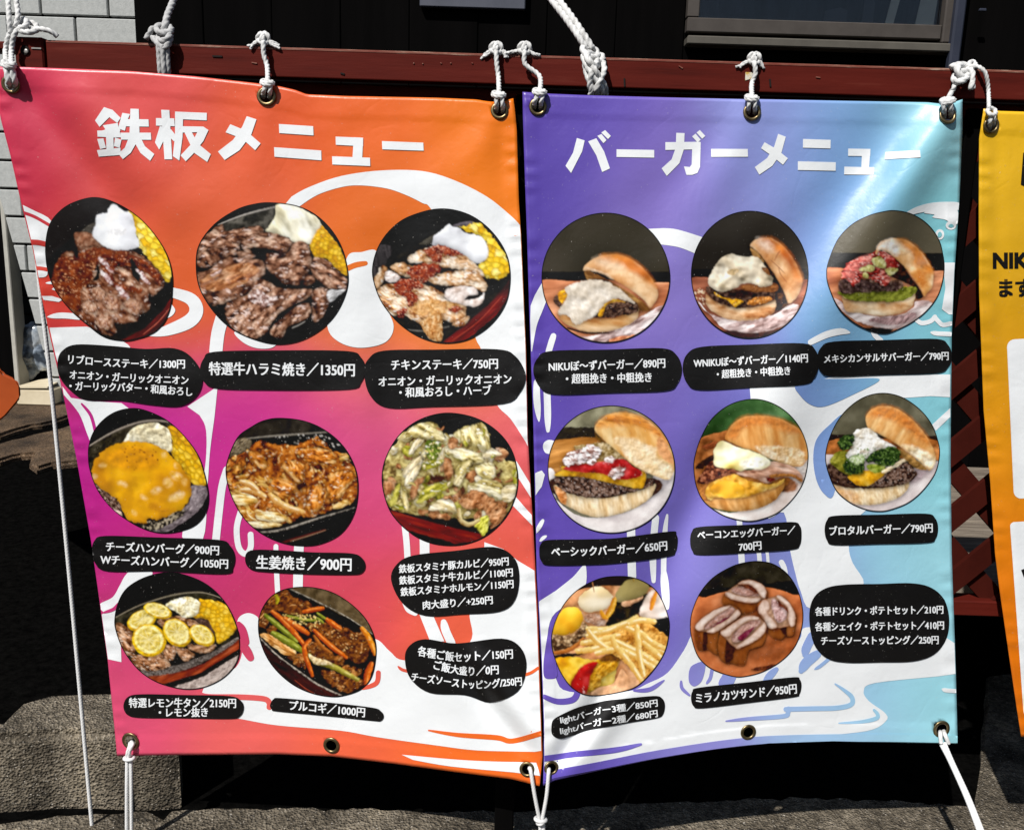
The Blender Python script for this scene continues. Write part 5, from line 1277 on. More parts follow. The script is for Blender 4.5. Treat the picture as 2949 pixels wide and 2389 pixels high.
p.L([(1300, 1560), (1480, 1360), (1560, 1180), (1650, 1300), (1500, 1650)], (PAN[0], PAN[0]), 60, w=3, smooth=False)
p.done(BANL, 'picture of a hamburg steak under melted yellow cheese')

# -- ginger pork
p = Pic(BL, 630, 1180, 4.234, [(760, 93), (1050, 130), (1300, 240), (1520, 430), (1660, 680), (1705, 940), (1660, 1250), (1500, 1500), (1250, 1630), (1000, 1655), (750, 1610), (500, 1490), (300, 1310), (160, 1060), (90, 800), (110, 600), (230, 330), (400, 200), (560, 120)], (18, 16, 14))
p.L([(200, 60), (1400, 60), (1420, 260), (1000, 290), (560, 330), (200, 370)], [(24, 21, 17), (40, 35, 29), (56, 50, 42)], 200, smooth=False); p.T([(200, 365), (560, 325), (950, 295), (1380, 265)], 20, (150, 142, 130), (90, 84, 76))
p.L([(200, 370), (380, 350), (380, 480), (160, 580), (100, 560)], [(70, 58, 42), (110, 96, 74), (150, 134, 108)], 24); p.dots([(400, 340), (1300, 300), (1500, 460), (1100, 420)], 40, 10, [(190, 186, 180), (120, 116, 110)], 6)
PK = [[(92, 34, 8), (206, 124, 44), (232, 168, 92)], [(110, 46, 8), (222, 140, 48), (240, 184, 100)], [(84, 30, 6), (190, 104, 34), (224, 156, 84)], [(124, 64, 12), (226, 162, 66), (244, 206, 136)]]
PO = [[(150, 84, 14), (232, 176, 80), (246, 214, 140)], [(160, 100, 26), (238, 196, 110), (250, 232, 180)]]
body = [(110, 620), (330, 500), (520, 370), (700, 420), (960, 420), (1200, 350), (1360, 480), (1560, 560), (1680, 760), (1700, 1000), (1600, 1140), (1300, 1240), (1000, 1300), (800, 1380), (460, 1450), (300, 1300), (160, 1060), (95, 800)]
p.L(body, [(54, 18, 4), (120, 56, 12), (168, 92, 28), (200, 130, 54)], 70, w=30, ct=2, hi=((240, 210, 150), .7))
p.rough(body, 60, 62, PK, 5, .3, 2.2, (250, 226, 190)); p.rough([(110, 780), (420, 780), (640, 900), (760, 1100), (820, 1360), (460, 1430), (200, 1120)], 24, 80, PO, 8, .9, 3, (252, 240, 210), 30); p.rough(body, 40, 50, PK, 9, .45, 2.2, (252, 232, 200))
for q, a in (([(780, 640), (900, 610), (1060, 670), (1040, 760), (1020, 870), (960, 880), (860, 780), (790, 720)], 60), ([(960, 520), (1080, 460), (1260, 460), (1400, 520), (1420, 640), (1300, 660), (1100, 640)], 15), ([(1080, 950), (1240, 920), (1320, 1000), (1260, 1180), (1110, 1250), (1080, 1130)], 110), ([(1320, 800), (1560, 740), (1660, 800), (1560, 960), (1480, 1080), (1360, 1080)], -50), ([(640, 860), (780, 820), (920, 880), (950, 960), (780, 1080), (680, 1000)], 30), ([(360, 510), (500, 520), (590, 640), (540, 720), (440, 650)], 45), ([(1170, 410), (1200, 350), (1290, 380), (1350, 470), (1280, 460)], 30)): p.L(q, [(122, 56, 10), (196, 112, 34), (222, 150, 66), (238, 192, 126)], 40, (a, 2.2), 14, 36, 2, ((252, 230, 196), .7), .6, 26, relief=.9)
for q in ([(630, 1030), (700, 1100), (840, 1180), (1030, 1240)], [(300, 970), (420, 980), (560, 1050)], [(280, 870), (380, 900), (460, 960)]): p.T(q, 84, (244, 208, 130), (176, 106, 30), (252, 240, 210))
for q in ([(460, 1270), (640, 1230), (840, 1300), (760, 1360), (500, 1340)], [(160, 1040), (330, 1010), (470, 1080), (420, 1130), (240, 1160)], [(340, 1360), (600, 1360), (780, 1390), (600, 1430), (420, 1420)], [(1420, 1150), (1560, 1080), (1580, 1140), (1500, 1190), (1400, 1200)], [(1480, 580), (1570, 540), (1580, 590), (1500, 620)]): p.L(q, [(190, 130, 40), (226, 180, 90), (244, 224, 170), (250, 240, 210)], 40, (10, 3), 10, edge=.4, ew=20)
p.L([(960, 905), (1050, 885), (1085, 925), (1040, 945), (985, 975)], [(30, 14, 6), (56, 26, 10)], 30, w=18, bev=0)
p.L([(440, 1450), (800, 1410), (1200, 1290), (1700, 1130), (1800, 1700), (400, 1700)], [(12, 10, 10), (24, 20, 18)], 60, smooth=False, w=6); p.T([(480, 1490), (760, 1460), (1150, 1340), (1660, 1190)], 22, (176, 168, 156), (40, 34, 30), None, 1.0); p.T([(720, 1640), (900, 1580), (1300, 1460)], 30, (96, 34, 26), (40, 10, 8)); p.T([(880, 1595), (1100, 1530), (1310, 1460)], 8, (190, 150, 120))
p.done(BANL, 'picture of ginger pork on a dark iron plate')

# -- cabbage stir-fry
p = Pic(BL, 1080, 1180, 4.134, [(900, 30), (1200, 90), (1450, 240), (1620, 450), (1700, 720), (1690, 980), (1570, 1260), (1350, 1480), (1100, 1590), (850, 1610), (600, 1560), (380, 1430), (200, 1240), (110, 1020), (80, 800), (120, 580), (250, 340), (430, 170), (650, 65)], (14, 12, 14))
p.L([(100, 1130), (400, 1190), (800, 1340), (1400, 1480), (1200, 1560), (860, 1600), (600, 1570), (300, 1400)], REDW, 90, (18, 6), 6, smooth=False); p.L([(300, 1400), (600, 1480), (900, 1560), (1000, 1620), (500, 1640)], PAN[:2], 50, smooth=False); p.T([(180, 1170), (500, 1260), (900, 1370), (1320, 1470)], 44, (34, 26, 26), (12, 8, 8))
CB = [[(140, 118, 50), (216, 198, 128), (240, 228, 178), (250, 244, 216)], [(150, 132, 56), (222, 204, 134), (246, 234, 194)], [(110, 112, 16), (184, 178, 58), (226, 216, 112)], [(190, 168, 110), (238, 222, 180), (252, 244, 220)]]
PM = [[(80, 38, 16), (166, 104, 60), (204, 148, 100)], [(110, 60, 28), (190, 130, 86), (222, 176, 130)]]
body = [(130, 560), (300, 340), (480, 180), (700, 150), (800, 240), (850, 380), (960, 260), (1180, 180), (1300, 180), (1370, 440), (1500, 510), (1560, 600), (1690, 640), (1690, 900), (1600, 1200), (1420, 1380), (1200, 1300), (1000, 1280), (800, 1280), (500, 1240), (180, 1160), (100, 900)]
p.L(body, [(96, 72, 34), (170, 150, 86), (214, 202, 140)], 70, w=24, ct=2)
p.rough(body, 34, 74, PM, 3, .25, 1.8, (240, 210, 190)); p.rough(body, 66, 84, CB, 7, .25, 2.2, (252, 250, 232)); p.rough(body, 12, 54, PM, 12, .3, 2)
for q, c, a in (([(340, 330), (480, 180), (700, 150), (790, 250), (830, 360), (640, 340), (480, 330)], 0, 30), ([(940, 290), (1060, 220), (1300, 170), (1370, 460), (1200, 420), (1000, 380)], 0, 80), ([(600, 390), (700, 360), (790, 400), (760, 540), (700, 600), (620, 560)], None, 60), ([(410, 500), (480, 360), (580, 350), (540, 420), (440, 520)], 3, -50), ([(330, 740), (430, 620), (550, 540), (560, 620), (440, 740), (360, 800)], 3, -50), ([(500, 1080), (640, 900), (900, 860), (860, 940), (640, 1060), (520, 1110)], 2, -25), ([(350, 880), (400, 740), (550, 640), (520, 740), (440, 860), (380, 900)], 3, -60), ([(300, 930), (370, 940), (410, 1160), (350, 1180)], 1, 80), ([(150, 1120), (240, 920), (300, 870), (290, 1000), (230, 1140)], 2, -60),
    ([(640, 1180), (780, 1060), (920, 1080), (970, 1220), (800, 1200)], 3, 20), ([(820, 480), (960, 440), (1200, 500), (1310, 600), (1160, 640), (960, 560)], 0, 15), ([(1290, 520), (1400, 460), (1510, 520), (1400, 560), (1290, 570)], 3, 0), ([(940, 860), (1000, 640), (1160, 600), (1080, 760), (1010, 900)], 1, -50), ([(1120, 960), (1280, 820), (1480, 860), (1560, 1000), (1480, 1060), (1340, 980)], 0, 20), ([(1520, 920), (1660, 880), (1680, 1000), (1600, 1100), (1520, 1060)], 3, 0), ([(560, 640), (700, 600), (840, 590), (760, 660), (600, 720)], 2, -15), ([(1200, 680), (1380, 620), (1440, 720), (1400, 820), (1240, 780)], 0, 30)):
    p.L(q, CB[c] if c is not None else [(50, 64, 14), (96, 116, 34), (140, 156, 60)], 46, (a, 3), 12, 40, 1.9, ((252, 250, 236), .72), .5, 24, relief=.8)
for q in ([(860, 400), (920, 320), (990, 360), (970, 440), (900, 460)], [(420, 940), (500, 820), (590, 800), (520, 940), (470, 1060), (430, 1050)], [(990, 1080), (1140, 950), (1300, 980), (1420, 1060), (1540, 1140), (1560, 1240), (1430, 1380), (1360, 1300), (1280, 1180), (1120, 1180), (1010, 1120)], [(100, 860), (200, 840), (240, 900), (140, 1060)], [(520, 1180), (640, 1190), (620, 1240), (530, 1250)], [(640, 1230), (900, 1240), (880, 1290), (720, 1290)], [(830, 560), (910, 600), (930, 760), (860, 840), (820, 700)]): p.L(q, [(96, 48, 20), (160, 100, 58), (200, 144, 98), (226, 182, 142)], 60, w=18, ct=1.2, edge=.45, ew=26, oct=3)
for q in ([(640, 800), (720, 770), (850, 780), (840, 830), (720, 860)], [(1020, 920), (1060, 910), (1075, 990), (1035, 1005)], [(1450, 760), (1500, 690), (1510, 740), (1455, 815)]): p.L(q, [(40, 22, 12), (84, 44, 26)], 30, w=26, ws=26, soft=14, bev=0)
p.rough(body, 14, 36, CB, 31, .5, 2.6, (252, 250, 232)); p.rough(body, 6, 36, PM, 32, .3, 2)
p.L([(1180, 1330), (1330, 1250), (1350, 1380), (1310, 1480), (1280, 1490), (1220, 1420)], [(160, 160, 30), (214, 212, 80), (236, 234, 130)], 36, w=16, edge=.4, ew=20); p.T([(1000, 1180), (1020, 1300), (1120, 1360), (1240, 1310)], 54, (232, 216, 160), (140, 104, 50)); p.dots([(560, 460), (780, 380), (820, 600), (620, 660)], 36, 9, [(244, 232, 180), (226, 206, 130)], 8); p.dots(body, 60, 7, [(80, 44, 20), (60, 50, 20)], 9)
p.done(BANL, 'picture of cabbage and meat stir fry')

# -- lemon beef tongue
p = Pic(BL, 320, 1640, 4.822, [(830, 25), (1150, 100), (1400, 240), (1600, 460), (1740, 740), (1795, 1000), (1760, 1260), (1600, 1470), (1350, 1610), (1080, 1655), (800, 1610), (550, 1510), (350, 1350), (180, 1120), (80, 880), (50, 700), (100, 450), (230, 240), (500, 85)], (20, 17, 15))
p.L([(50, 660), (400, 520), (900, 350), (1250, 310), (1550, 400), (1800, 700), (1800, 1000), (1300, 1200), (400, 1450), (100, 1000)], [(26, 24, 16), (44, 41, 30), (62, 58, 44)], 100, smooth=False, w=4); p.T([(50, 665), (400, 490), (850, 350), (1200, 308), (1400, 340), (1560, 400)], 18, (158, 146, 124), (90, 84, 70))
p.L([(800, 1650), (1300, 1420), (1790, 1120), (1800, 1500), (1300, 1700)], [(150, 134, 126), (176, 160, 152), (196, 182, 174)], 40, smooth=False); p.L([(680, 1580), (1200, 1440), (1790, 1070), (1790, 1160), (1300, 1470), (820, 1640)], PAN[:2], 40, smooth=False); p.L([(450, 1460), (900, 1420), (1300, 1290), (1790, 950), (1790, 1080), (1250, 1420), (720, 1580)], [(90, 26, 12), (130, 44, 22), (156, 66, 36), (176, 96, 64)], 70, (-28, 6), 5, smooth=False); p.L([(350, 1400), (800, 1350), (1100, 1200), (1400, 1130), (1780, 920), (1700, 1020), (1300, 1270), (1000, 1390), (700, 1450), (420, 1460)], [(56, 50, 46), (110, 100, 94), (150, 140, 134)], 22, w=8)
p.L([(850, 1200), (1050, 1000), (1450, 1000), (1500, 1080), (1200, 1220), (860, 1330)], [(10, 9, 8), (20, 18, 16)], 40)
for q, a in (([(70, 760), (130, 730), (240, 800), (300, 870), (340, 1150), (200, 1160), (110, 980)], 60), ([(280, 1180), (440, 1170), (700, 1150), (830, 1300), (740, 1370), (560, 1400), (400, 1370), (310, 1290)], 20), ([(640, 700), (840, 640), (1000, 640), (1180, 700), (1300, 780), (1100, 800), (760, 800)], 20), ([(740, 1040), (930, 1050), (900, 1180), (820, 1260), (700, 1150)], 60), ([(900, 1080), (1040, 1080), (1160, 1180), (1040, 1260), (960, 1200)], 30), ([(1070, 1030), (1240, 1040), (1460, 1030), (1400, 1120), (1280, 1150), (1130, 1110)], 15)): p.L(q, [(76, 40, 20), (146, 96, 60), (190, 140, 104), (216, 178, 146)], 40, (a, 1.8), 16, 40, 2, ((238, 216, 196), .68), .5, 26, relief=.9)
p.L([(1170, 680), (1260, 630), (1330, 690), (1430, 740), (1450, 880), (1400, 880), (1300, 790)], [(40, 24, 20), (96, 70, 60), (140, 110, 98)], 28, edge=.4)
p.L([(1220, 420), (1330, 410), (1540, 450), (1640, 520), (1720, 720), (1740, 790), (1700, 880), (1560, 980), (1480, 1010), (1450, 880), (1360, 700), (1240, 640)], [(190, 134, 10), (222, 168, 20), (234, 186, 40), (242, 204, 80)], 66, mode='cell', w=16); p.L([(1120, 610), (1240, 600), (1300, 640), (1180, 660)], CORN2, 50, mode='cell')
p.L([(770, 470), (900, 410), (1080, 370), (1200, 410), (1240, 480), (1200, 600), (1100, 650), (1000, 650), (920, 580), (800, 520)], [(200, 176, 120), (232, 222, 180), (242, 238, 212), (248, 246, 234)], 60, relief=.9, hi=((226, 196, 110), .72))
def lemon(cx, cy, rx, ry, ro, open_=1.0):
    p.L(('e', cx + 4, cy + 12, rx, ry, ro), [(196, 146, 8), (226, 178, 14), (240, 204, 40)], 60, w=5); p.L(('e', cx, cy, rx * .86, ry * .84, ro), [(240, 220, 110), (248, 236, 160), (250, 244, 190)], 50, w=6, ao=0, bev=0)
    p.L(('e', cx, cy, rx * .7, ry * .68, ro), [(206, 176, 60), (222, 198, 96), (236, 220, 150)], 60, w=10, ct=1.8, ao=0, bev=0)
    for j in range(9):
        a = j / 9 * 6.283 + .3; r0 = math.radians(ro); x, y = rx * .66 * math.cos(a), ry * .64 * math.sin(a)
        p.T([(cx, cy), (cx + .9 * x * math.cos(r0) - y * math.sin(r0), cy + x * math.sin(r0) + y * math.cos(r0))], 9, (246, 238, 190), (230, 210, 130))
lemon(430, 680, 215, 135, -25); lemon(650, 550, 200, 100, 18); lemon(530, 960, 240, 222, 30); lemon(920, 855, 218, 170, 45); lemon(1265, 890, 190, 128, 35)
p.done(BANL, 'picture of beef tongue topped with five lemon slices')

# -- bulgogi
p = Pic(BL, 730, 1660, 4.822, [(650, 133), (900, 150), (1150, 230), (1400, 400), (1580, 600), (1690, 850), (1710, 1080), (1650, 1380), (1500, 1560), (1250, 1650), (1050, 1660), (800, 1610), (560, 1500), (350, 1330), (190, 1120), (90, 870), (68, 640), (120, 440), (240, 270), (420, 170)], (16, 14, 12))
p.L([(500, 140), (1000, 120), (1500, 420), (1760, 800), (1640, 760), (1300, 560), (900, 360)], [(76, 62, 40), (92, 76, 52), (104, 88, 62)], 120, smooth=False); p.T([(490, 155), (900, 345), (1300, 550), (1660, 790)], 15, (180, 172, 156), (60, 54, 46), None, 1.2)
p.L([(60, 860), (300, 1080), (700, 1380), (1250, 1640), (900, 1700), (300, 1500)], [(24, 10, 8), (44, 16, 12), (60, 26, 20)], 70, (35, 5), smooth=False); p.T([(90, 840), (330, 1080), (640, 1310), (900, 1490), (1220, 1640)], 22, (200, 190, 176), (60, 50, 44), None, 1.2); p.T([(580, 1430), (720, 1540), (840, 1610)], 13, (176, 80, 56), (80, 20, 14))
BG = [[(60, 26, 8), (150, 84, 30), (200, 140, 76)], [(80, 36, 10), (176, 106, 44), (216, 160, 100)], [(50, 22, 8), (130, 70, 26), (180, 116, 60)]]
for q in ([(110, 500), (200, 280), (420, 160), (500, 200), (560, 280), (800, 360), (760, 480), (560, 520), (340, 470), (180, 500)], [(80, 520), (180, 540), (190, 680), (90, 660)], [(740, 660), (1060, 640), (1300, 700), (1380, 760), (1600, 800), (1620, 1000), (1560, 1160), (1400, 1180), (1240, 1020), (1050, 900), (880, 760)], [(740, 940), (900, 900), (1080, 1060), (1250, 1120), (1220, 1240), (1000, 1180), (780, 1100)], [(940, 1290), (1160, 1340), (1450, 1400), (1500, 1500), (1350, 1600), (1200, 1560), (1020, 1440)], [(1240, 1240), (1480, 1300), (1490, 1370), (1300, 1340)], [(480, 1100), (700, 1080), (720, 1230), (600, 1180)], [(200, 720), (310, 710), (260, 780)]):
    p.L(q, [(40, 16, 6), (100, 52, 18), (150, 90, 40)], 40, w=18); p.rough(q, 14, 56, BG, int(q[0][0]), .55, 2.2, (236, 190, 130))
p.L([(100, 790), (240, 800), (420, 900), (600, 1040), (470, 1090), (300, 980), (160, 870)], [(120, 60, 16), (206, 140, 66), (240, 206, 150)], 40, (35, 3), 14, ct=2)
CAR = ((226, 110, 26), (140, 48, 8), (244, 160, 80)); ASP = ((150, 156, 50), (62, 70, 12), (190, 196, 96))
for q, w, c in (([(170, 530), (330, 660), (600, 890)], 70, ASP), ([(280, 780), (480, 900), (700, 1030)], 100, ASP), ([(270, 480), (400, 590), (560, 760), (700, 930)], 74, CAR), ([(440, 570), (600, 680), (760, 780)], 74, CAR), ([(700, 480), (840, 450), (970, 430)], 62, CAR), ([(480, 540), (700, 590), (870, 600)], 46, ASP), ([(890, 500), (960, 550), (1020, 590)], 40, ASP), ([(870, 560), (920, 590), (970, 630)], 40, ASP), ([(1030, 590), (1110, 650), (1200, 710)], 76, CAR), ([(850, 740), (1050, 930), (1290, 1110)], 66, CAR), ([(850, 820), (950, 960), (1080, 1050)], 50, ((200, 120, 50), (100, 44, 12), None)), ([(790, 870), (710, 960), (730, 1100), (770, 1220), (820, 1360)], 64, CAR), ([(1510, 710), (1580, 800), (1640, 920), (1690, 1060)], 76, ((244, 160, 40), (170, 76, 10), (250, 190, 100))), ([(1640, 1200), (1590, 1330), (1570, 1470)], 90, CAR), ([(310, 250), (340, 300), (330, 360)], 50, ((190, 176, 40), (110, 100, 10), None)), ([(780, 1080), (860, 1170), (1060, 1220), (1280, 1330), (1450, 1420)], 78, ((196, 184, 80), (96, 88, 14), (226, 214, 140)))): p.T(q, w, c[0], c[1], c[2])
p.L([(770, 1070), (860, 1110), (1060, 1170), (1080, 1210), (900, 1210), (800, 1150)], [(176, 140, 80), (220, 196, 146), (240, 226, 190)], 40); p.dots([(420, 500), (860, 540), (900, 700), (560, 660)], 70, 10, [(240, 214, 140), (226, 190, 110)], 5); p.dots([(1000, 800), (1600, 800), (1500, 1100), (1100, 1000)], 30, 8, [(226, 180, 120)], 6)
p.done(BANL, 'picture of fried beef with carrot and asparagus')

def board(p, y0, y1, bgc, wood=WOOD, dark=True, x1y=None):
    p.L([(-50, -50), (1800, -50), (1800, y0), (-50, y0)], bgc, 700, w=3, smooth=False, relief=.05, ct=1.0, oct=2)
    p.L([(-50, y0), (1800, y0), (1800, 1800), (-50, 1800)], [(14, 12, 12), (22, 20, 18)], 100, w=3, smooth=False)
    p.L([(-50, y1 + 40), (500, y1 - 20), (900, y1 - 30), (1300, y1), (1800, y1 + 80), (1800, 1800), (-50, 1800)], wood, 160, (-8, 4), 6, smooth=True)

# -- cream sauce burger
p = Pic(BR, 1540, 590, 4.234, ring(865, 888, 785, 793), (52, 47, 38))
board(p, 815, 950, [(44, 40, 30), (54, 49, 38), (62, 56, 46)])
p.L([(300, 1560), (700, 1600), (1250, 1380), (1560, 1220), (1700, 1300), (1300, 1640), (900, 1700), (500, 1650)], PAPER, 60, (-18, 3), 14, ct=2.2); p.L([(900, 1640), (1200, 1580), (1250, 1640), (1000, 1700)], WOOD, 60); p.T([(400, 1500), (640, 1560), (900, 1555)], 30, (70, 44, 34), (30, 18, 14))
p.L([(600, 800), (640, 800), (900, 920), (1200, 1100), (1400, 1270), (1280, 1290), (1100, 1180), (800, 980), (640, 910)], [(60, 30, 12), (130, 84, 40), (196, 150, 84)], 60, (35, 3), 8)
p.L([(590, 790), (640, 710), (760, 640), (900, 605), (1080, 620), (1260, 720), (1400, 860), (1490, 1020), (1495, 1130), (1440, 1220), (1400, 1250), (1340, 1170), (1180, 1040), (960, 910), (760, 810), (640, 800)], [(196, 118, 54), (216, 152, 92), (228, 178, 126), (240, 204, 160)], 200, w=6, relief=.2, edge=.3, ew=26, sh=(-.3, .55, .12)); p.L([(800, 620), (920, 605), (1080, 620), (1260, 720), (1400, 860), (1480, 1000), (1380, 940), (1200, 820), (1000, 720), (860, 680)], [(190, 92, 24), (210, 118, 42), (222, 142, 64)], 200, oct=2, soft=70, w=10, op=.9); p.L([(620, 770), (740, 790), (900, 860), (960, 900), (840, 840), (700, 800)], [(226, 190, 150), (240, 216, 190)], 60, soft=30)
p.L(('e', 900, 720, 190, 60, 14), [(240, 208, 170), (248, 226, 196)], 120, soft=90, op=.6)
p.L([(280, 1310), (400, 1330), (680, 1380), (1000, 1370), (1240, 1250), (1260, 1300), (1230, 1400), (1080, 1490), (880, 1540), (640, 1545), (460, 1490), (320, 1400)], [(190, 114, 50), (214, 154, 92), (230, 184, 128), (242, 208, 166)], 120, (5, 3), 8, relief=.3, edge=.35, ew=30)
p.L([(680, 1350), (780, 1290), (860, 1220), (980, 1190), (1200, 1180), (1260, 1230), (1230, 1310), (1080, 1350), (860, 1375)], PATTY[:4], 34, ct=2.4, hi=((170, 140, 120), .72)); p.L([(230, 1130), (280, 1100), (320, 1200), (340, 1250), (290, 1240), (240, 1190)], PATTY[:4], 30)
p.L([(290, 1060), (400, 1030), (420, 1120), (350, 1210), (310, 1180)], CHED, 60); p.L([(770, 1340), (800, 1240), (940, 1150), (1100, 1180), (980, 1180), (870, 1220), (820, 1350)], CHED, 60)
p.L([(370, 1010), (560, 930), (740, 910), (900, 950), (1080, 1060), (1220, 1190), (1180, 1190), (1000, 1140), (860, 1200), (780, 1290), (720, 1360), (640, 1400), (540, 1450), (480, 1450), (420, 1370), (360, 1330), (300, 1340), (290, 1290), (350, 1200), (400, 1100)], [(196, 178, 154), (216, 203, 184), (226, 216, 202), (236, 230, 220)], 120, w=14, ws=30, ct=1.2, relief=.5, oct=5, edge=.2, ew=24)
p.done(BANR, 'picture of a small burger with white cream sauce')

# -- double patty burger
p = Pic(BR, 1970, 590, 4.34, ring(820, 873, 738, 800), (42, 38, 33))
board(p, 800, 940, [(34, 30, 26), (44, 40, 35), (54, 50, 44)], [(120, 62, 42), (150, 84, 60), (168, 104, 78)])
p.dots([(140, 1060), (300, 1060), (300, 1220), (180, 1220)], 26, 12, [(236, 216, 190), (226, 190, 150)], 4); p.L([(180, 1200), (300, 1350), (700, 1440), (1100, 1380), (1300, 1260), (1430, 1260), (1300, 1480), (900, 1600), (500, 1540)], PAPER, 60, (-15, 3), 12, ct=2.2); p.L([(500, 1570), (900, 1600), (1200, 1560), (1100, 1680), (600, 1680)], [(20, 14, 12), (60, 30, 20)], 60)
p.L([(820, 520), (900, 560), (1050, 720), (1180, 900), (1300, 1230), (1140, 1320), (1120, 1100), (960, 760)], [(14, 9, 7), (50, 28, 16), (120, 76, 40)], 60, w=8); p.L([(830, 530), (900, 580), (1000, 700), (960, 700), (860, 640)], [(160, 110, 56), (196, 150, 90)], 60)
p.L([(820, 510), (860, 450), (960, 415), (1080, 415), (1220, 500), (1340, 640), (1440, 820), (1480, 960), (1440, 1100), (1380, 1190), (1310, 1230), (1260, 1110), (1160, 920), (1040, 740), (940, 610), (860, 540)], [(186, 114, 58), (210, 150, 96), (224, 176, 128), (234, 198, 158)], 200, w=6, relief=.25, edge=.3, ew=26, sh=(-.5, .2, .15)); p.L([(960, 420), (1080, 415), (1220, 500), (1340, 640), (1440, 820), (1470, 940), (1380, 900), (1260, 700), (1120, 540), (1000, 470)], [(186, 90, 30), (206, 116, 46), (218, 140, 70)], 220, oct=2, soft=80, op=.9)
p.L(('e', 1010, 500, 120, 56, 35), [(244, 220, 196), (250, 236, 220)], 90, soft=80, op=.55)
for q in ([(1130, 690), (1160, 620), (1200, 570)], [(1080, 690), (1180, 780), (1260, 860)], [(1180, 780), (1200, 860), (1280, 960)]): p.T(q, 9, (160, 96, 64), (130, 76, 50))
p.L([(280, 1120), (420, 1220), (700, 1280), (960, 1260), (1130, 1190), (1130, 1330), (1000, 1410), (760, 1450), (520, 1420), (340, 1320), (270, 1220)], [(184, 110, 54), (210, 152, 100), (226, 184, 140), (238, 210, 176)], 90, (3, 2), 10, relief=.4, edge=.4, ew=26)
p.L([(270, 1060), (320, 1020), (700, 1060), (1140, 1000), (1150, 1100), (1100, 1200), (900, 1260), (660, 1290), (420, 1220), (300, 1120)], PATTY[:4], 34, ct=2.2); p.L([(700, 1020), (860, 990), (1140, 980), (1160, 1080), (980, 1090), (800, 1080)], [(90, 46, 20), (136, 80, 40), (168, 110, 64)], 60); p.L([(540, 1110), (700, 1075), (860, 1090), (850, 1130), (660, 1150)], [(24, 13, 9), (52, 28, 16)], 30, w=20, soft=14, bev=0)
p.L([(380, 1090), (500, 1160), (640, 1180), (740, 1200), (660, 1260), (620, 1270), (540, 1190), (400, 1130)], CHED, 40, hi=((250, 226, 160), .7)); p.L([(800, 1210), (900, 1150), (1080, 1150), (1100, 1200), (940, 1240), (810, 1250)], [(140, 76, 24), (186, 116, 46), (214, 150, 80)], 40, hi=((244, 206, 150), .7))
p.L([(300, 940), (340, 840), (440, 690), (520, 630), (600, 615), (740, 650), (900, 650), (980, 720), (1060, 860), (1110, 930), (1080, 1000), (960, 1020), (820, 980), (720, 980), (640, 1040), (500, 1080), (400, 1070), (320, 1010)], [(208, 188, 152), (226, 210, 182), (236, 226, 204), (242, 238, 226)], 170, w=12, ct=1.3, relief=.9, oct=3, edge=.25, ew=30)
p.L([(540, 820), (640, 790), (680, 830), (620, 880), (560, 870)], [(190, 160, 110), (216, 190, 150)], 40, soft=20); p.L([(970, 780), (1040, 790), (1070, 880), (1010, 850)], [(90, 50, 24), (140, 90, 50)], 30)
p.done(BANR, 'picture of a double patty burger with cream sauce')

# -- salsa burger
p = Pic(BR, 2360, 590, 4.34, [(940, 65), (1150, 110), (1350, 240), (1490, 430), (1555, 680), (1550, 900), (1480, 1130), (1340, 1320), (1150, 1470), (900, 1590), (780, 1608), (640, 1580), (420, 1470), (230, 1290), (110, 1020), (85, 850), (120, 680), (230, 430), (400, 250), (600, 140), (780, 85)], (96, 90, 74))
board(p, 600, 830, [(76, 70, 56), (90, 84, 68), (104, 98, 82)])
p.L([(180, 1160), (500, 1350), (900, 1390), (1150, 1300), (1200, 1200), (1420, 1230), (1300, 1420), (1000, 1540), (600, 1500), (300, 1350)], PAPER[1:], 80, (-15, 3), 12, ct=2.2); p.L([(600, 1430), (1000, 1380), (1200, 1340), (1150, 1440), (900, 1500)], [(120, 90, 90), (190, 160, 160)], 26, (-40, 4)); p.L([(560, 1530), (900, 1550), (800, 1640), (640, 1620)], PAN[:2], 30)
p.L([(980, 700), (1100, 850), (1250, 1050), (1290, 1150), (1200, 1170), (1160, 1020), (900, 900), (880, 800)], [(10, 8, 8), (34, 20, 14), (80, 44, 26)], 50, w=8)
p.L([(290, 1110), (500, 1180), (760, 1210), (1000, 1190), (1170, 1080), (1180, 1190), (1120, 1290), (960, 1360), (740, 1380), (500, 1350), (320, 1320)], [(206, 150, 96), (228, 184, 136), (242, 214, 174), (250, 236, 210)], 110, (3, 2), 8, relief=.3, edge=.3, ew=30)
p.L([(290, 1100), (420, 1080), (640, 1080), (800, 1090), (780, 1170), (640, 1200), (500, 1180), (420, 1190)], [(120, 130, 30), (170, 176, 50), (226, 214, 90)], 60, edge=.4); p.L([(780, 1120), (840, 1090), (900, 1150), (970, 1170), (880, 1200), (830, 1220)], [(90, 110, 20), (146, 160, 50), (186, 196, 90)], 40, edge=.4); p.L([(950, 1110), (1080, 1010), (1100, 1110), (1000, 1130)], CHED, 50); p.L([(300, 1100), (460, 1090), (420, 1150), (320, 1170)], [(230, 206, 90), (244, 230, 140)], 60)
p.L([(290, 1060), (1140, 1020), (1170, 1120), (980, 1200), (500, 1200), (300, 1150)], [(90, 96, 24), (150, 156, 60)], 50)
p.L([(235, 1000), (280, 930), (560, 920), (800, 960), (960, 930), (1040, 1000), (940, 1080), (720, 1080), (500, 1090), (280, 1100)], PATTY, 36, ct=2.2, mode='cell'); p.L([(235, 1000), (300, 930), (520, 940), (760, 1000), (960, 960), (940, 1060), (600, 1090), (280, 1090)], [(16, 12, 16), (56, 40, 44), (110, 86, 86)], 30, op=.6, ct=2.6)
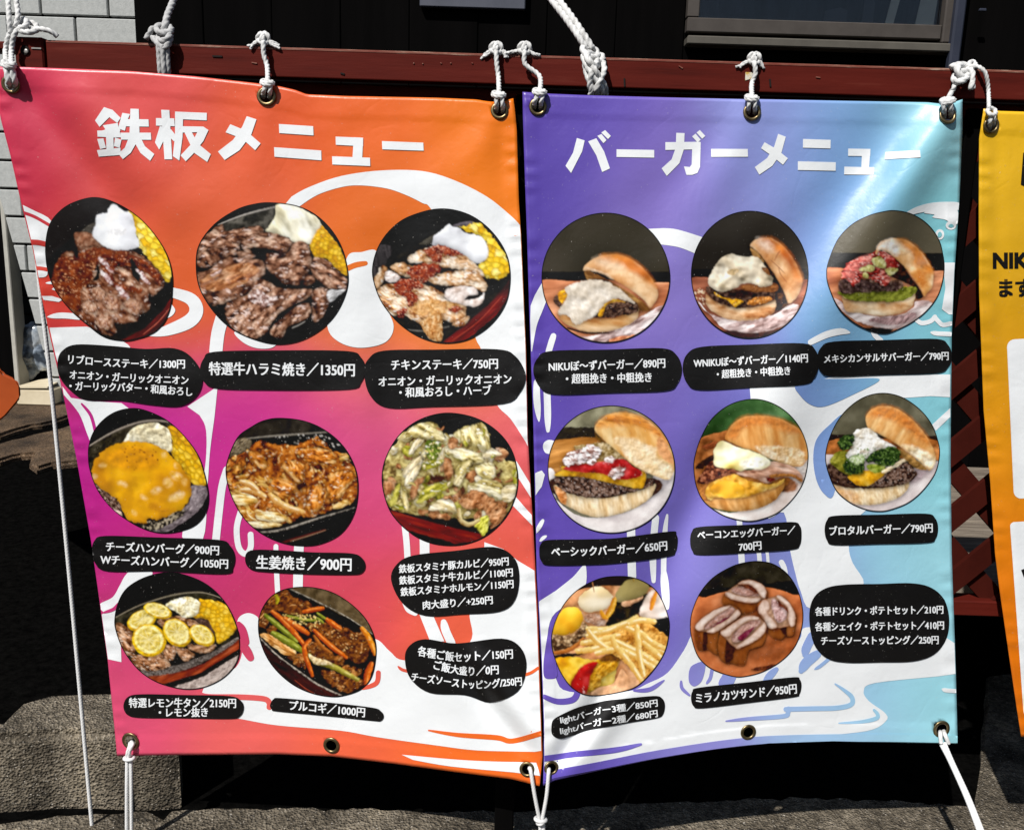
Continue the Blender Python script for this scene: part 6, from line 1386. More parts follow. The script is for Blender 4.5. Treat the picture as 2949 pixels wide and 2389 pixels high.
p.L([(270, 880), (340, 740), (460, 680), (640, 610), (760, 570), (880, 620), (980, 720), (960, 780), (880, 880), (860, 960), (820, 1010), (700, 960), (560, 880), (480, 960), (400, 1010), (360, 940)], [(110, 16, 12), (170, 44, 38), (204, 86, 76), (230, 150, 136)], 40, (20, 1.4), 26, 40, 2.2, ((248, 214, 206), .68, .5), relief=1.2); p.L([(300, 860), (420, 700), (640, 620), (620, 760), (460, 860), (400, 960)], [(206, 110, 100), (228, 160, 150)], 60, soft=40, op=.5)
for q in ([(650, 680), (740, 640), (820, 720), (800, 790), (680, 760)], [(500, 790), (620, 750), (680, 780), (640, 830), (520, 830)], [(810, 800), (960, 790), (940, 840), (860, 880)], [(530, 860), (580, 850), (600, 900), (550, 910)]): p.L(q, [(176, 164, 70), (226, 220, 140), (244, 242, 196)], 50, edge=.4, ew=20)
p.L([(700, 560), (740, 480), (840, 425), (960, 415), (1100, 450), (1240, 560), (1360, 720), (1420, 860), (1400, 1020), (1340, 1100), (1300, 1140), (1240, 1020), (1120, 850), (980, 700), (860, 600), (760, 560), (700, 620)], [(206, 124, 52), (226, 164, 96), (238, 196, 146), (246, 222, 186)], 180, w=6, relief=.3, edge=.25, ew=24); p.L([(980, 420), (1100, 450), (1240, 560), (1360, 720), (1410, 860), (1280, 800), (1180, 760), (1140, 600), (1040, 520)], [(196, 110, 34), (214, 134, 54)], 120, soft=60, op=.85); p.L([(720, 540), (780, 470), (900, 430), (980, 520), (960, 620), (860, 570), (780, 540)], [(244, 226, 206), (252, 248, 242)], 80, soft=60)
p.done(BANR, 'picture of a burger heaped with red salsa')

# -- basic burger
p = Pic(BR, 1560, 1150, 4.34, ring(868, 870, 797, 798), (140, 136, 112))
p.L([(-50, -50), (1800, -50), (1800, 340), (-50, 335)], [(120, 116, 92), (140, 137, 112), (152, 150, 128)], 300, smooth=False); p.L([(-50, 335), (900, 345), (900, 900), (-50, 900)], [(34, 28, 20), (44, 38, 28)], 90, smooth=False); p.L([(0, 520), (500, 470), (900, 470), (900, 900), (0, 920)], [(150, 92, 36), (184, 122, 56), (206, 150, 84)], 150, (-10, 4), 8, smooth=False)
p.L([(60, 900), (160, 900), (200, 1300), (500, 1600), (900, 1700), (1500, 1500), (1720, 900), (1600, 880), (1390, 960), (1390, 1200), (1000, 1420), (500, 1460), (150, 1200)], [(206, 196, 196), (228, 220, 218), (238, 232, 230), (246, 242, 240)], 240, w=6, relief=.15); p.L([(1200, 1250), (1400, 1000), (1600, 960), (1650, 1000), (1500, 1150), (1300, 1300)], [(180, 172, 178), (206, 198, 202)], 120, soft=90, op=.8)
p.L([(150, 980), (1390, 980), (1390, 1200), (700, 1300), (200, 1200)], [(40, 22, 14), (80, 50, 36)], 50)
p.L([(160, 1060), (400, 1180), (700, 1230), (1000, 1190), (1390, 1040), (1390, 1160), (1300, 1270), (1100, 1380), (860, 1450), (640, 1460), (420, 1380), (230, 1260)], CRUMB, 50, (82, 3), 8, ct=1.0, edge=.3, ew=30, relief=.3, oct=3); p.L([(160, 1080), (300, 1160), (300, 1290), (230, 1270)], BUN, 50)
p.L([(150, 990), (250, 950), (500, 960), (800, 1010), (1200, 1110), (1390, 980), (1390, 1060), (1200, 1140), (1000, 1180), (700, 1220), (480, 1210), (260, 1130)], PATTY, 34, ct=2.4, hi=((200, 184, 176), .7), edge=.35, ew=20)
p.L([(660, 390), (700, 500), (860, 620), (1100, 830), (1300, 920), (1400, 960), (1300, 900), (800, 540)], [(40, 20, 10), (110, 76, 30)], 60); p.L([(400, 590), (560, 560), (820, 540), (900, 600), (1050, 740), (900, 760), (700, 740), (500, 680)], [(120, 92, 40), (176, 150, 100), (214, 196, 160)], 40, ct=2)
p.L([(160, 945), (250, 880), (280, 830), (700, 880), (1000, 960), (1280, 890), (1280, 1050), (1230, 1110), (1000, 1070), (780, 1020), (480, 960)], CHED, 120, w=6, edge=.25); p.L([(270, 860), (400, 800), (640, 790), (1000, 740), (1130, 830), (1250, 900), (1200, 970), (1000, 1000), (760, 930), (500, 910), (320, 880)], [(120, 14, 12), (160, 24, 24), (182, 38, 38), (206, 76, 76)], 130, oct=3, w=10, hi=((250, 220, 216), .74))
for cx, cy, rx, ry in ((440, 720, 170, 90), (600, 660, 140, 90), (620, 770, 60, 40), (850, 750, 70, 36), (340, 780, 66, 44), (930, 930, 90, 60), (980, 870, 60, 34)): p.L(('e', cx, cy, rx, ry, -10), [(150, 108, 96), (206, 180, 174), (240, 228, 228), (252, 248, 248)], 34, (20, 1.6), 26, 30, 2.6, relief=1.2, oct=3)
p.L([(665, 380), (700, 280), (820, 190), (980, 160), (1180, 190), (1380, 300), (1520, 450), (1640, 680), (1660, 850), (1600, 980), (1520, 990), (1400, 940), (1200, 850), (1050, 740), (900, 610), (760, 490)], [(206, 130, 50), (226, 168, 90), (240, 206, 146), (248, 230, 190)], 90, (70, 3), 6, ct=.75, edge=.22, ew=26, relief=.18, oct=3); p.L([(680, 340), (760, 230), (980, 165), (1180, 190), (1380, 300), (1520, 450), (1600, 600), (1400, 440), (1150, 330), (900, 330)], [(196, 108, 34), (220, 142, 58), (234, 170, 90)], 60, (20, 3), soft=70, op=.9); p.L([(900, 500), (1150, 480), (1300, 560), (1430, 600), (1440, 720), (1620, 820), (1600, 980), (1400, 940), (1150, 800)], CRUMB[1:], 60, soft=40, op=.75); p.L([(1440, 520), (1500, 470), (1640, 720), (1640, 800), (1520, 740), (1440, 620)], [(222, 150, 90), (234, 176, 124)], 80, soft=24)
p.done(BANR, 'picture of a burger with ketchup and chopped onion')

# -- bacon egg burger
p = Pic(BR, 1980, 1130, 4.568, [(840, 80), (1080, 120), (1300, 250), (1470, 450), (1570, 700), (1580, 920), (1520, 1180), (1380, 1400), (1180, 1580), (950, 1670), (780, 1690), (600, 1660), (420, 1590), (220, 1440), (110, 1240), (72, 1000), (90, 820), (170, 580), (320, 330), (560, 150)], (56, 92, 44))
p.L([(0, 0), (1800, 0), (1800, 600), (0, 640)], [(44, 80, 36), (66, 104, 56), (110, 144, 100)], 400, smooth=False, sh=(1, -.4, .45)); p.L([(60, 640), (300, 540), (520, 490), (700, 600), (700, 1500), (60, 1500)], [(150, 84, 40), (186, 112, 58), (206, 136, 80)], 160, smooth=False)
p.L([(1100, 1300), (1300, 1100), (1600, 900), (1700, 1200), (1300, 1700), (400, 1750), (330, 1540), (640, 1570)], [(214, 196, 186), (236, 224, 218), (246, 240, 236)], 240, w=6, relief=.15); p.L([(1220, 1300), (1300, 1140), (1420, 1160), (1420, 1280)], [(120, 70, 44), (160, 104, 70)], 90, soft=30); p.L([(1300, 900), (1450, 960), (1600, 860), (1580, 1000), (1500, 1040)], [(214, 204, 196), (232, 224, 218)], 90)
p.L([(500, 610), (520, 520), (600, 400), (740, 320), (900, 300), (1140, 320), (1360, 410), (1500, 520), (1570, 700), (1580, 860), (1470, 970), (1300, 940), (1100, 870), (900, 780), (720, 720), (600, 660)], [(190, 108, 38), (216, 148, 76), (232, 182, 116), (242, 210, 160)], 80, (80, 4), 6, ct=.75, relief=.18, oct=3, edge=.2, ew=26); p.L([(520, 560), (640, 380), (800, 310), (1140, 320), (1360, 410), (1480, 520), (1300, 520), (1000, 420), (760, 460), (640, 600)], [(196, 106, 40), (216, 136, 64)], 90, soft=80, op=.85); p.L([(900, 700), (1200, 700), (1500, 760), (1540, 880), (1450, 960), (1200, 900), (1000, 820)], CRUMB, 50, soft=30, op=.8)
p.L([(180, 1150), (700, 1060), (1300, 1100), (1250, 1250), (900, 1480), (400, 1500), (200, 1420)], [(150, 84, 36), (196, 130, 64)], 60)
p.L([(200, 1440), (420, 1390), (800, 1340), (1100, 1260), (1260, 1160), (1240, 1290), (1120, 1430), (900, 1530), (640, 1560), (400, 1530)], [(176, 104, 42), (206, 142, 70), (224, 170, 104), (238, 196, 140)], 90, (75, 2), 6, ct=1.0, edge=.3, relief=.25, oct=3)
p.L([(100, 980), (200, 880), (350, 820), (360, 900), (240, 960), (180, 1000)], [(22, 14, 10), (60, 36, 24)], 40); p.L([(190, 700), (360, 640), (400, 680), (320, 740), (220, 740)], [(110, 50, 24), (160, 84, 46)], 40)
p.L([(130, 1190), (160, 1080), (320, 900), (500, 980), (760, 1010), (760, 1080), (560, 1090), (440, 1130), (300, 1180)], [(50, 20, 14), (104, 50, 32), (150, 86, 58), (186, 120, 90)], 36, ct=2.2, edge=.4); p.L([(640, 1060), (900, 1000), (1080, 900), (1360, 960), (1480, 1060), (1510, 1150), (1480, 1170), (1380, 1110), (1240, 1120), (1140, 1150), (1040, 1190), (900, 1130)], [(150, 90, 70), (206, 150, 120), (226, 180, 154), (236, 200, 180)], 60, (12, 3), 8, edge=.35); p.L([(1030, 1110), (1150, 1130), (1080, 1180)], [(90, 26, 20), (150, 60, 50)], 30); p.L([(1080, 1080), (1340, 1060), (1500, 1130), (1480, 1170), (1340, 1100), (1100, 1120)], [(120, 66, 24), (180, 120, 60)], 30)
p.L([(240, 1260), (330, 1180), (500, 1100), (640, 1080), (760, 1140), (900, 1180), (1100, 1200), (1280, 1130), (1180, 1230), (980, 1300), (760, 1370), (560, 1390), (380, 1380), (300, 1420), (250, 1370)], [(186, 120, 30), (222, 160, 50), (238, 190, 90), (246, 216, 140)], 130, relief=.7, oct=3, edge=.3, ew=26); p.L([(290, 1280), (460, 1150), (680, 1200), (760, 1300), (640, 1370), (460, 1380)], [(222, 150, 26), (240, 180, 50), (246, 206, 96)], 180, relief=.6, soft=20, oct=2)
p.L([(340, 760), (420, 640), (520, 650), (680, 720), (860, 770), (1000, 830), (1080, 900), (1060, 960), (960, 1000), (800, 990), (700, 1030), (600, 1000), (460, 990), (350, 950), (350, 850)], [(206, 176, 80), (236, 220, 140), (248, 240, 190), (252, 250, 226)], 200, w=8, ct=1.3, relief=.6, oct=2, edge=.2, ew=30); p.L([(700, 900), (900, 860), (1070, 900), (960, 990), (760, 980)], [(252, 248, 226), (255, 254, 246)], 90, soft=50)
p.done(BANR, 'picture of a bacon and egg burger before a green wall')

# -- broccoli burger
p = Pic(BR, 2360, 1120, 4.692, [(850, 48), (1100, 100), (1330, 250), (1500, 450), (1600, 700), (1620, 900), (1560, 1130), (1400, 1360), (1200, 1530), (950, 1630), (780, 1650), (600, 1620), (400, 1530), (220, 1370), (110, 1130), (70, 920), (110, 700), (220, 450), (380, 250), (600, 100)], (98, 94, 74))
p.L([(0, 0), (1800, 0), (1800, 640), (0, 610)], [(80, 76, 58), (98, 94, 75), (118, 114, 96)], 400, smooth=False, sh=(.6, -.3, .25)); p.L([(0, 610), (1800, 635), (1800, 900), (0, 900)], [(24, 18, 12), (40, 30, 20)], 90, smooth=False); p.L([(60, 720), (240, 670), (500, 660), (1500, 670), (1700, 720), (1700, 960), (60, 880)], [(150, 84, 36), (184, 110, 54), (206, 136, 76)], 140, smooth=False)
p.L([(60, 880), (300, 880), (1200, 1100), (1500, 980), (1700, 960), (1700, 1800), (60, 1800)], [(206, 190, 190), (226, 214, 212), (238, 230, 228)], 260, w=6, relief=.15, smooth=False); p.L([(1220, 1200), (1300, 1060), (1500, 1060), (1400, 1200), (1250, 1280)], [(176, 156, 160), (196, 178, 180)], 90, soft=80)
p.L([(130, 1230), (300, 1300), (560, 1330), (860, 1310), (1100, 1260), (1200, 1230), (1180, 1360), (1040, 1470), (840, 1540), (640, 1560), (450, 1540), (260, 1430)], CRUMB, 54, (80, 2), 10, ct=1.2, edge=.3, ew=30, relief=.35, oct=3); p.L([(130, 1250), (300, 1330), (500, 1400), (520, 1540), (300, 1470), (180, 1340)], [(196, 130, 66), (220, 166, 104)], 44, soft=60, op=.6)
p.L([(110, 1060), (640, 1150), (1260, 1080), (1230, 1240), (860, 1330), (400, 1330), (140, 1250)], [(40, 24, 16), (84, 54, 36)], 50)
p.L([(100, 1080), (140, 990), (240, 1060), (400, 1190), (480, 1300), (340, 1290), (180, 1230)], PATTY[:4], 32, ct=2.2, edge=.3); p.L([(640, 1300), (800, 1180), (900, 1080), (1060, 1000), (1200, 990), (1280, 1100), (1260, 1180), (1160, 1270), (1000, 1290), (820, 1310)], PATTY, 34, ct=2.4, hi=((190, 170, 160), .68), edge=.3)
p.L([(380, 1180), (560, 1100), (760, 1090), (900, 1110), (800, 1200), (680, 1290), (520, 1300), (450, 1260)], CHED, 120, edge=.2); p.L([(130, 970), (200, 870), (320, 830), (460, 900), (600, 1120), (420, 1160), (280, 1110), (200, 1040)], [(96, 100, 24), (150, 146, 50), (186, 180, 84)], 60, edge=.4); p.L([(640, 1020), (800, 1010), (900, 1050), (850, 1110), (740, 1130), (660, 1090)], [(110, 130, 30), (166, 184, 70), (206, 216, 120)], 50, edge=.4); p.L([(850, 1100), (1000, 1000), (1150, 920), (1180, 950), (1000, 1060), (880, 1130)], CRUMB[1:], 40)
p.L([(620, 420), (640, 330), (720, 260), (860, 225), (1020, 255), (1200, 370), (1370, 540), (1480, 700), (1550, 860), (1560, 980), (1500, 1080), (1460, 1085), (1340, 960), (1150, 820), (960, 690), (780, 590), (660, 540)], [(196, 118, 44), (222, 160, 90), (236, 192, 130), (246, 220, 170)], 70, (-60, 3), 6, ct=.75, relief=.2, oct=3, edge=.25, ew=26); p.L([(640, 360), (740, 250), (900, 228), (1100, 300), (1370, 540), (1500, 760), (1300, 660), (1050, 460), (820, 380)], [(196, 106, 36), (216, 138, 62)], 90, soft=80, op=.85); p.L([(1100, 760), (1300, 780), (1520, 900), (1540, 1020), (1480, 1080), (1340, 960)], CRUMB[1:], 90, soft=50)
p.L([(1060, 800), (1180, 860), (1450, 1080), (1300, 1070), (1200, 980), (1100, 900)], [(120, 86, 40), (176, 134, 76)], 60)
p.L([(460, 590), (560, 530), (660, 530), (720, 570), (820, 660), (950, 740), (1030, 780), (960, 800), (760, 820), (700, 940), (600, 960), (420, 960), (360, 880), (430, 780), (470, 650)], [(206, 188, 160), (232, 226, 212), (244, 242, 236), (252, 252, 248)], 70, relief=.6, edge=.2)
for q in ([(240, 720), (300, 640), (440, 600), (470, 660), (420, 800), (300, 820), (250, 780)], [(720, 850), (860, 790), (960, 770), (1080, 820), (1080, 930), (980, 1030), (840, 1030), (700, 980), (660, 1000), (620, 940)], [(320, 1080), (340, 960), (420, 900), (520, 880), (600, 920), (600, 1060), (540, 1130), (400, 1140)]): p.L(q, [(10, 18, 6), (28, 44, 16), (54, 78, 30), (96, 124, 60)], 26, mode='cell', w=22, ws=30)
p.L([(400, 940), (470, 890), (590, 880), (590, 980), (480, 1010)], [(110, 140, 60), (190, 210, 150), (236, 244, 220)], 24, mode='cell', soft=30); p.dots([(460, 820), (760, 780), (640, 960)], 24, 10, [(70, 110, 50), (120, 150, 90)], 6)
p.done(BANR, 'picture of a burger with broccoli and white egg')

# -- light burgers with chips
p = Pic(BR, 1570, 1640, 4.568, [(950, 75), (1180, 100), (1400, 210), (1530, 370), (1620, 600), (1635, 780), (1580, 1060), (1420, 1320), (1200, 1530), (950, 1620), (720, 1650), (500, 1635), (330, 1530), (200, 1350), (110, 1130), (75, 930), (110, 720), (240, 450), (430, 250), (700, 110)], (34, 26, 20))
p.L([(60, 520), (300, 300), (520, 240), (760, 205), (1100, 205), (1450, 230), (1700, 300), (1700, 1800), (60, 1800)], [(206, 130, 76), (228, 162, 110), (240, 190, 146)], 200, w=5, smooth=False)
p.L([(900, 420), (1040, 410), (1300, 300), (1340, 380), (1240, 560), (1000, 720), (800, 730), (820, 640)], [(14, 11, 8), (30, 24, 14), (60, 48, 26)], 60); p.L([(1250, 520), (1400, 260), (1620, 400), (1640, 640), (1440, 650), (1260, 610)], [(206, 176, 150), (236, 218, 204), (248, 240, 234)], 200, oct=2, edge=.3); p.T([(1460, 290), (1420, 400), (1390, 510)], 70, (226, 150, 40), (190, 110, 26)); p.L([(1330, 700), (1440, 650), (1640, 630), (1640, 860), (1500, 820)], PAN[:2], 60)
p.L([(920, 340), (980, 220), (1080, 130), (1200, 110), (1330, 160), (1360, 240), (1300, 320), (1160, 390), (1030, 420), (930, 410)], [(120, 102, 52), (150, 132, 74), (176, 160, 100), (200, 186, 132)], 240, oct=2, ct=1.0, relief=.2, edge=.3, sh=(-.2, -.7, .25)); p.T([(1160, 110), (1158, 150)], 14, (190, 150, 60)); p.L([(1010, 420), (1160, 390), (1280, 340), (1240, 390), (1050, 480)], [(190, 130, 90), (226, 180, 140)], 50)
p.L([(430, 440), (470, 330), (560, 250), (680, 215), (790, 240), (870, 320), (900, 370), (840, 470), (720, 530), (580, 550), (490, 520)], [(232, 180, 90), (242, 214, 156), (248, 230, 194), (252, 244, 224)], 220, oct=2, ct=1.0, relief=.2, edge=.25, sh=(0, -1, .2)); p.T([(615, 150), (630, 220), (642, 285)], 14, (206, 140, 90)); p.L([(520, 610), (580, 570), (760, 600), (780, 720), (640, 720), (540, 680)], [(150, 92, 60), (206, 160, 130), (236, 212, 196)], 50, edge=.4); p.T([(910, 380), (870, 500), (800, 620)], 80, (240, 180, 60), (186, 110, 20), (250, 214, 120)); p.T([(730, 540), (760, 600), (800, 630)], 60, (236, 170, 50), (186, 110, 20))
p.L([(90, 830), (120, 660), (230, 520), (340, 480), (440, 510), (500, 620), (470, 720), (400, 800), (300, 850), (180, 860)], [(222, 136, 24), (238, 168, 36), (246, 196, 52), (250, 216, 90)], 260, oct=2, ct=1.0, relief=.2, edge=.25, sh=(0, -1, .25)); p.L([(80, 860), (300, 860), (440, 780), (500, 680), (560, 740), (540, 860), (420, 960), (260, 1060), (100, 1080)], [(20, 12, 8), (80, 54, 34), (150, 116, 80), (206, 176, 136)], 40, mode='cell'); p.T([(90, 1090), (280, 1060), (420, 980), (500, 900)], 56, (206, 128, 60), (150, 76, 24)); p.L([(80, 1130), (300, 1090), (500, 1100), (300, 1150), (100, 1160)], PAN[:2], 50)
p.L([(110, 1170), (400, 1140), (640, 1180), (960, 1160), (940, 1290), (900, 1480), (860, 1540), (500, 1600), (300, 1500), (180, 1330)], [(222, 140, 10), (240, 178, 26), (248, 208, 70), (252, 228, 130)], 200, oct=3, relief=.4, edge=.25); p.L([(560, 1560), (640, 1330), (760, 1220), (940, 1180), (920, 1300), (760, 1400), (700, 1540)], [(186, 120, 20), (222, 160, 40), (240, 190, 80)], 50)
p.L([(330, 1520), (370, 1400), (460, 1280), (580, 1210), (690, 1210), (650, 1300), (600, 1380), (560, 1560), (500, 1640), (380, 1590)], [(120, 8, 8), (160, 16, 16), (182, 32, 30), (206, 70, 70)], 160, oct=2, relief=.6, hi=((240, 190, 186), .74))
p.L([(700, 1540), (900, 1480), (1000, 1300), (1100, 1400), (1300, 1480), (1200, 1600), (900, 1660), (600, 1640)], [(206, 150, 104), (230, 184, 144)], 160, w=6); p.L([(760, 1130), (960, 1050), (1000, 1180), (860, 1210), (720, 1190)], [(80, 44, 14), (130, 80, 30)], 60, soft=30)
p.L([(480, 940), (1000, 760), (1300, 680), (1620, 900), (1580, 1060), (1380, 1380), (1240, 1380), (1000, 1180), (800, 1060)], [(150, 84, 20), (206, 144, 60), (232, 184, 100)], 60, w=16)
CHP = (248, 222, 140); CHD = (206, 146, 50); CHH = (255, 246, 210)
for q in ([(1040, 740), (1240, 840), (1380, 980), (1560, 1080)], [(1260, 820), (1420, 960), (1600, 1040)], [(1300, 960), (1440, 1080), (1560, 1180)], [(940, 940), (1140, 1040), (1360, 1140)], [(1000, 1040), (1200, 1140), (1480, 1280)], [(1300, 1120), (1420, 1200), (1500, 1250)], [(420, 1060), (620, 1040), (860, 960)], [(490, 960), (700, 920), (960, 860)], [(560, 770), (800, 780), (1060, 700), (1200, 620)], [(560, 860), (640, 830), (820, 800), (1000, 720)], [(1120, 700), (1260, 660), (1430, 680)], [(580, 810), (680, 930), (860, 1060)], [(680, 1090), (760, 1070), (900, 1040)], [(880, 900), (940, 1020), (1080, 1180), (1270, 1460)], [(1200, 750), (1220, 940), (1240, 1140), (1290, 1370)], [(1320, 1220), (1420, 1280), (1460, 1330)]): p.T(q, 80, CHP, CHD, CHH, .2, .75)
p.done(BANR, 'picture of small burgers with chips and ketchup')

# -- cutlet sandwiches
p = Pic(BR, 1970, 1600, 4.822, [(1040, 65), (1250, 110), (1450, 260), (1590, 500), (1650, 780), (1620, 1050), (1520, 1280), (1330, 1470), (1080, 1610), (850, 1670), (700, 1675), (500, 1620), (320, 1530), (180, 1380), (100, 1150), (78, 950), (110, 750), (220, 500), (400, 290), (650, 140), (850, 80)], (24, 21, 16))
p.L([(100, 100), (1500, 60), (1500, 330), (1100, 380), (400, 450), (100, 470)], [(30, 27, 18), (40, 36, 26), (52, 47, 36)], 200, smooth=False); p.L([(60, 660), (300, 570), (560, 490), (900, 440), (1200, 440), (1500, 530), (1720, 660), (1720, 1800), (60, 1800)], [(176, 92, 50), (200, 114, 66), (216, 138, 92)], 260, w=5, relief=.2); p.L([(900, 1200), (1300, 1150), (1560, 1000), (1640, 1100), (1400, 1420), (1000, 1480), (860, 1380)], [(110, 50, 20), (150, 76, 36)], 120, soft=90, op=.75); p.L([(930, 1560), (1150, 1510), (1260, 1500), (1180, 1570), (1000, 1590)], [(60, 26, 14), (110, 54, 30)], 40)
CR = [(196, 160, 140), (226, 200, 184), (238, 220, 208), (246, 234, 226)]; CT = [(106, 48, 18), (146, 76, 32), (174, 100, 48), (196, 126, 74)]
def sando(crust, slabs, fill, dk):
    face = [q for s_ in slabs for q in s_]
    for c in crust: p.L(c, CT, 120, (80, 2), 6, ct=1.0, relief=.2, edge=.35, ew=30, ao=.8, smooth=True, sh=(0.2, -1, .25))
    for d in dk: p.L(d, [(36, 16, 8), (70, 34, 18)], 40, w=16, bev=0)
    hull = sorted(map(tuple, face)); lo = []; up = []
    for q in hull:
        while len(lo) > 1 and (lo[-1][0] - lo[-2][0]) * (q[1] - lo[-2][1]) - (lo[-1][1] - lo[-2][1]) * (q[0] - lo[-2][0]) <= 0: lo.pop()
        lo.append(q)
    for q in reversed(hull):
        while len(up) > 1 and (up[-1][0] - up[-2][0]) * (q[1] - up[-2][1]) - (up[-1][1] - up[-2][1]) * (q[0] - up[-2][0]) <= 0: up.pop()
        up.append(q)
    p.L(lo[:-1] + up[:-1], [(176, 128, 96), (202, 156, 124), (218, 178, 150)], 90, w=6, ct=1.0, ao=.3, bev=.1, rim=((120, 62, 28), 14), smooth=True)
    for f, c in fill: p.L(f, c, 40, w=10, edge=.4, ew=16)
    for s_ in slabs: p.L(s_, CR, 90, w=7, ct=.9, relief=.2, oct=3, ew=14, rim=((150, 92, 50), 16))
JAM = [(96, 20, 40), (130, 40, 66), (160, 80, 100)]; PORK = [(176, 120, 102), (202, 156, 142), (220, 182, 172)]; SC_ = [(70, 26, 14), (120, 54, 34), (160, 90, 60)]
sando([[(530, 560), (620, 500), (800, 560), (1050, 600), (1140, 480), (1140, 600), (1030, 680), (960, 760), (820, 800), (720, 720), (540, 660)]], [[(560, 520), (600, 490), (740, 540), (900, 570), (1050, 570), (1040, 620), (960, 650), (820, 640), (640, 590)], [(740, 380), (820, 335), (940, 330), (1080, 390), (1135, 470), (1120, 580), (1060, 560), (1000, 470), (900, 390), (820, 390)]], [([(650, 470), (740, 420), (900, 440), (1040, 540), (900, 560), (720, 520)], PORK), ([(740, 400), (860, 380), (960, 430), (1030, 500), (980, 510), (860, 440)], SC_)], [[(1040, 550), (1090, 560), (1080, 610)]])
sando([[(150, 1010), (330, 820), (600, 680), (700, 700), (770, 760), (770, 820), (600, 1000), (480, 1060), (470, 1330), (420, 1350), (330, 1290), (190, 1280)]], [[(150, 990), (180, 920), (320, 800), (500, 710), (640, 680), (600, 730), (420, 840), (290, 950), (270, 1010), (200, 1030)], [(310, 1040), (420, 970), (600, 870), (720, 740), (770, 770), (760, 830), (600, 950), (440, 1050), (360, 1060)]], [([(280, 970), (420, 850), (620, 710), (690, 720), (670, 800), (500, 920), (360, 1000), (300, 1010)], PORK), ([(400, 970), (520, 880), (660, 820), (660, 840), (500, 940), (420, 980)], JAM)], [[(270, 1050), (320, 1030), (310, 1280), (250, 1270)]])
sando([[(1010, 700), (1080, 610), (1160, 620), (1300, 950), (1400, 900), (1540, 800), (1540, 950), (1510, 1090), (1440, 1110), (1400, 1100), (1340, 1150), (1200, 1100), (1100, 930)]], [[(1020, 720), (1060, 640), (1110, 600), (1170, 620), (1190, 720), (1160, 780), (1240, 880), (1290, 960), (1260, 1000), (1180, 1000), (1120, 920), (1080, 820), (1030, 780)], [(1280, 570), (1320, 540), (1420, 600), (1500, 710), (1540, 830), (1530, 950), (1470, 970), (1430, 860), (1440, 740), (1380, 660)]], [([(1200, 640), (1250, 590), (1330, 680), (1420, 740), (1410, 860), (1330, 920), (1260, 880), (1230, 780)], [(170, 120, 112), (214, 176, 172), (232, 204, 200)]), ([(1290, 600), (1340, 640), (1430, 720), (1440, 780), (1380, 720), (1310, 680)], SC_)], [[(1310, 940), (1410, 900), (1420, 1100), (1370, 1080)]])
sando([[(490, 1100), (700, 900), (960, 820), (1030, 850), (1140, 960), (1140, 1060), (1080, 1230), (900, 1300), (840, 1490), (760, 1510), (660, 1480), (570, 1470), (480, 1380)]], [[(500, 1060), (600, 980), (760, 870), (900, 820), (1020, 840), (1020, 880), (880, 900), (740, 990), (640, 1100), (570, 1120)], [(720, 1240), (840, 1160), (960, 1060), (1060, 960), (1110, 910), (1140, 990), (1080, 1100), (940, 1200), (800, 1260), (720, 1280)]], [([(650, 1130), (740, 1010), (880, 910), (1030, 880), (1060, 920), (960, 1020), (820, 1150), (700, 1200)], PORK), ([(740, 1120), (860, 1030), (960, 980), (920, 1060), (840, 1150), (770, 1170)], JAM)], [[(580, 1160), (680, 1200), (700, 1270), (660, 1440), (570, 1460)]])
p.done(BANR, 'picture of four cutlet sandwiches on a plate')
# ------------------------------------------------------------------ ropes
M_rope = noisy('white_cotton_rope', [(0.3, (0.36, 0.355, 0.34)), (0.5, (0.60, 0.60, 0.59)), (0.7, (0.72, 0.72, 0.71))], 70, rough=0.9, spec=0.1, bump=0.35, bscale=900, bdist=0.001)
M_grey = noisy('weathered_grey_rope', [(0.3, (0.32, 0.32, 0.32)), (0.7, (0.48, 0.48, 0.475))], 160, rough=0.95, spec=0.05, bump=0.35, bscale=900, bdist=0.001)
M_cord = noisy('white_braided_cord', [(0.3, (0.60, 0.60, 0.60)), (0.7, (0.72, 0.72, 0.71))], 160, rough=0.75, spec=0.15, bump=0.3, bscale=900, bdist=0.001)

def sweep(bm, pts, r, lobes=3, pitch=7.0, depth=0.34, endr=(1.0, 1.0), seg=15):
    P = spline([tuple(p) for p in pts], False, 14)
    L = np.r_[0, np.cumsum(np.linalg.norm(np.diff(P, axis=0), axis=1))]
    n = int(np.clip(L[-1] / (r * 0.42), 6, 1500))
    s = np.linspace(0, L[-1], n)
    P = np.stack([np.interp(s, L, P[:, i]) for i in range(3)], 1)
    T = np.gradient(P, axis=0); T /= np.linalg.norm(T, axis=1, keepdims=True) + 1e-12
    u = np.cross(T[0], [0.3, 0.2, 0.9]); u /= np.linalg.norm(u)
    rings = []
    for i in range(n):
        u = u - T[i] * u.dot(T[i]); u /= np.linalg.norm(u) + 1e-12
        v = np.cross(T[i], u)
        k = i / (n - 1); e = 1.0
        if k < .06: e = endr[0] + (1 - endr[0]) * k / .06
        if k > .94: e = endr[1] + (1 - endr[1]) * (1 - k) / .06
        row = []
        for j in range(seg):
            a = 2 * math.pi * j / seg
            rr = r * e * (1 - depth + depth * abs(math.cos(lobes / 2 * (a - 2 * math.pi * s[i] / (r * pitch)))))
            row.append(bm.verts.new(P[i] + rr * (u * math.cos(a) + v * math.sin(a))))
        rings.append(row)
    for A, C in zip(rings[:-1], rings[1:]):
        for j in range(seg): bm.faces.new((A[j], A[(j + 1) % seg], C[(j + 1) % seg], C[j]))
    bm.faces.new(rings[0][::-1]); bm.faces.new(rings[-1])

